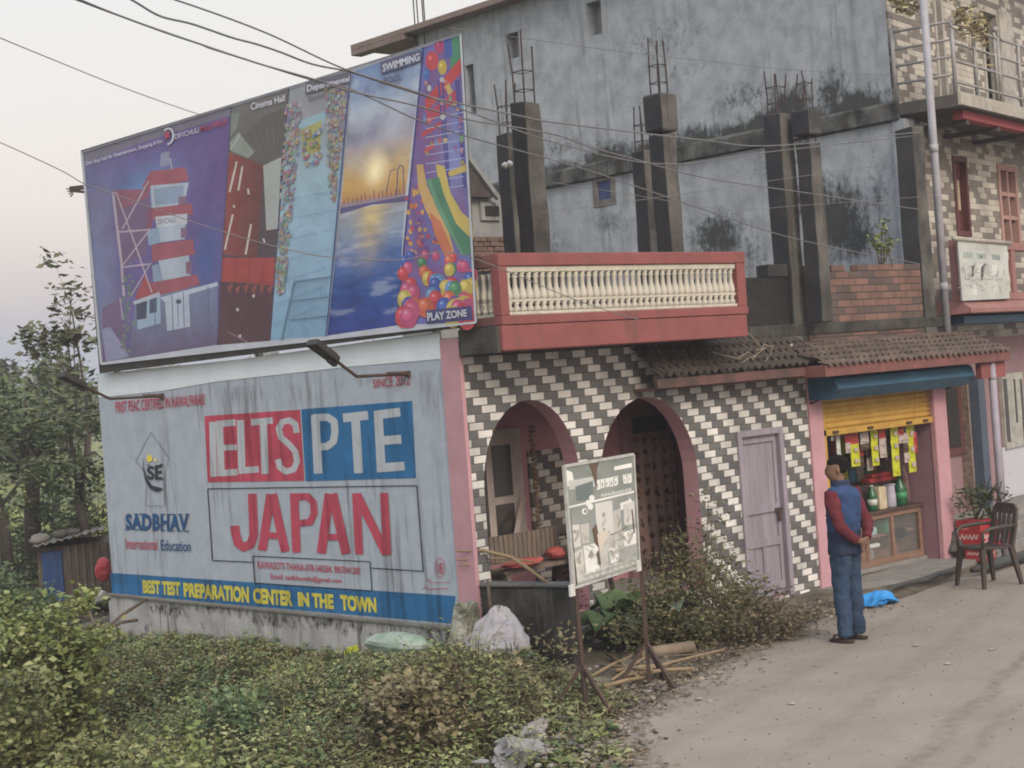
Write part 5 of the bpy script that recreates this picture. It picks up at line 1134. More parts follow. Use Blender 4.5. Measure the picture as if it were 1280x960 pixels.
hair_m = M('black_hair', (.007, .0065, .0065), .9, (.012, .011, .010), 60, bump=.6, bscale=90, spec=.1); R = []; g = G()
for z, sc, bk in ((.065, .98, .010), (.10, 1.08, .016), (.14, 1.13, .016), (.18, 1.16, .012), (.21, 1.20, .006), (.238, 1.0, .0), (.248, .45, 0)):
    rf_, rl_, off = [np.interp(z, [p[0] for p in prof], [p[i] for p in prof]) for i in (1, 2, 3)]
    if z > .2: rf_, rl_ = np.interp(z, (.2, .236, .243), (.080, .058, .02)), np.interp(z, (.2, .236, .243), (.070, .05, .02))
    r = []
    for k in range(20):
        t = 2*math.pi*k/20; c, s = math.cos(t), math.sin(t); q = sc
        if z < .16 and c > -.12: q = .88                 # leave face and temples free
        if z < .09 and abs(s) > .8: q = .90
        r.append(HC+hf*(off-bk*(c < .3)+rf_*c*q)+hl*(rl_*s*q)+ZV*(z+.004*math.sin(k*5.3)))
    R.append(r)
g.rings(R); g.build('hair', hair_m, hd_, smooth=True, subd=1)
# clothes
navy = M('blue_quilted_cloth', (.030, .062, .155), .85, (.022, .046, .115), 10, bump=.7, bscale=14); maro = M('maroon_knit', (.125, .020, .030), .9, (.09, .015, .022), 14, bump=.3, bscale=60); denim = M('blue_denim', (.036, .064, .118), .9, (.016, .031, .068), 5, stretch=(1, 1, .3), bump=.8, bscale=12)
navd = M('dark_navy_cloth', (.022, .035, .075), .85, (.017, .027, .058), 10, bump=.35, bscale=30)
def ering(c, rf_, rl_, n=20, wob=0, f=mf, l=ml, ph=0): return [c+f*rf_*math.cos(t)*(1+wob*math.sin(5*t+ph))+l*rl_*math.sin(t)*(1+wob*math.sin(4*t+ph)) for t in np.linspace(0, 2*math.pi, n, endpoint=False)]
g = G(); R = []
for z, rf_, rl_, off in ((.775, .150, .190, .0), (.84, .148, .186, .0), (.93, .140, .178, .0), (1.02, .138, .174, .0), (1.12, .142, .178, -.006), (1.22, .146, .190, -.012), (1.31, .140, .200, -.016), (1.37, .120, .198, -.012), (1.405, .095, .165, -.006), (1.425, .080, .115, -.002), (1.445, .072, .082, .002), (1.478, .070, .076, .008)):
    R.append(ering(mp(off, 0, z), rf_, rl_, 24, .012, ph=z*23))
g.rings(R); vest = g.build('body_warmer', [navy, navd], PM, smooth=True, subd=1)
for p in vest.data.polygons:
    zc = p.center.z
    if zc < 1.0: p.material_index = 1
g = G(); g.rings([ering(mp(off, 0, z), r1, r2, 20) for z, r1, r2, off in ((1.43, .080, .098, .0), (1.452, .084, .092, .002), (1.478, .082, .088, .006), (1.482, .070, .076, .006))], cap=False); g.build('collar', navd, vest, smooth=True)
g = G(); g.rings([ering(mp(-.004, 0, z), r1, r2, 24) for z, r1, r2 in ((1.155, .1445, .182), (1.165, .1475, .1855), (1.175, .1450, .1835))], cap=False); g.build('waist_seam', navd, vest, smooth=True)
def limb(name, pts, rad, mat, n=14, wob=.012):
    g = G(); R = []; pts = [np.array(p) for p in pts]; Q = []; rr = []
    for i in range(len(pts)-1):
        for k in range(5): t = k/5; Q.append(pts[i]*(1-t)+pts[i+1]*t); rr.append(rad[i]*(1-t)+rad[i+1]*t)
    Q.append(pts[-1]); rr.append(rad[-1])
    Q = [Q[0]]+[(Q[i-1]+2*Q[i]+Q[i+1])/4 for i in range(1, len(Q)-1)]+[Q[-1]]
    rr = [r*(1+wob*math.sin(i*2.3)) for i, r in enumerate(rr)]
    g.tube(Q, rr, n); return g.build(name, mat, PM, smooth=True, subd=1)
for s in (1, -1):
    limb('sleeve', [mp(-.01, .15*s, 1.385), mp(-.02, .185*s, 1.29), mp(-.115, .215*s, 1.07), mp(-.16, .14*s, .985), mp(-.19, .075*s, .935)], [.070, .070, .056, .050, .042], maro)
    limb('trouser_leg', [mp(.0, .078*s, .86), mp(.0, .084*s, .78), mp(.015, .092*s, .50), mp(-.005, .098*s, .25), mp(-.01, .10*s, .045)], [.085, .100, .080, .073, .072], denim)
    R = []; c0 = mp(.035, .112*s, 0)
    g = G(); R = [[c0+mf*(.135*math.cos(t)*k)+ml*((.048-.008*math.cos(t))*math.sin(t)*k)+ZV*z for t in np.linspace(0, 2*math.pi, 18, endpoint=False)] for z, k in ((.004, .95), (.012, 1.0), (.028, .98))]
    g.rings(R); sd2 = g.build('sandal', M('brown_sandal', (.05, .03, .022), .7, (.035, .022, .017), 12), PM, smooth=True)
    g = G(); g.rings([[c0+mf*(d+.02*math.cos(0))+ml*(.052*math.cos(t))+ZV*(.03+.045*max(0, math.sin(t))) for t in np.linspace(0, math.pi, 8)] for d in (.01, .05)], cap=False); g.build('strap', _MC['brown_sandal'], sd2, smooth=True)

tx = bpy.data.textures.new('cloth_folds', 'CLOUDS'); tx.noise_scale = .11
for o_ in list(PM.children):
    if o_.name.split('.')[0] in ('sleeve', 'trouser_leg', 'body_warmer'):
        d_ = o_.modifiers.new('folds', 'DISPLACE'); d_.texture = tx; d_.strength = .042; d_.mid_level = .5; d_.texture_coords = 'LOCAL'
        o_.modifiers['sub'].levels = o_.modifiers['sub'].render_levels = 2
# ================================================================== CHAIRS
plasm = M('dark_brown_plastic', (.055, .042, .036), .45, (.042, .033, .029), 8, bump=.04, spec=.4)
def chair_at(loc, rz, label, zs=1.0):
    T = thing('plastic_chair', label, 'chair'); S_ = lambda x, y, z: np.array([x, y, z])
    g = G(); R = []
    for y, z, w in ((-.22, .415, .40), (-.21, .435, .44), (-.10, .430, .45), (.05, .42, .44), (.20, .425, .41)): R.append([S_(-w/2, y, z-.02), S_(w/2, y, z-.02), S_(w/2, y, z+.008), S_(0, y, z-.006), S_(-w/2, y, z+.008)])
    g.rings(R); g.build('seat', plasm, T, bevel=.006)
    g = G()
    for i in range(5):
        x = -.14+i*.07; g.tube([S_(x*1.0, .205, .43), S_(x*1.1, .25, .62), S_(x*1.15, .285, .80)], [.020, .024, .020], 6)
    R = []
    for z, w, y in ((.76, .40, .275), (.80, .40, .285), (.85, .34, .296), (.87, .24, .30)): R.append([S_(-w/2, y-.012, z), S_(w/2, y-.012, z), S_(w/2, y+.014, z), S_(-w/2, y+.014, z)])
    g.rings(R)
    for s in (-1, 1): g.tube([S_(s*.20, .20, .42), S_(s*.205, .255, .64), S_(s*.19, .29, .82)], .02, 6)
    g.build('backrest', plasm, T, smooth=False, bevel=.004)
    for s in (-1, 1):
        g = G(); g.tube([S_(s*.205, .25, .64), S_(s*.245, .08, .645), S_(s*.245, -.12, .635), S_(s*.225, -.20, .60), S_(s*.215, -.205, .43)], [.018, .022, .024, .02, .018], 7); g.build('armrest', plasm, T, smooth=True)
        for y, dy in ((-.19, -.05), (.18, .07)):
            g = G(); R = []
            for z, k in ((.42, .030), (.20, .024), (.0, .018)): c = S_(s*(.19+(.42-z)*.12), y+dy*(.42-z)/.42, z); R.append([c+S_(a*k, b_*k, 0) for a, b_ in ((-1, -1), (1, -1), (1, 1), (-1, 1))])
            g.rings(R); g.build('leg', plasm, T, bevel=.003)
    T.location = tuple(loc); T.rotation_euler = (0, 0, rz); return T
c = onz(1236, 731, 0.0); fc = -RH*.93-FH*.36
chair_at((c[0], c[1], 0), math.atan2(fc[1], fc[0])+math.pi/2, 'dark brown plastic armchair standing on the road beside the red tins')
fc = -FH
chair_at((1.95, .62, .36), R_(-65), 'dark plastic chair on the veranda, half hidden behind the green sign board')

# ================================================================== SHOP GOODS
wood = M('varnished_wood', (.25, .155, .115), .6, (.18, .11, .08), 5, stretch=(1, 1, 6), bump=.12)
CAB = thing('glass_cabinet', 'wooden shop counter cabinet with two glass doors inside the shop opening', 'cabinet', (6.4, .35, .1))
cx0, cx1, cy0, cy1, cz = 5.55, 7.44, .24, .62, .74
g = G(); g.box(cx0, cx1+.03, cy0-.03, cy1, cz-.035, cz); g.build('top', M('dark_counter_top', (.09, .06, .05), .5, (.07, .045, .04), 6), CAB, bevel=.006)
g = G(); g.box(cx0, cx1, cy0, cy0+.05, .10, .18); g.box(cx0, cx1, cy0, cy0+.05, cz-.10, cz-.036)
for x in (cx0, 6.28, 6.80, cx1-.06): g.box(x, x+.06, cy0, cy0+.05, .18, cz-.10)
g.box(cx0, 6.28, cy0+.012, cy0+.04, .18, cz-.10); g.box(cx0, cx1, cy1-.02, cy1, .1, cz-.036); g.box(cx0, cx0+.02, cy0+.05, cy1-.02, .1, cz-.036); g.box(cx1-.02, cx1, cy0+.05, cy1-.02, .1, cz-.036)
g.box(cx0+.02, cx1-.02, cy0+.05, cy1-.02, .10, .13); g.box(cx0+.02, cx1-.02, cy0+.08, cy1-.02, .42, .435); g.build('body', wood, CAB, bevel=.004)
glass = bpy.data.materials.new('thin_glass'); glass.use_nodes = True; _b_ = glass.node_tree.nodes['Principled BSDF']; _b_.inputs['Alpha'].default_value = .07; _b_.inputs['Roughness'].default_value = .08; _b_.inputs['Base Color'].default_value = (.7, .75, .75, 1)
for x0 in (6.34, 6.86): G().box(x0, x0+(.46 if x0 < 6.5 else .48), cy0+.02, cy0+.026, .18, cz-.10).build('glass_door', glass, CAB)
def item(name, label, cat, gfun, mat, grp=None, smooth=True, bevel=0): 
    g = G(); gfun(g); return tag(g.build(name, mat, None, smooth=smooth, bevel=bevel), label, cat, grp)
pm = lambda n, c, r=.45: M(n, c, r, tuple(k*.8 for k in c), 10, bump=.03)
stuff_in = [('blue and purple packet on the upper shelf of the glass cabinet', (6.42, .42, .436), (.10, .08, .12), pm('violet_pack', (.12, .11, .33))), ('pale blue round box on the upper shelf of the glass cabinet', (6.62, .42, .436), (.14, .1, .10), pm('paleblue_pack', (.35, .47, .52))), ('green box on the upper shelf behind the right glass door', (6.95, .44, .436), (.20, .1, .16), pm('green_pack', (.05, .26, .12))),
            ('white packet lying flat behind the left glass door', (6.52, .33, .30), (.22, .06, .05), pm('white_pack', (.55, .56, .54))), ('grey bundle at the bottom behind the left glass door', (6.45, .42, .131), (.2, .16, .16), pm('grey_pack', (.22, .22, .22), .8))]
for lb_, c, s, m in stuff_in:
    item('packet', lb_, 'packet', lambda g: g.rings([[(c[0]+x*s[0]*k, c[1]+y*s[1]*k, c[2]+z*s[2]) for x, y in ((-.5, -.5), (.5, -.5), (.55, .5), (-.55, .5))] for z, k in ((0, .95), (.5, 1.05), (1, .9))]), m, None, False, .012)
item('scoop', 'white flat scoop behind the right glass door of the cabinet', 'scoop', lambda g: g.rings([[(7.0+.20*math.cos(t)*k+.02, .32, .415+.055*math.sin(t)*k*(1+.5*math.cos(t))+z_) for t in np.linspace(0, 2*math.pi, 18, endpoint=False)] for z_, k in ((0, 1), (.012, .9))]), pm('white_pack', (.55, .56, .54)))
# jars and bottles along the counter
def bottle(x, y, h, r, mb, mc, label, cap=True, neck=.35, cat='bottle', name='bottle', lab=None):
    B_ = thing(name, label, cat, (x, y, cz)); g = G(); g.lathe((x, y, cz), [(r*.9, 0), (r, .02), (r, h*.55), (r*.9, h*.66), (r*neck, h*.86), (r*neck, h*.95)], 14); g.build('body', mb, B_, smooth=True)
    g = G(); g.lathe((x, y, cz), [(r*neck*1.15, h*.95), (r*neck*1.15, h)], 12); g.build('cap', mc, B_, smooth=True)
    if lab: g = G(); g.lathe((x, y, cz), [(r*1.02, h*.22), (r*1.02, h*.46)], 14); g.build('label_band', lab, B_, smooth=True)
gb = M('green_bottle_plastic', (.02, .115, .05), .25, (.015, .08, .035), 6, bump=0, spec=.5); wb = pm('white_pack', (.55, .56, .54)); cb = pm('cream_tin', (.55, .47, .33)); pj = pm('lavender_jar', (.40, .38, .47)); rb_ = pm('red_pack', (.35, .05, .05)); 
bottle(6.56, .32, .30, .060, gb, wb, 'green bottle with a white label, left of the cream tin on the counter', lab=wb)
bottle(6.95, .34, .28, .075, pj, pj, 'pale lavender jar between the cream tin and the large green bottle', neck=.9, cat='jar', name='jar')
bottle(7.20, .36, .35, .080, gb, gb, 'large dark green bottle at the right end of the counter', neck=.4, lab=pm('green_pack', (.05, .26, .12)))
item('tin', 'tall cream rectangular tin beside the lavender jar on the counter', 'tin', lambda g: g.box(6.66, 6.81, .28, .40, cz, cz+.27), cb, None, False, .012)
item('red_tray', 'red tray of sweets stacked behind the jars on the counter', 'tray', lambda g: (g.box(6.75, 7.3, .46, .60, cz+.30, cz+.36), g.box(6.8, 7.2, .46, .58, cz+.365, cz+.41)), rb_, None, False, .012)
item('crate', 'dark crate carrying the red tray behind the jars', 'crate', lambda g: (g.box(6.5, 7.3, .45, .61, cz, cz+.298),), M('dark_crate', (.05, .04, .035), .8), None, False, .008)
item('cloth_bundle', 'dusky pink cloth bundle at the right end of the counter by the mauve wall', 'cloth', lambda g: g.rings([[(7.36+.07*k*math.cos(t)*(1+.2*math.sin(3*t+z*9)), .42+.09*k*math.sin(t), cz+z) for t in np.linspace(0, 2*math.pi, 14, endpoint=False)] for z, k in ((0, 1), (.1, 1.1), (.22, .9), (.36, .7), (.48, .35))]), M('dusky_cloth', (.19, .12, .115), .9, (.12, .07, .07), 14, bump=.3))
# stock further back in the gloom
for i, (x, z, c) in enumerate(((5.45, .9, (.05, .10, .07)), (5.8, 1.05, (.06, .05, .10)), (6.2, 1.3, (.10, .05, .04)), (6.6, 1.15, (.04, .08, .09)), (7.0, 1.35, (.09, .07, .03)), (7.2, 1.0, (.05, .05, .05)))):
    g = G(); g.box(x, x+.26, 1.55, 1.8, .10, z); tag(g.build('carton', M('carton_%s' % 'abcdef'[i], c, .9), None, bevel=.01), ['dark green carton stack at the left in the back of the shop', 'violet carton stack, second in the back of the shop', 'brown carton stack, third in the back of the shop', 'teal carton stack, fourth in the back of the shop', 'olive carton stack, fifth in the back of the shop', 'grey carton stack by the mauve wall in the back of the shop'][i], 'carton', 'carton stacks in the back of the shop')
SHELF = thing('wall_shelf', 'dark two-tier wooden shelf of goods on the back wall of the shop', 'shelf', (6.4, .9, 1.0))
for z in (1.02, 1.36): G().box(5.35, 7.40, .75, 1.10, z, z+.025).build('board', M('dark_shelf_wood', (.10, .065, .05), .8), SHELF)
for x in (5.35, 6.36, 7.37): G().box(x, x+.03, .76, 1.10, .1, 1.7).build('upright', _MC['dark_shelf_wood'], SHELF)
SC = [((.30, .06, .05), 'red'), ((.40, .38, .05), 'yellow'), ((.06, .16, .26), 'blue'), ((.38, .36, .33), 'white'), ((.06, .18, .08), 'green'), ((.30, .16, .05), 'orange'), ((.16, .09, .20), 'purple')]
k_ = 0
for z in (1.046, 1.386):
    x = 5.42
    while x < 7.28:
        w_ = rng.uniform(.09, .17); h_ = rng.uniform(.15, .27); c_, n_ = SC[k_ % 7]; m_ = M('stock_'+n_, c_, .5, tuple(v*.75 for v in c_), 9, bump=.05); g = G(); g.rings([[(x+a*w_, .78+b_*.16, z+h_*t) for a, b_ in ((0, 0), (.9, 0), (.9, 1), (0, 1))] for t in (0, .5, 1)])
        tag(g.build('goods_box', m_, None, bevel=.012), '%s goods box on the %s tier of the shelf deep in the shop' % (n_, 'lower' if z < 1.2 else 'upper'), 'box', '%s boxes on the %s shelf tier' % (n_, 'lower' if z < 1.2 else 'upper')); x += w_+.015; k_ += 1
# strips of snack packets hanging from the shutter
lime = pm('lime_foil', (.50, .52, .035), .3); ltan = pm('pale_foil', (.45, .38, .36), .3); redf = pm('red_foil', (.40, .06, .06), .3); whs = pm('white_pack', (.55, .56, .54)); dkf = pm('dark_foil', (.09, .06, .045), .3)
STR = [(1047, 540, 573, 5, [whs], 'narrow white strip hanging at the left of the snack strips'), (1040, 541, 551, 4, [whs], 'short white tag hanging beside the narrow white strip'), (1067, 541, 576, 11, [redf, lime, lime], 'lime snack strip with a red top packet, leftmost of the lime strips'), (1080, 540, 562, 11, [ltan, ltan, dkf], 'pale pink snack strip between the two left lime strips'), (1092, 538, 575, 9, [lime]*3, 'narrow lime snack strip, second of the lime strips'), (1102, 536, 572, 9, [redf, ltan, ltan], 'red and white snack strip in the middle of the row'),
       (1117, 534, 588, 10, [lime]*4, 'longest lime snack strip, right of the red and white strip'), (1126, 534, 554, 8, [redf, ltan], 'short red and white snack strip between the two right lime strips'), (1137, 532, 583, 10, [lime]*3, 'lime snack strip at the right end of the row'), (1109, 545, 575, 8, [dkf]*2, 'dark brown snack strip in the middle, behind the longest lime strip'),
       (1059, 541, 566, 7, [redf, ltan], 'short red and pale strip left of the leftmost lime strip'), (1074, 543, 583, 8, [dkf, redf, dkf], 'dark and red strip behind the leftmost lime strip'), (1085, 542, 588, 8, [dkf, dkf, ltan], 'dark strip with a pale lower packet behind the narrow lime strip'), (1132, 541, 578, 8, [ltan, dkf, ltan], 'pale and dark strip just left of the rightmost lime strip'), (1143, 540, 566, 6, [redf, redf], 'short all-red strip at the far right of the row')]
for px, y0, y1, w, ms, lb_ in STR:
    Y = .14 if ms[0] is not dkf else .22; A0 = ony(px, y0, Y); y1 = y1+7 if lime in ms else y1; A1 = ony(px+(y1-y0)*.074, y1, Y); n = len(ms); wm = w/2050*18.6*1.7
    T = thing('snack_strip', lb_, 'snack strip', (A0[0], Y, A1[2]), 'snack strips hanging in the shop')
    G().tube([(A0[0], Y, 1.76), (A0[0], Y, A0[2]-.01)], .004, 5).build('string', whs, T)
    for i, m in enumerate(ms):
        za, zb = A0[2]+(A1[2]-A0[2])*i/n, A0[2]+(A1[2]-A0[2])*(i+1)/n; g = G(); R = []
        for t, d in ((0, .003), (.12, .004), (.3, .02), (.6, .024), (.88, .005), (1, .003)): z = za+(zb-za)*t; dx = rng.uniform(-.006, .006); R.append([(A0[0]-wm/2+dx, Y, z), (A0[0]+dx, Y-d, z), (A0[0]+wm/2+dx, Y, z), (A0[0]+dx, Y+d, z)])
        g.rings(R); g.build('snack_packet', m, T)
        if m is lime and i < 3: g = G(); zc = (za+zb)/2; g.obox((A0[0], Y-.024, zc), (wm*.5, 0, 0), (0, .003, 0), (0, 0, abs(zb-za)*.3)); g.build('packet_badge', ltan, T)

# ================================================================== RED TINS WITH PLANTS, sack, hose, bags
redt = M('red_tin', (.38, .035, .04), .45, (.30, .03, .035), 5, bump=.06, streak=((.45, .36, .34), .35, .6))
def tuft(g, c, n, r, h, size, droop=.3): 
    t = rng.random(n); an = rng.random(n)*2*math.pi; rr_ = r*np.sqrt(rng.random(n)); P = np.stack([c[0]+rr_*np.cos(an), c[1]+rr_*np.sin(an), c[2]+h*(t**.8)], 1); leaves(g, P, size, .6, .45, droop)
leafD = Mleaf('dark_pot_leaf', (.035, .055, .025), (.06, .085, .035), (.10, .12, .06))
leafG = Mleaf('green_leaf', (.045, .07, .025), (.075, .105, .04), (.13, .15, .065))
def tin(px, py, z0, w, h, label, plant):
    p = onz(px, py, z0); T = thing('planter_tin', label, 'planter', p, 'red tins used as planters'); h2 = w/2
    g = G(); g.rings([[(p[0]+x*h2*k, p[1]+y*h2*k, z0+z) for x, y in ((-1, -1), (1, -1), (1, 1), (-1, 1))] for z, k in ((0, 1), (h*.97, 1), (h, 1.03))]); g.build('tin', redt, T, bevel=.008)
    A_ = Art(lambda u, v: np.array([p[0]-h2+u*w, p[1]-h2-.003, z0+h*(1-v)]), (0, -1, 0)); A_.col = []
    A_.path([(.10+.8*i/40, .57+.07*math.sin(i*.75)+.03*math.sin(i*1.9)) for i in range(41)], .045, (.60, .50, .48)); A_.path([(.1, .74), (.4, .70), (.9, .76)], .035, (.60, .50, .48))
    A_.build('logo', printed, T, colors=np.array(A_.col))
    A_ = Art(lambda u, v: np.array([p[0]-h2-.003, p[1]+h2-u*w, z0+h*(1-v)]), (-1, 0, 0)); A_.path([(.12+.75*i/40, .55+.07*math.sin(i*.75)+.03*math.sin(i*1.9)) for i in range(41)], .045, (.60, .50, .48)); A_.pl([(.2, .2), (.5, .16), (.52, .3), (.22, .32)], (.50, .16, .15)); A_.build('logo', printed, T, colors=np.array(A_.col))
    if plant:
        g = G(); 
        for k in range(9): a_ = rng.random()*6.28; g.tube([(p[0], p[1], z0+h-.03), (p[0]+.12*math.cos(a_), p[1]+.12*math.sin(a_), z0+h+.2), (p[0]+.28*math.cos(a_), p[1]+.28*math.sin(a_), z0+h+rng.uniform(.12, .5))], .007, 5)
        s_ = g.build('plant', M('plant_stem', (.07, .07, .035)), T); g = G(); tuft(g, (p[0]-.05, p[1], z0+h), 190, .27, .40, .075); g.build('foliage', leafD, s_)
    return T
tin(1222, 686, .14, .34, .36, 'red tin planter with a bushy plant, seen left of the chair back', True)
tin(1243, 684, .14, .28, .34, 'red tin planter seen under the arm of the plastic chair', True)
tin(1226, 700, .03, .26, .20, 'low dented red tin on the pavement behind the chair legs', False)
def crumple(c, s, seed, n=14, m=9, flat=.0, amp=.75):
    f = vnoise(5, 5, seed, 3); R = []
    for j in range(m):
        v = j/(m-1); ph = math.pi*(v*(.5 if flat else 1)) ; r = []
        for i in range(n):
            t = 2*math.pi*i/n; k = 1-amp*.47+amp*f((i % n)/n*.999, v*.99)*(1 if i else 1)
            r.append((c[0]+s[0]*math.cos(t)*math.sin(max(.08, math.pi-ph) if not flat else math.pi/2-ph+.02)*k, c[1]+s[1]*math.sin(t)*math.sin(max(.08, math.pi-ph) if not flat else math.pi/2-ph+.02)*k, c[2]+(s[2]*(.5-.5*math.cos(ph)) if not flat else s[2]*math.sin(ph)*k)))
        R.append(r)
    return R
def bag(name, label, cat, px, py, z, s, mat, seed, dz=0):
    p = onz(px, py, z); g = G(); g.rings(crumple((p[0], p[1], z+dz), s, seed, 22, 11, amp=1.25)); return tag(g.build(name, mat, None, smooth=False), label, cat)
sackw = M('white_woven_sack', (.46, .44, .45), .8, (.35, .33, .335), 5, bump=.25, bscale=9, streak=((.18, .15, .13), .4, .56)); sackg = M('grey_sack', (.10, .095, .09), .95, (.07, .065, .06), 9, bump=.5)
bag('sack', 'dark grey lumpy sack leaning beside the pink shop pillar', 'sack', 1200, 700, .0, (.24, .2, .40), sackg, 12)

hz = [onz(x, y, .03) for x, y in ((1105, 745), (1120, 738), (1135, 731), (1155, 728), (1175, 722), (1190, 716), (1200, 709))]
g = G(); g.tube([p+np.array([0, 0, .03+.015*math.sin(i*2)]) for i, p in enumerate(hz)], [.015, .028, .025, .035, .03, .035, .02], 8); tag(g.build('rolled_tarpaulin', M('black_tarpaulin', (.06, .062, .06), .6, (.045, .046, .045), 8, bump=.6, bscale=20), None, smooth=True), 'black rolled tarpaulin lying along the pavement edge below the shop', 'tarpaulin')
g = G(); hb = [onz(x, y, .02) for x, y in ((1215, 718), (1235, 714), (1258, 706), (1285, 700))]; g.tube([p+np.array([0, 0, .05]) for p in hb], [.03, .06, .06, .07], 8); tag(g.build('tarpaulin_heap', _MC['black_tarpaulin'], None, smooth=True), 'black tarpaulin heap behind the chair at the right edge', 'tarpaulin')
# ================================================================== DARK GARDEN WALL, bamboo, rubbish sacks
P0 = np.array([.02, -.03, 0]); P1 = onx(712, 734, .30); P1 = np.array([.30, P1[1], 0]); dw = P1-P0; Lw = np.linalg.norm(dw); dw /= Lw; nw = np.array([-dw[1], dw[0], 0])
zt0, zt1 = onx(574, 731, .02)[2]-.01, onx(712, 735, .30)[2]
g = G(); R = []
for i in range(14):
    t = i/13; c = P0+dw*Lw*t; z = zt0+(zt1-zt0)*t+rng.uniform(-.012, .012); R.append([c-nw*.0+ZV*-.4, c-nw*.0+ZV*z, c+nw*.14+ZV*z, c+nw*.14+ZV*-.4])
g.rings(R); LW_ = thing('garden_wall', 'low black mossy wall running from the pink house corner towards the sign', 'wall', P0); g.build('wall', mossy, LW_, bevel=.012)
g = G(); g.rings([[P0+dw*Lw*t+nw*a_+ZV*(zt0+(zt1-zt0)*t+b_) for a_, b_ in ((-.02, .004), (-.02, .035), (.16, .035), (.16, .004))] for t in np.linspace(.0, 1, 8)]); g.build('coping', M('grey_coping', (.15, .155, .15), .95, (.09, .09, .085), 5, bump=.4), LW_, bevel=.01)
bam = M('dry_bamboo', (.27, .20, .12), .75, (.20, .145, .085), 14, bump=.15); bamd = M('old_stick', (.13, .10, .075), .9, (.09, .07, .055), 14, bump=.2)
def pole(pts, r, label, mat=bam, grp=None, cat='pole', name='bamboo_pole'): g = G(); g.tube(pts, r, 7); return tag(g.build(name, mat, None, smooth=True), label, cat, grp)
w_ = lambda x, y, X: onx(x, y, X)
pole([w_(572, 689, -.12), w_(604, 688, .10), w_(640, 697, .18), w_(665, 714, .25), w_(692, 735, .30)], [.010, .016, .018, .017, .014], 'bent split bamboo arching over the dark garden wall', grp='bamboo on the garden wall')
pole([w_(572, 700, -.1), w_(600, 698, .12), w_(640, 698, .3), w_(668, 703, .5)], .009, 'thin straight bamboo just below the bent one', grp='bamboo on the garden wall')
pole([w_(575, 707, -.1), w_(600, 703, .12), w_(645, 703, .4)], .008, 'short thin cane, lowest of the canes on the garden wall', grp='bamboo on the garden wall')
pole([w_(616, 727, .05)+np.array([-.06, 0, .02]), w_(614, 770, -.1)], .016, 'short upright stake standing against the dark garden wall', bamd, name='stake', cat='stake')
# slatted bench and bits on the veranda
g = G(); A0 = ony(604, 668, .55); 
BN_ = thing('slatted_bench', 'grey wooden slatted bench back standing in the left arch', 'bench', (A0[0], .55, .36)); 
for i in range(15): g.box(.68+i*.062, .68+i*.062+.052, .55, .575, .86, 1.13)
g.box(.66, 1.64, .575, .60, 1.08, 1.12); g.box(.66, 1.64, .575, .60, .90, .94); g.build('back_slats', M('grey_timber', (.20, .165, .135), .9, (.13, .105, .09), 9, stretch=(3, 3, .4), bump=.3), BN_, bevel=.003)
g = G(); g.box(.66, 1.66, .34, .60, .78, .82); g.build('seat', _MC['grey_timber'], BN_, bevel=.004)
for x in (.70, 1.58): G().box(x, x+.05, .36, .58, .36, .78).build('leg', _MC['grey_timber'], BN_)
redc = M('coral_cloth', (.40, .10, .09), .9, (.30, .07, .065), 9, bump=.4)
g = G(); g.rings(crumple((.86, .30, .83), (.26, .10, .09), 41, 18, 8)); tag(g.build('cloth', redc, None), 'coral red cloth lying on the bench in the left arch', 'cloth')
g = G(); g.rings(crumple((1.42, .42, .83), (.11, .09, .13), 42, 14, 8)); tag(g.build('cloth', redc, None), 'small red bundle at the right end of the bench', 'cloth')
# sacks in front of the wall
BLUEBAG = onz(1096, 754, .0)

def drape(name, label, pts, zs, mat, thick, seed, z0):
    """a slumped sack: a closed pillow over a traced ground footprint with folds"""
    f = vnoise(6, 6, seed, 4); C0 = np.mean(pts, 0); n = 40; L_ = len(pts); R = []
    ring = []
    for i in range(n):
        t = i/n*L_; k = int(t); u = t-k; u = u*u*(3-2*u); ring.append(np.array(pts[k])*(1-u)+np.array(pts[(k+1) % L_])*u)
    for j, (s, h) in enumerate(((1, 0), (1.04, .25), (.97, .55), (.80, .82), (.55, .98), (.25, 1.02), (.04, 1.0))):
        r = []
        for i, p in enumerate(ring):
            fold = .86+.34*f(i/n, j/7*.99)+.05*math.sin(i*1.9+j); q = C0+(p-C0)*s*(.9+.2*f((i/n+.37) % 1, j/8)); zz = np.interp(i, range(0, n+1, n//len(zs)), list(zs)+[zs[0]]) if hasattr(zs, '__len__') else zs
            r.append((q[0], q[1], z0+zz*h*fold))
        R.append(r)
    g = G(); g.rings(R); o = g.build(name, mat, None, smooth=False); return tag(o, label, 'sack')
gp_ = lambda x, y, z: onz(x, y, z)[:2]
def slump(label, peaks, mat, seed, n=34, m=15, amp=.55, name='sack', cat='sack'):
    """a soft sack standing on the ground: rings that follow a bent spine, with pleats"""
    f = vnoise(7, 7, seed, 4); R = []; P = np.array([p[:3] for p in peaks]); rx = [p[3] for p in peaks]; ry = [p[4] for p in peaks]; tt = np.linspace(0, 1, len(peaks))
    for j in range(m):
        v = j/(m-1); c = np.array([np.interp(v, tt, P[:, i]) for i in range(3)]); a_, b_ = np.interp(v, tt, rx), np.interp(v, tt, ry); r = []
        for i in range(n):
            t = 2*math.pi*i/n; w_ = abs(((i/n+.5) % 1)-.5)*2; k = 1-amp*.5+amp*f(w_*.98, v*.98)+.10*math.sin(i*1.7+seed)*math.sin(3*v+i*.3)
            r.append((c[0]+a_*k*math.cos(t), c[1]+b_*k*math.sin(t), c[2]+.03*math.sin(3*t+5*v+seed)))
        R.append(r)
    g = G(); g.rings(R); return tag(g.build(name, mat, None, smooth=False), label, cat)
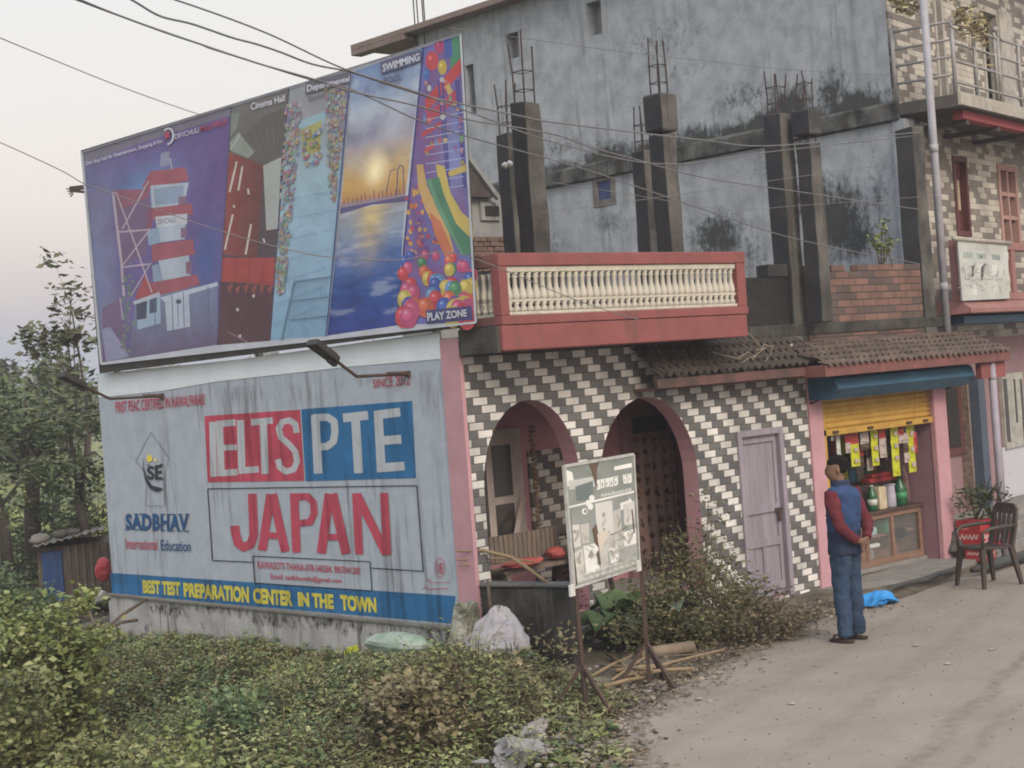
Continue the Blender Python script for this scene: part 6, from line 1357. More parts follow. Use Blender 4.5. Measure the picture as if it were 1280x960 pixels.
slump('large white plastic sack slumped against the dark garden wall', [(-.22, -.42, .18, .20, .36), (-.22, -.44, .30, .22, .38), (-.18, -.46, .42, .17, .30), (-.14, -.44, .52, .12, .21), (-.12, -.40, .60, .07, .11), (-.13, -.42, .63, .02, .03)], sackw, 51)
slump('dirty white and green upright sack, left of the large white one', [(-.17, .02, .15, .13, .15), (-.17, .03, .32, .14, .15), (-.15, .02, .48, .11, .12), (-.17, -.03, .60, .10, .13), (-.20, -.10, .66, .07, .10), (-.2, -.12, .64, .02, .03)], M('dirty_white_sack', (.40, .40, .36), .85, (.16, .17, .12), 5, bump=.5), 53)
g = G(); g.rings(crumple((-.24, .88, .08), (.17, .44, .27), 57, 26, 12, amp=.9)); tag(g.build('sack', M('pale_green_sack', (.40, .45, .41), .8, (.17, .28, .20), 3.5, bump=.5), None), 'pale green and white sack lying flat in the weeds below the blue band', 'sack')
g = G(); c = onz(445, 818, 0.05); g.rings([[c+np.array([math.cos(t)*.16, math.sin(t)*.02, .03+.05*math.sin(t)+z_]) for t in np.linspace(0, 2*math.pi, 12, endpoint=False)] for z_ in (0, .01)]); tag(g.build('leaf_scrap', M('lime_plastic', (.42, .48, .05), .5), None), 'lime yellow plastic strip in the weeds left of the pale green sack', 'scrap')
slump('bright blue plastic bag lying on the road behind the man', [(BLUEBAG[0]-.02, BLUEBAG[1], .003, .20, .15), (BLUEBAG[0], BLUEBAG[1], .035, .24, .17), (BLUEBAG[0]+.03, BLUEBAG[1]+.01, .065, .17, .11), (BLUEBAG[0]+.06, BLUEBAG[1]+.01, .09, .09, .06), (BLUEBAG[0]+.05, BLUEBAG[1], .10, .02, .02)], M('sky_blue_plastic', (.03, .26, .62), .35, (.025, .2, .5), 6, bump=.5, bscale=16), 31, amp=.7, name='plastic_bag', cat='bag')
slump('crumpled white plastic bag on the ground left of the sign post', [(_p[0]-.05, _p[1], -.08, .10, .09) for _p in [onz(668, 925, -.03)]]+[(_p[0], _p[1]+.02, .0, .12, .10) for _p in [onz(668, 925, -.03)]]+[(_p[0]+.03, _p[1]+.01, .05, .07, .06) for _p in [onz(668, 925, -.03)]]+[(_p[0]+.09, _p[1]-.03, .09, .02, .02) for _p in [onz(668, 925, -.03)]], M('litter_white', (.37, .365, .36), .7, (.20, .19, .175), 12, bump=.5), 61, amp=.9, name='plastic_bag', cat='bag')
slump('grey crumpled bag beside the white one near the bottom edge', [(_p[0]-.03, _p[1], -.06, .18, .14) for _p in [onz(650, 950, -.05)]]+[(_p[0], _p[1], .02, .19, .14) for _p in [onz(650, 950, -.05)]]+[(_p[0]-.06, _p[1], .07, .08, .08) for _p in [onz(650, 950, -.05)]]+[(_p[0]-.10, _p[1], .12, .02, .02) for _p in [onz(650, 950, -.05)]], M('litter_grey', (.26, .265, .27), .8, (.19, .19, .19), 9, bump=.4), 62, amp=.9, name='plastic_bag', cat='bag')
# ================================================================== SHED behind the wall
SH0 = ond(85, 745, 23.0); szb = SH0[2]
SHED = thing('wooden_shed', 'small plank shed with a blue door and sheet roof weighed down by stones', 'shed', SH0)
def shp(px, py, dd=0.): return ond(px, py, 23.0+dd)
plank = M('weathered_planks', (.15, .125, .105), .95, (.085, .07, .06), 7, stretch=(4, 4, .4), bump=.4)
def sbox(name, pxa, pxb, d0, d1, mat, par, bev=0):
    a, b_ = shp(*pxa), shp(*pxb); z0, z1 = min(a[2], b_[2]), max(a[2], b_[2]); dv = FH
    A_, B_ = a.copy(), b_.copy(); g = G(); V = []
    for z in (z0, z1):
        for d in (d0, d1): V += [np.array([*(A_+dv*d)[:2], z]), np.array([*(B_+dv*d)[:2], z])]
    g.add(V, [(0, 2, 3, 1), (4, 5, 7, 6), (0, 1, 5, 4), (2, 6, 7, 3), (0, 4, 6, 2), (1, 3, 7, 5)]); return g.build(name, mat, par, bevel=bev)
wl_ = sbox('wall', (45, 685), (150, 752), .02, 1.3, plank, SHED)
for i in range(7): sbox('plank', (84+i*9.2, 682-i*1.4), (92.4+i*9.2, 750), -.02, .018, plank, wl_, .004)
sbox('door', (52, 690), (82, 752), -.035, .018, M('worn_blue_paint', (.035, .075, .19), .75, (.022, .05, .13), 5, stretch=(3, 3, .4), bump=.2, streak=((.09, .085, .08), .6, .54)), SHED, .006)
a = [shp(40, 684, -.25), shp(128, 661, -.25), shp(135, 657, 1.4), shp(46, 678, 1.4)]
g = G(); n = 40; V = []
for v in (0, 1):
    for i in range(n+1): u = i/n; p = (a[0]*(1-u)+a[1]*u)*(1-v)+(a[3]*(1-u)+a[2]*u)*v; V.append(p+ZV*.018*math.sin(i*1.4))
g.add(V, [(i, i+1, n+2+i, n+1+i) for i in range(n)]); rf = g.build('roof', M('grey_sheet_roof', (.20, .195, .19), .7, (.12, .11, .10), 5, metal=.2, bump=.2), SHED, smooth=True); rf.modifiers.new('t', 'SOLIDIFY').thickness = .012
stone_m = M('grey_stone', (.22, .21, .195), .95, (.14, .135, .12), 8, bump=.5)
for px, s, lb_ in ((50, .20, 'pale rounded stone at the left end of the shed roof'), (76, .17, 'dark rounded stone in the middle of the shed roof'), (91, .13, 'smaller dark stone at the right on the shed roof')):
    c = shp(px, 684-(px-40)*.26-3, .1); g = G(); g.rings(crumple((c[0], c[1], c[2]-.02), (s*.8, s*.6, s*.75), px, 12, 8)); tag(g.build('stone', stone_m if px < 60 else M('dark_stone', (.10, .095, .085), .95, bump=.4), None, smooth=True), lb_, 'stone')
c = ond(129, 712, 21.0); g = G(); g.rings(crumple((c[0], c[1], c[2]-.16), (.11, .11, .32), 77, 18, 11)); tag(g.build('red_bag', M('red_white_plastic', (.40, .055, .06), .5, (.33, .04, .045), 6, bump=.3), None), 'red plastic bag hanging at the far corner of the painted wall', 'bag')
c = ond(123, 746, 20.4); g = G(); g.rings(crumple((c[0], c[1], c[2]-.08), (.11, .10, .17), 78, 14, 8)); tag(g.build('white_bundle', M('dull_white', (.46, .46, .46), .8), None), 'small white bundle below the red bag at the wall corner', 'bundle')
for (x0, y0, x1, y1, d0, d1, lb_) in ((118, 742, 60, 830, 20, 18.5, 'long pale stick leaning across the debris below the shed'), (185, 748, 118, 800, 19.0, 18.3, 'dark branch leaning on the plinth near its left end'), (172, 775, 130, 790, 18.9, 18.6, 'thin twig in front of the left end of the plinth'), (100, 738, 130, 815, 20, 19, 'short brown stick crossing the long pale stick'), (72, 770, 128, 778, 20.5, 20, 'brown plank scrap lying under the shed')):
    A_, B_ = ond(x0, y0, d0), ond(x1, y1, d1); mid = (A_+B_)/2+np.array([0, 0, .04]); pole([A_, mid, B_], [.018, .020, .014], lb_, bamd, 'loose sticks below the shed', 'stick', 'stick')

# ================================================================== STICKS by the sign
spec = [((762, 826), (880, 818)), ((778, 846), (905, 812)), ((770, 838), (842, 832)), ((788, 854), (850, 826)), ((765, 850), (830, 808)), ((760, 818), (800, 848)), ((772, 812), (786, 838)), ((745, 832), (815, 838)), ((800, 842), (865, 836)), ((815, 826), (960, 811)), ((740, 845), (790, 820)), ((755, 858), (812, 846))]
for i, ((x0, y0), (x1, y1)) in enumerate(spec):
    z0, z1 = .05+.02*(i % 3), .06+.025*((i+1) % 3); A_, B_ = onz(x0, y0, z0), onz(x1, y1, z1); pole([A_, (A_+B_)/2+ZV*.012, B_], .009+.004*(i % 3), 'dry bamboo stick in the loose pile on the ground behind the sign posts', bam if i % 3 else bamd, 'dry sticks piled behind the sign', 'stick', 'stick')
A_, B_ = onz(800, 818, .10), onz(866, 808, .10); g = G(); g.tube([A_, B_], [.06, .055], 9); tag(g.build('log', M('pale_log', (.24, .19, .14), .9, (.16, .12, .09), 9, bump=.3), None, smooth=True), 'short pale log lying on top of the stick pile behind the sign', 'log')
# ================================================================== VEGETATION
weedm = Mleaf('weed_leaf', (0.117, 0.144, 0.0612), (0.207, 0.2304, 0.099), (0.333, 0.342, 0.171)); weedb = Mleaf('olive_dry_leaf', (0.1449, 0.1288, 0.0725), (0.2254, 0.1964, 0.1095), (0.3059, 0.2656, 0.169)); weedd = Mleaf('deep_green_leaf', (0.0661, 0.1079, 0.0522), (0.1132, 0.167, 0.08), (0.1826, 0.235, 0.1183)); brightm = Mleaf('yellow_green_leaf', (0.1148, 0.1553, 0.0473), (0.189, 0.2228, 0.0743), (0.2835, 0.3038, 0.1418))
twig = M('brown_twig', (.10, .08, .055), .95, (.07, .055, .04), 20)
hN = vnoise(10, 10, 91, 4); hM = vnoise(16, 16, 92, 3)
def veg_h(x, y):
    u, v = (x+9)/10, (y+5)/13
    h = .07+.25*hN(min(max(u, 0), .999), min(max(v, 0), .999))
    d = y-edge_y(x); h *= min(1, max(0, d-.15)/.9)**.7                    # dies out at the road
    if x > -.8: h *= float(np.interp(-x, (.05, .5, 1.2, 2.2), (.12, .3, .6, 1)))                        # and against the wall
    h *= (1-.9*math.exp(-((x+.05)/1.0)**2-((y+.2)/2.1)**2))*(.30+1.45*hM(min(max(u*1., 0), .999), min(max(v, 0), .999)))
    return max(.03, h)
def on_ground(n, fx):
    P = []
    while len(P) < n:
        x, y = fx(); 
        if y < edge_y(x)+.08: continue
        P.append((x, y))
    return P
def scatter(name, n, fx, size, mat, label=None, hk=1., up=.55, wide=.6):
    g = G(); P = on_ground(n, fx); Q = []
    for x, y in P: h = veg_h(x, y)*hk; Q.append((x, y, ground_z(x, y)+h*(1-rng.random()**1.7)))
    leaves(g, Q, size, up, wide, .35); o = g.build(name, mat, None); return tag(o, kind='stuff')
near = lambda: (rng.uniform(-6.5, -.1), rng.uniform(-4.6, 1.5))
midd = lambda: (-.12-abs(rng.normal())*1.6, rng.uniform(-.5, 7.2))
def sel(fx, seed, lo, hi):
    f = vnoise(7, 7, seed, 3)
    def k():
        while True:
            x, y = fx()
            if lo < f(min(max((x+8)/9, 0), .99), min(max((y+5)/13, 0), .99)) < hi: return x, y
    return k
T0 = onz(30, 900, -.3); T1 = onz(230, 940, -.35)
def rise(x, y): return 1+1.5*math.exp(-((x-T0[0])**2+(y-T0[1])**2)/1.1)+.35*math.exp(-((x-T1[0])**2+(y-T1[1])**2)/.8)
def plants(n, fx, mats, hmul, size, seed):
    """single weeds: a bent stem with leaves set round it, larger below, paler tips left to the leaf colours"""
    r = np.random.default_rng(seed); gs = [G() for _ in mats]; sg = G(); bags = [[] for _ in mats]
    for x, y in on_ground(n, fx):
        z = ground_z(x, y); h = (veg_h(x, y)*r.uniform(.75, 1.55)*hmul+.05)*rise(x, y); ln = r.normal(size=2)*h*.28; k = int(r.integers(len(mats))); m = int(9+h*26)
        sg.tube([(x, y, z), (x+ln[0]*.35, y+ln[1]*.35, z+h*.55), (x+ln[0], y+ln[1], z+h)], [.004, .003, .0015], 3, cap=False)
        for q in range(m):
            t = .12+.88*(q+r.random())/m; an = q*2.4+r.random(); d = np.array([math.cos(an), math.sin(an), r.uniform(-.25, .75)]); d /= np.linalg.norm(d)
            p = np.array([x+ln[0]*t, y+ln[1]*t, z+h*t]); L = size*(1.25-.75*t)*r.uniform(.6, 1.35); s_ = np.cross(d, (0, 0, 1)); s_ /= np.linalg.norm(s_)+1e-6; nn = np.cross(s_, d); w_ = L*(.20+.16*(k % 2)); p = p+d*L*.3
            bags[k].append([p, p+d*L*.45+s_*w_+nn*L*.06, p+d*L-np.array([0, 0, L*.18]), p+d*L*.45-s_*w_+nn*L*.06, p+d*L*.5-nn*L*.03])
    for g_, bg_, m_ in zip(gs, bags, mats):
        if not bg_: continue
        g_.v = [tuple(v) for v in np.array(bg_).reshape(-1, 3)]; g_.f = [f for i in range(len(bg_)) for f in ((5*i, 5*i+1, 5*i+4), (5*i+1, 5*i+2, 5*i+4), (5*i+2, 5*i+3, 5*i+4), (5*i+3, 5*i, 5*i+4))]; g_.m = [0]*len(g_.f); tag(g_.build('undergrowth', m_, None), kind='stuff')
    tag(sg.build('undergrowth_stems', twig, None), kind='stuff')
scatter('undergrowth', 5000, near, .055, weedm); scatter('undergrowth', 3500, midd, .055, weedd)
scatter('undergrowth', 3000, sel(near, 11, .44, 1), .036, weedb, hk=.9)
plants(2700, near, [weedm, weedm, weedd, brightm, weedb], 1.5, .092, 5)
plants(1500, midd, [weedm, weedd, weedb, brightm], 1.25, .088, 6)
plants(700, lambda: (T0[0]+rng.normal()*.7, T0[1]+rng.normal()*.7), [brightm, weedm, brightm], 1.15, .07, 7)
plants(500, lambda: (rng.uniform(-2.3, -.2), rng.uniform(-2.4, -.4)), [weedb, weedb, weedm], 1.1, .065, 8)
# grass tufts between the weeds
g = G()
for x, y in on_ground(700, lambda: near() if rng.random() < .65 else midd()):
    z = ground_z(x, y); h0 = (.12+veg_h(x, y)*.9)*rng.uniform(.7, 1.3)
    for q in range(9):
        an = rng.random()*6.28; d = np.array([math.cos(an), math.sin(an), 0]); r_ = h0*rng.uniform(.15, .6); h = h0*rng.uniform(.6, 1.15); s_ = np.array([-d[1], d[0], 0])*.005; b_ = np.array([x, y, z])+rng.normal(size=3)*np.array([.02, .02, 0])
        m1 = b_+d*r_*.4+ZV*h*.7; m2 = b_+d*r_+ZV*h*.9; n0 = len(g.v); g.v += [tuple(v) for v in (b_-s_, b_+s_, m1+s_*.8, m1-s_*.8, m2)]; g.f += [(n0, n0+1, n0+2, n0+3), (n0+3, n0+2, n0+4)]; g.m += [0, 0]
tag(g.build('grass', Mleaf('grass_blade', (.075, .085, .035), (.13, .135, .06), (.24, .21, .12)), None), kind='stuff')
# weeds rooting along the foot of the dark garden wall
g = G(); Q = [(.05+.3*t-rng.random()*.25, -.05-1.0*t+rng.normal()*.06, .22+.25*rng.random()**2) for t in rng.random(220)]
leaves(g, Q, .06, .6, .5, .2); tag(g.build('wall_foot_weeds', weedb, None), kind='stuff')
# low dry litter of leaves along the road edge
g = G(); Q = []
for _ in range(4200):
    x = rng.uniform(-3.2, 4.6); y = edge_y(x)+rng.normal()*.22+.12
    Q.append((x, y, max(ground_z(x, y), -.0)+.008))
leaves(g, Q, .045, .06, .6, .02); tag(g.build('leaf_litter', Mleaf('dry_litter', (.11, .09, .065), (.17, .14, .10), (.26, .22, .17)), None), kind='stuff')
g = G(); Q = []
for _ in range(420): x, y = rng.uniform(-2.6, .4), 0; y = edge_y(x)+abs(rng.normal())*.55-.2; Q.append((x, y, max(ground_z(x, y), 0)+.012))
for q in Q: s = rng.uniform(.008, .05); a_ = rng.random()*6.3; g.obox(q, (s*math.cos(a_), s*math.sin(a_), 0), (-s*.6*math.sin(a_), s*.6*math.cos(a_), 0), (0, 0, s*.35))
tag(g.build('rubble', Mleaf('rubble_bits', (.13, .11, .09), (.20, .17, .145), (.36, .34, .315)), None), kind='stuff')
# thin dry stalks standing in the scrub, and grit on the road
g = G()
for x, y in on_ground(900, lambda: near() if rng.random() < .6 else midd()):
    z = ground_z(x, y); h = veg_h(x, y)*rng.uniform(.8, 1.7); d = rng.normal(size=2)*h*.3; g.tube([(x, y, z), (x+d[0]*.4, y+d[1]*.4, z+h*.6), (x+d[0], y+d[1], z+h)], [.005, .004, .002], 4)
tag(g.build('dry_stalks', M('dry_stalk', (.20, .165, .10), .95, (.13, .105, .065), 9), None), kind='stuff')
g = G()
for _ in range(800):
    x = rng.uniform(-3, 8); y = edge_y(x)-abs(rng.normal())*2.2; s = rng.uniform(.004, .014)*(2 if rng.random() < .04 else 1); a_ = rng.random()*6.3; g.obox((x, y, .003), (s*math.cos(a_), s*math.sin(a_), 0), (-s*.7*math.sin(a_), s*.7*math.cos(a_), 0), (0, 0, s*.6))
tag(g.build('road_grit', Mleaf('grit', (.17, .145, .12), (.22, .19, .16), (.36, .33, .295)), None), kind='stuff')
# small pale scraps of litter, each one its own
lit = [(618, 905), (640, 912), (690, 905), (700, 922), (716, 930), (735, 918), (742, 884), (628, 930), (682, 940), (602, 952), (706, 900), (760, 870), (646, 896), (724, 905)]
lcol = [M('litter_white', (.42, .42, .42)), M('litter_grey', (.26, .265, .27)), M('litter_beige', (.33, .29, .25), .9), M('litter_blue', (.12, .13, .30), .6)]
for i, (x, y) in enumerate(lit):
    p = onz(x, y, -.01); g = G(); g.rings(crumple((p[0], p[1], p[2]-.01), (rng.uniform(.04, .09), rng.uniform(.03, .07), rng.uniform(.02, .06)), 100+i, 10, 6)); tag(g.build('litter_scrap', lcol[3] if i == 12 else lcol[i % 3], None), 'tiny pale scrap of litter strewn between the weeds and the road' if i != 12 else 'tiny violet scrap of litter in the weeds near the bottom edge', 'litter', 'litter scraps at the road edge')
for i, (x, y) in enumerate(((1240, 812), (955, 823), (1004, 793), (899, 841), (873, 874), (1145, 807), (1185, 830), (990, 880))):
    p = onz(x, y, .004); g = G(); g.rings(crumple((p[0], p[1], .0), (.035+.03*(i == 0), .03, .018), 140+i, 9, 5)); tag(g.build('pebble', lcol[2] if i % 2 else lcol[0], None), 'small pale pebble or scrap lying alone on the dusty road', 'pebble', 'loose bits on the dusty road')
def shrub(name, label, cat, base, shells, mat, size, n, stems=10, group=None, wide=.5, up=.6, droop=.3, tw=None, lean=None):
    """stems fanning from the base, leaves gathered in clumps around the upper stems"""
    T = thing(name, label, cat, base, group); g = G(); cl = []
    for k in range(stems):
        sx_, sy_, sz_, r_ = shells[k % len(shells)]
        tip = np.array(base)+np.array([sx_, sy_, sz_])+rng.normal(size=3)*r_*.55; tip[2] = max(tip[2], base[2]+.08); md = (np.array(base)*.45+tip*.55)+rng.normal(size=3)*r_*.12
        b0 = np.array(base)+np.array([rng.normal()*.06, rng.normal()*.06, 0]); g.tube([b0, md, tip], [.011*size/.08, .008*size/.08, .003], 5)
        for q in range(3): cl.append((md*(1-q/2)+tip*(q/2), r_*rng.uniform(.35, .7)))
    st_ = g.build('stem', tw or twig, T); g = G(); P = []
    for i in range(n): c_, r_ = cl[rng.integers(len(cl))]; P.append(c_+rng.normal(size=3)*r_*np.array([.6, .6, .5]))
    P = np.array(P); P[:, 2] = np.maximum(P[:, 2], base[2]+.02); leaves(g, P, size, up, wide, droop); g.build('foliage', mat, T); return T
def gb_(x, y, z=0.): p = onz(x, y, z); return (p[0], p[1], ground_z(p[0], p[1]))
# bush by the lilac door
q = onz(905, 800, .05); B0 = (q[0]-.12, q[1]+.2, .0)
shrub('bush', 'scraggy olive bush growing in front of the lilac door', 'bush', B0, [(0, 0, .75, .34), (-.35, .12, .55, .30), (.35, -.08, .55, .30), (.1, .1, 1.05, .3), (-.55, .0, .35, .28), (.65, -.1, .32, .26), (.85, -.15, .20, .2), (-.2, -.2, .30, .3), (-.75, -.05, .45, .3), (-.95, -.1, .25, .28), (.1, -.1, .6, .35)], Mleaf('olive_bush_leaf', (0.075, 0.0825, 0.0375), (0.1275, 0.1275, 0.057), (0.1875, 0.165, 0.09)), .045, 9500, 60)
q = onz(960, 800, .03); shrub('bush', 'low brown twiggy bush between the door and the road', 'bush', (q[0], q[1]+.1, .0), [(0, 0, .34, .28), (.3, -.05, .25, .22), (-.35, 0, .30, .25), (.5, -.12, .14, .15)], Mleaf('brown_bush_leaf', (0.098, 0.084, 0.049), (0.14, 0.119, 0.07), (0.21, 0.175, 0.112)), .038, 2600, 30)
q = onz(715, 800, .1); shrub('shrub', 'dark maroon leafy shrub between the wall end and the sign posts', 'shrub', (q[0]+.25, q[1]+.25, .05), [(0, 0, .55, .2), (.2, 0, .45, .2), (-.1, 0, .35, .2)], Mleaf('maroon_leaf', (.04, .022, .025), (.065, .035, .038), (.09, .055, .05)), .06, 1500, 16)
# broad-leaved plants below the right arch
def broad(label, base, n, L, seed, tint):
    r = np.random.default_rng(seed); T = thing('broadleaf_plant', label, 'plant', base, 'broad-leaved plants below the right arch'); m = Mleaf('broad_leaf_%s' % 'abcd'[seed % 4], *tint)
    for k in range(n):
        a_ = k*2.4+r.random()*.5; l = L*r.uniform(.7, 1.1); el = r.uniform(.7, 1.25); g = G(); Rr_ = []
        for t in np.linspace(0, 1, 8):
            c_ = np.array(base)+np.array([math.cos(a_)*l*t*math.cos(el), math.sin(a_)*l*t*math.cos(el), l*t*math.sin(el)-.55*l*t**2.4]); w_2 = l*.20*math.sin(math.pi*min(1, .08+t*.92))**.8; sd3 = np.array([-math.sin(a_), math.cos(a_), .0])
            Rr_.append([c_-sd3*w_2+ZV*w_2*.35, c_, c_+sd3*w_2+ZV*w_2*.35])
        for i in range(7): g.add([*Rr_[i], *Rr_[i+1]], [(0, 1, 4, 3), (1, 2, 5, 4)])
        o = g.build('leaf', m, T, smooth=True)
    return T
GR = ((.05, .09, .038), (.07, .118, .05), (.10, .15, .07)); GB = ((.10, .135, .105), (.13, .17, .13), (.17, .21, .16))
for (x, y, z, n, L, s, t, lb_) in ((790, 808, .05, 13, 1.1, 1, GR, 'tall bright green broad-leaved plant right behind the right sign post'), (822, 812, .03, 11, .95, 2, GB, 'blue-green broad-leaved plant right of the right sign post'), (772, 815, .05, 10, .8, 3, GB, 'pale broad-leaved plant between the two sign posts'), (845, 805, .03, 10, .62, 4, GR, 'small green broad-leaved plant at the foot of the olive bush')):
    p = onz(x, y, z); broad(lb_, (p[0]+.1, p[1]+.12, ground_z(p[0], p[1])), n, L, s, t)
# tall weeds standing out of the undergrowth
for (x, y, dpt, hh, r_, m, lb_, n) in ((40, 760, 14.2, 1.62, .42, brightm, 'tall yellow-green climbing weed at the left edge, in front of the shed', 5200), (8, 850, 13.2, 1.15, .45, weedm, 'broad green weed clump at the left edge below the tall yellow-green one', 2800), (250, 930, 12.0, .45, .45, brightm, 'light green weed clump at the bottom edge left of the middle', 1800), (520, 900, 13.0, .34, .34, weedb, 'brownish olive weed clump below the white sacks', 1600), (330, 880, 13.8, .36, .36, weedd, 'dark green weed clump under the words TEST PREPARATION', 1600), (110, 880, 12.8, .55, .4, weedm, 'green weed clump in the lower left, right of the edge clump', 1800), (560, 930, 12.6, .4, .35, weedb, 'dry olive weed clump near the litter at the bottom edge', 1500)):
    p = ond(x, y, dpt); z = ground_z(p[0], p[1]); shrub('weed_clump', lb_, 'weeds', (p[0], p[1], z), [(rng.normal()*r_*.6, rng.normal()*r_*.6, hh*rng.uniform(.5, 1), r_*.55) for _ in range(7)], m, .064, int(n*1.5), 26, 'weed clumps in the foreground', wide=.65)
# dark green creeper hedge left of the shed
p = ond(20, 760, 20.0); zz = ground_z(p[0], p[1])
shrub('hedge_bush', 'large dark green bush at the left edge beside the shed', 'bush', (p[0], p[1], zz), [(RH[0]*a_, RH[1]*a_, h_, .36) for a_, h_ in ((-.9, .9), (-.5, 1.05), (-.1, 1.05), (.25, .75), (-.3, .5), (.1, .3), (-.8, .4), (.42, .35))], weedd, .085, 7500, 40)
for (x, y, D, w_, h_, lb_) in ((70, 655, 27.5, 1.0, 1.5, 'broad bushy undergrowth right behind the shed roof'), (118, 650, 26.0, .6, 1.9, 'tall narrow bush between the shed and the painted wall'), (15, 640, 30.0, 1.1, 1.7, 'bushy thicket at the left edge behind the dark green bush')):
    p = ond(x, y, D); zf = -.6; shrub('field_bush', lb_, 'bush', (p[0], p[1], zf), [(RH[0]*a_*w_+rng.normal()*.15, RH[1]*a_*w_+rng.normal()*.15, h_*b_, .42) for a_, b_ in ((-.8, .7), (-.3, 1), (.3, .95), (.8, .7), (0, .5), (-.6, .35), (.6, .35))], Mleaf('field_bush_leaf', (0.07, 0.098, 0.0504), (0.112, 0.14, 0.0728), (0.168, 0.196, 0.098)) if x == 70 else bpy.data.materials['field_bush_leaf'], .11, 2600, 30, 'bushes behind the shed')
def tree(label, px, py, D, H, crown, mat, n, size, group='trees beyond the fields', tr=.09, sp=1.):
    """tapered trunk with limbs; leaf clumps at the limb ends"""
    b_ = ond(px, py, D); T = thing('field_tree', label, 'tree', b_, group); g = G(); r0 = tr
    top = b_+np.array([rng.normal()*.2, rng.normal()*.2, H*.92]); k0 = b_+(top-b_)*.45+rng.normal(size=3)*np.array([.12, .12, 0])
    g.tube([b_-ZV*.2, b_+(top-b_)*.22+rng.normal(size=3)*.05, k0, top], [r0*1.2, r0, r0*.75, r0*.18], 8); cl = []
    for (dx, dz, r_) in crown:
        tip = b_+RH*dx+FH*rng.normal()*.35*sp+ZV*dz; s_ = b_+(top-b_)*rng.uniform(.25, .6); md = (s_+tip)/2+ZV*.12+rng.normal(size=3)*.1
        g.tube([s_, md, tip], [r0*.4, r0*.28, r0*.10], 6)
        for q in range(5):
            e_ = tip+rng.normal(size=3)*r_*.75; g.tube([md*.3+tip*.7, e_], [r0*.09, r0*.04], 4); cl.append((e_, r_*rng.uniform(.28, .55)))
    g.build('trunk', M('grey_bark', (.085, .075, .065), .95, (.055, .05, .045), 9, bump=.4), T, smooth=True); g = G(); P = []
    for i in range(n): c_, r_ = cl[rng.integers(len(cl))]; P.append(c_+rng.normal(size=3)*r_*np.array([.8, .8, .6]))
    leaves(g, P, size, .5, .5, .5); g.build('crown', mat, T); return T
tl1 = Mleaf('grey_green_tree_leaf', (0.072, 0.084, 0.0504), (0.108, 0.12, 0.072), (0.156, 0.168, 0.096)); tl2 = Mleaf('deep_tree_leaf', (0.0648, 0.0891, 0.0459), (0.1013, 0.1323, 0.0648), (0.1485, 0.1755, 0.0878)); tl3 = Mleaf('fresh_tree_leaf', (.07, .095, .045), (.11, .135, .065), (.16, .18, .09))
tree('slender tree with open feathery branches beside the billboard edge', 105, 660, 30, 4.6, [(.05, 4.4, .35), (-.40, 3.6, .28), (-.72, 3.5, .25), (.15, 3.8, .35), (-.2, 3.1, .3), (.15, 2.9, .35), (-.1, 2.4, .3)], tl1, 1000, .16, tr=.05)
tree('rounded green tree in front of the feathery one', 72, 660, 34, 3.2, [(-.1, 3.25, .45), (.25, 3.1, .4), (-.5, 2.6, .45), (.5, 2.5, .4), (0, 2.6, .5), (.1, 2.0, .4)], tl3, 1700, .14, tr=.08)
tree('dark spreading tree with a forked trunk at the left edge', 42, 680, 27, 2.6, [(-.6, 2.2, .4), (-.2, 2.4, .4), (.3, 2.1, .4), (-.8, 1.7, .4), (.5, 1.7, .4), (0, 1.8, .45), (-.35, 1.2, .4), (.5, 1.0, .35), (.2, .6, .3)], tl2, 1700, .12, tr=.13)
tree('dark thicket tree right behind the shed', 112, 670, 25.5, 2.2, [(-.2, 1.9, .4), (.2, 1.8, .4), (-.35, 1.2, .4), (.3, 1.1, .4), (0, .7, .4)], tl2, 1200, .12, tr=.07)
tree('dark thicket tree left of the shed', 8, 690, 25, 2.3, [(-.3, 2.0, .5), (.2, 1.9, .4), (-.5, 1.2, .5), (.3, 1.1, .4), (-.1, .6, .5)], tl2, 1700, .12, tr=.08)
tree('tall thin tree far off at the left edge', -6, 640, 60, 5.6, [(-.5, 5.2, .6), (.5, 4.9, .6), (0, 4.2, .8), (.4, 3.2, .8)], tl1, 1800, .28, tr=.12)
for i, (px, D, H) in enumerate(((18, 75, 4.6), (48, 85, 5.0), (80, 80, 4.4), (112, 90, 5.4), (140, 84, 4.8), (-20, 82, 5.0))):
    tree(['pale hazy tree far across the field, at the far left', 'pale hazy tree far across the field, third from the left', 'low hazy tree far across the field behind the rounded green tree', 'tall hazy tree far across the field next to the billboard', 'hazy tree far across the field, mostly behind the wall', 'hazy tree far across the field at the edge of the view'][i], px, 509+3.3*FPX/D, D, H, [(rng.normal()*1.1, H*rng.uniform(.4, .85), .8) for _ in range(7)], tl1, 1500, .38, 'trees far across the field', .14, 2)
# far wood on the horizon: one mass
g = G(); P = []
for i in range(9000):
    a_ = rng.uniform(-8, 60); L_ = rng.uniform(240, 300); d_ = np.array([math.cos(R_(40+a_)), math.sin(R_(40+a_)), 0]); P.append(CAMP*np.array([1, 1, 0])+d_*L_+ZV*(-.5+rng.random()**1.2*(6+3*math.sin(a_*1.7)+2*math.sin(a_*5.1))))
leaves(g, np.array(P), 2.6, .5, .7, .3); tag(g.build('far_wood', tl1, None), kind='stuff')
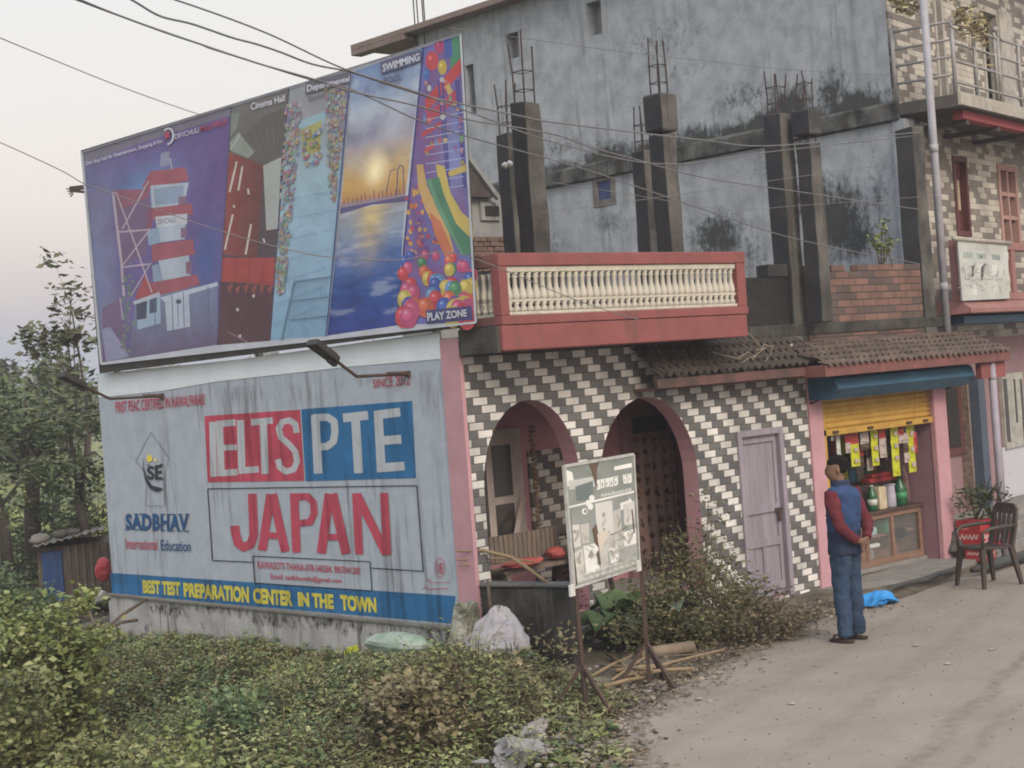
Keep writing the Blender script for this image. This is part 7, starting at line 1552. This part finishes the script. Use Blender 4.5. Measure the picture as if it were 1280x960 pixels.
# sprouting plant on the brick parapet, dry creeper on the upper balcony, twigs on the eave
p = ony(1108, 330, .08); shrub('sprouting_plant', 'small sapling with pale green leaf tufts growing on the brick parapet', 'plant', (p[0], .08, 3.63), [(-.18, 0, .30, .05), (.02, 0, .50, .07), (.18, .0, .34, .05)], brightm, .07, 150, 6, wide=.5)
C1 = Fp(.3, UN+.02, 6.62); T = thing('creeper', 'straw yellow dried creeper draped over the upper balcony railing', 'plant', C1); g = G(); P = []
for k in range(14):
    s = rng.uniform(.0, 1.15); a0 = Fp(s, UN, 6.72+rng.uniform(-.05, .15)); a1 = Fp(s+rng.normal()*.2, UN+.08, 6.5); a2 = Fp(s+rng.normal()*.25+.1, UN+.1, 6.62-rng.uniform(.0, .45)); g.tube([a0, a1, a2], .006, 5)
    for t in np.linspace(0, 1, 12): P.append((a0*(1-t)+a2*t)+rng.normal(size=3)*.05)
for k in range(120): P.append(onx(rng.uniform(1118, 1150), rng.uniform(-6, 14), 8.0)+rng.normal(size=3)*.03)
g.build('stem', bam, T); g = G(); leaves(g, P, .10, .4, .45, .6); g.build('foliage', Mleaf('straw_leaf', (.26, .22, .10), (.36, .31, .16), (.46, .42, .26)), T)
T = thing('dry_twigs', 'pale dry twigs and straw lying on the mossy eave beside the balcony', 'twigs', (4.2, -.2, 2.8)); g = G()
for (x0, y0, x1, y1) in ((945, 438, 955, 430), (955, 430, 967, 433), (967, 433, 962, 448), (940, 450, 958, 434), (925, 455, 945, 444), (930, 412, 950, 432), (905, 395, 935, 425), (960, 446, 944, 470), (890, 440, 930, 450), (935, 440, 900, 462)):
    A_, B_ = ony(x0, y0, -.28), ony(x1, y1, -.26); g.tube([A_, (A_+B_)/2+rng.normal(size=3)*.015, B_], .005, 5)
g.build('twig', M('straw_twig', (.33, .28, .21), .9), T)
c = ony(990, 433, -.1); g = G(); g.lathe(c, [(.004, -.035), (.03, -.02), (.036, 0), (.03, .02), (.004, .035)], 10); tag(g.build('white_insulator', M('glazed_white', (.7, .7, .68), .3), None, smooth=True), 'small white round insulator at the foot of the dark roof column', 'insulator')
for (x, y) in ((631, 207), (637, 205)):
    c = ond(x, y, 16.2); g = G(); g.lathe(c, [(.004, -.035), (.028, -.02), (.034, 0), (.028, .02), (.004, .035)], 10); tag(g.build('white_insulator', _MC['glazed_white'], None, smooth=True), 'white knob insulator on the leftmost roof column', 'insulator', 'insulators on the leftmost roof column')

# ================================================================== HAZE
def haze(density):
    m = bpy.data.materials.new('haze_air'); m.use_nodes = True; N, L = m.node_tree.nodes, m.node_tree.links; N.remove(N['Principled BSDF'])
    v = N.new('ShaderNodeVolumePrincipled'); v.inputs['Color'].default_value = (.86, .87, .92, 1); v.inputs['Density'].default_value = density; v.inputs['Anisotropy'].default_value = .0
    L.new(v.outputs[0], N['Material Output'].inputs['Volume'])
    g = G(); g.box(-60, 340, -60, 340, -2.2, 14.0); o = g.build('haze', m, None); tag(o, kind='stuff'); return o
haze(.0017)
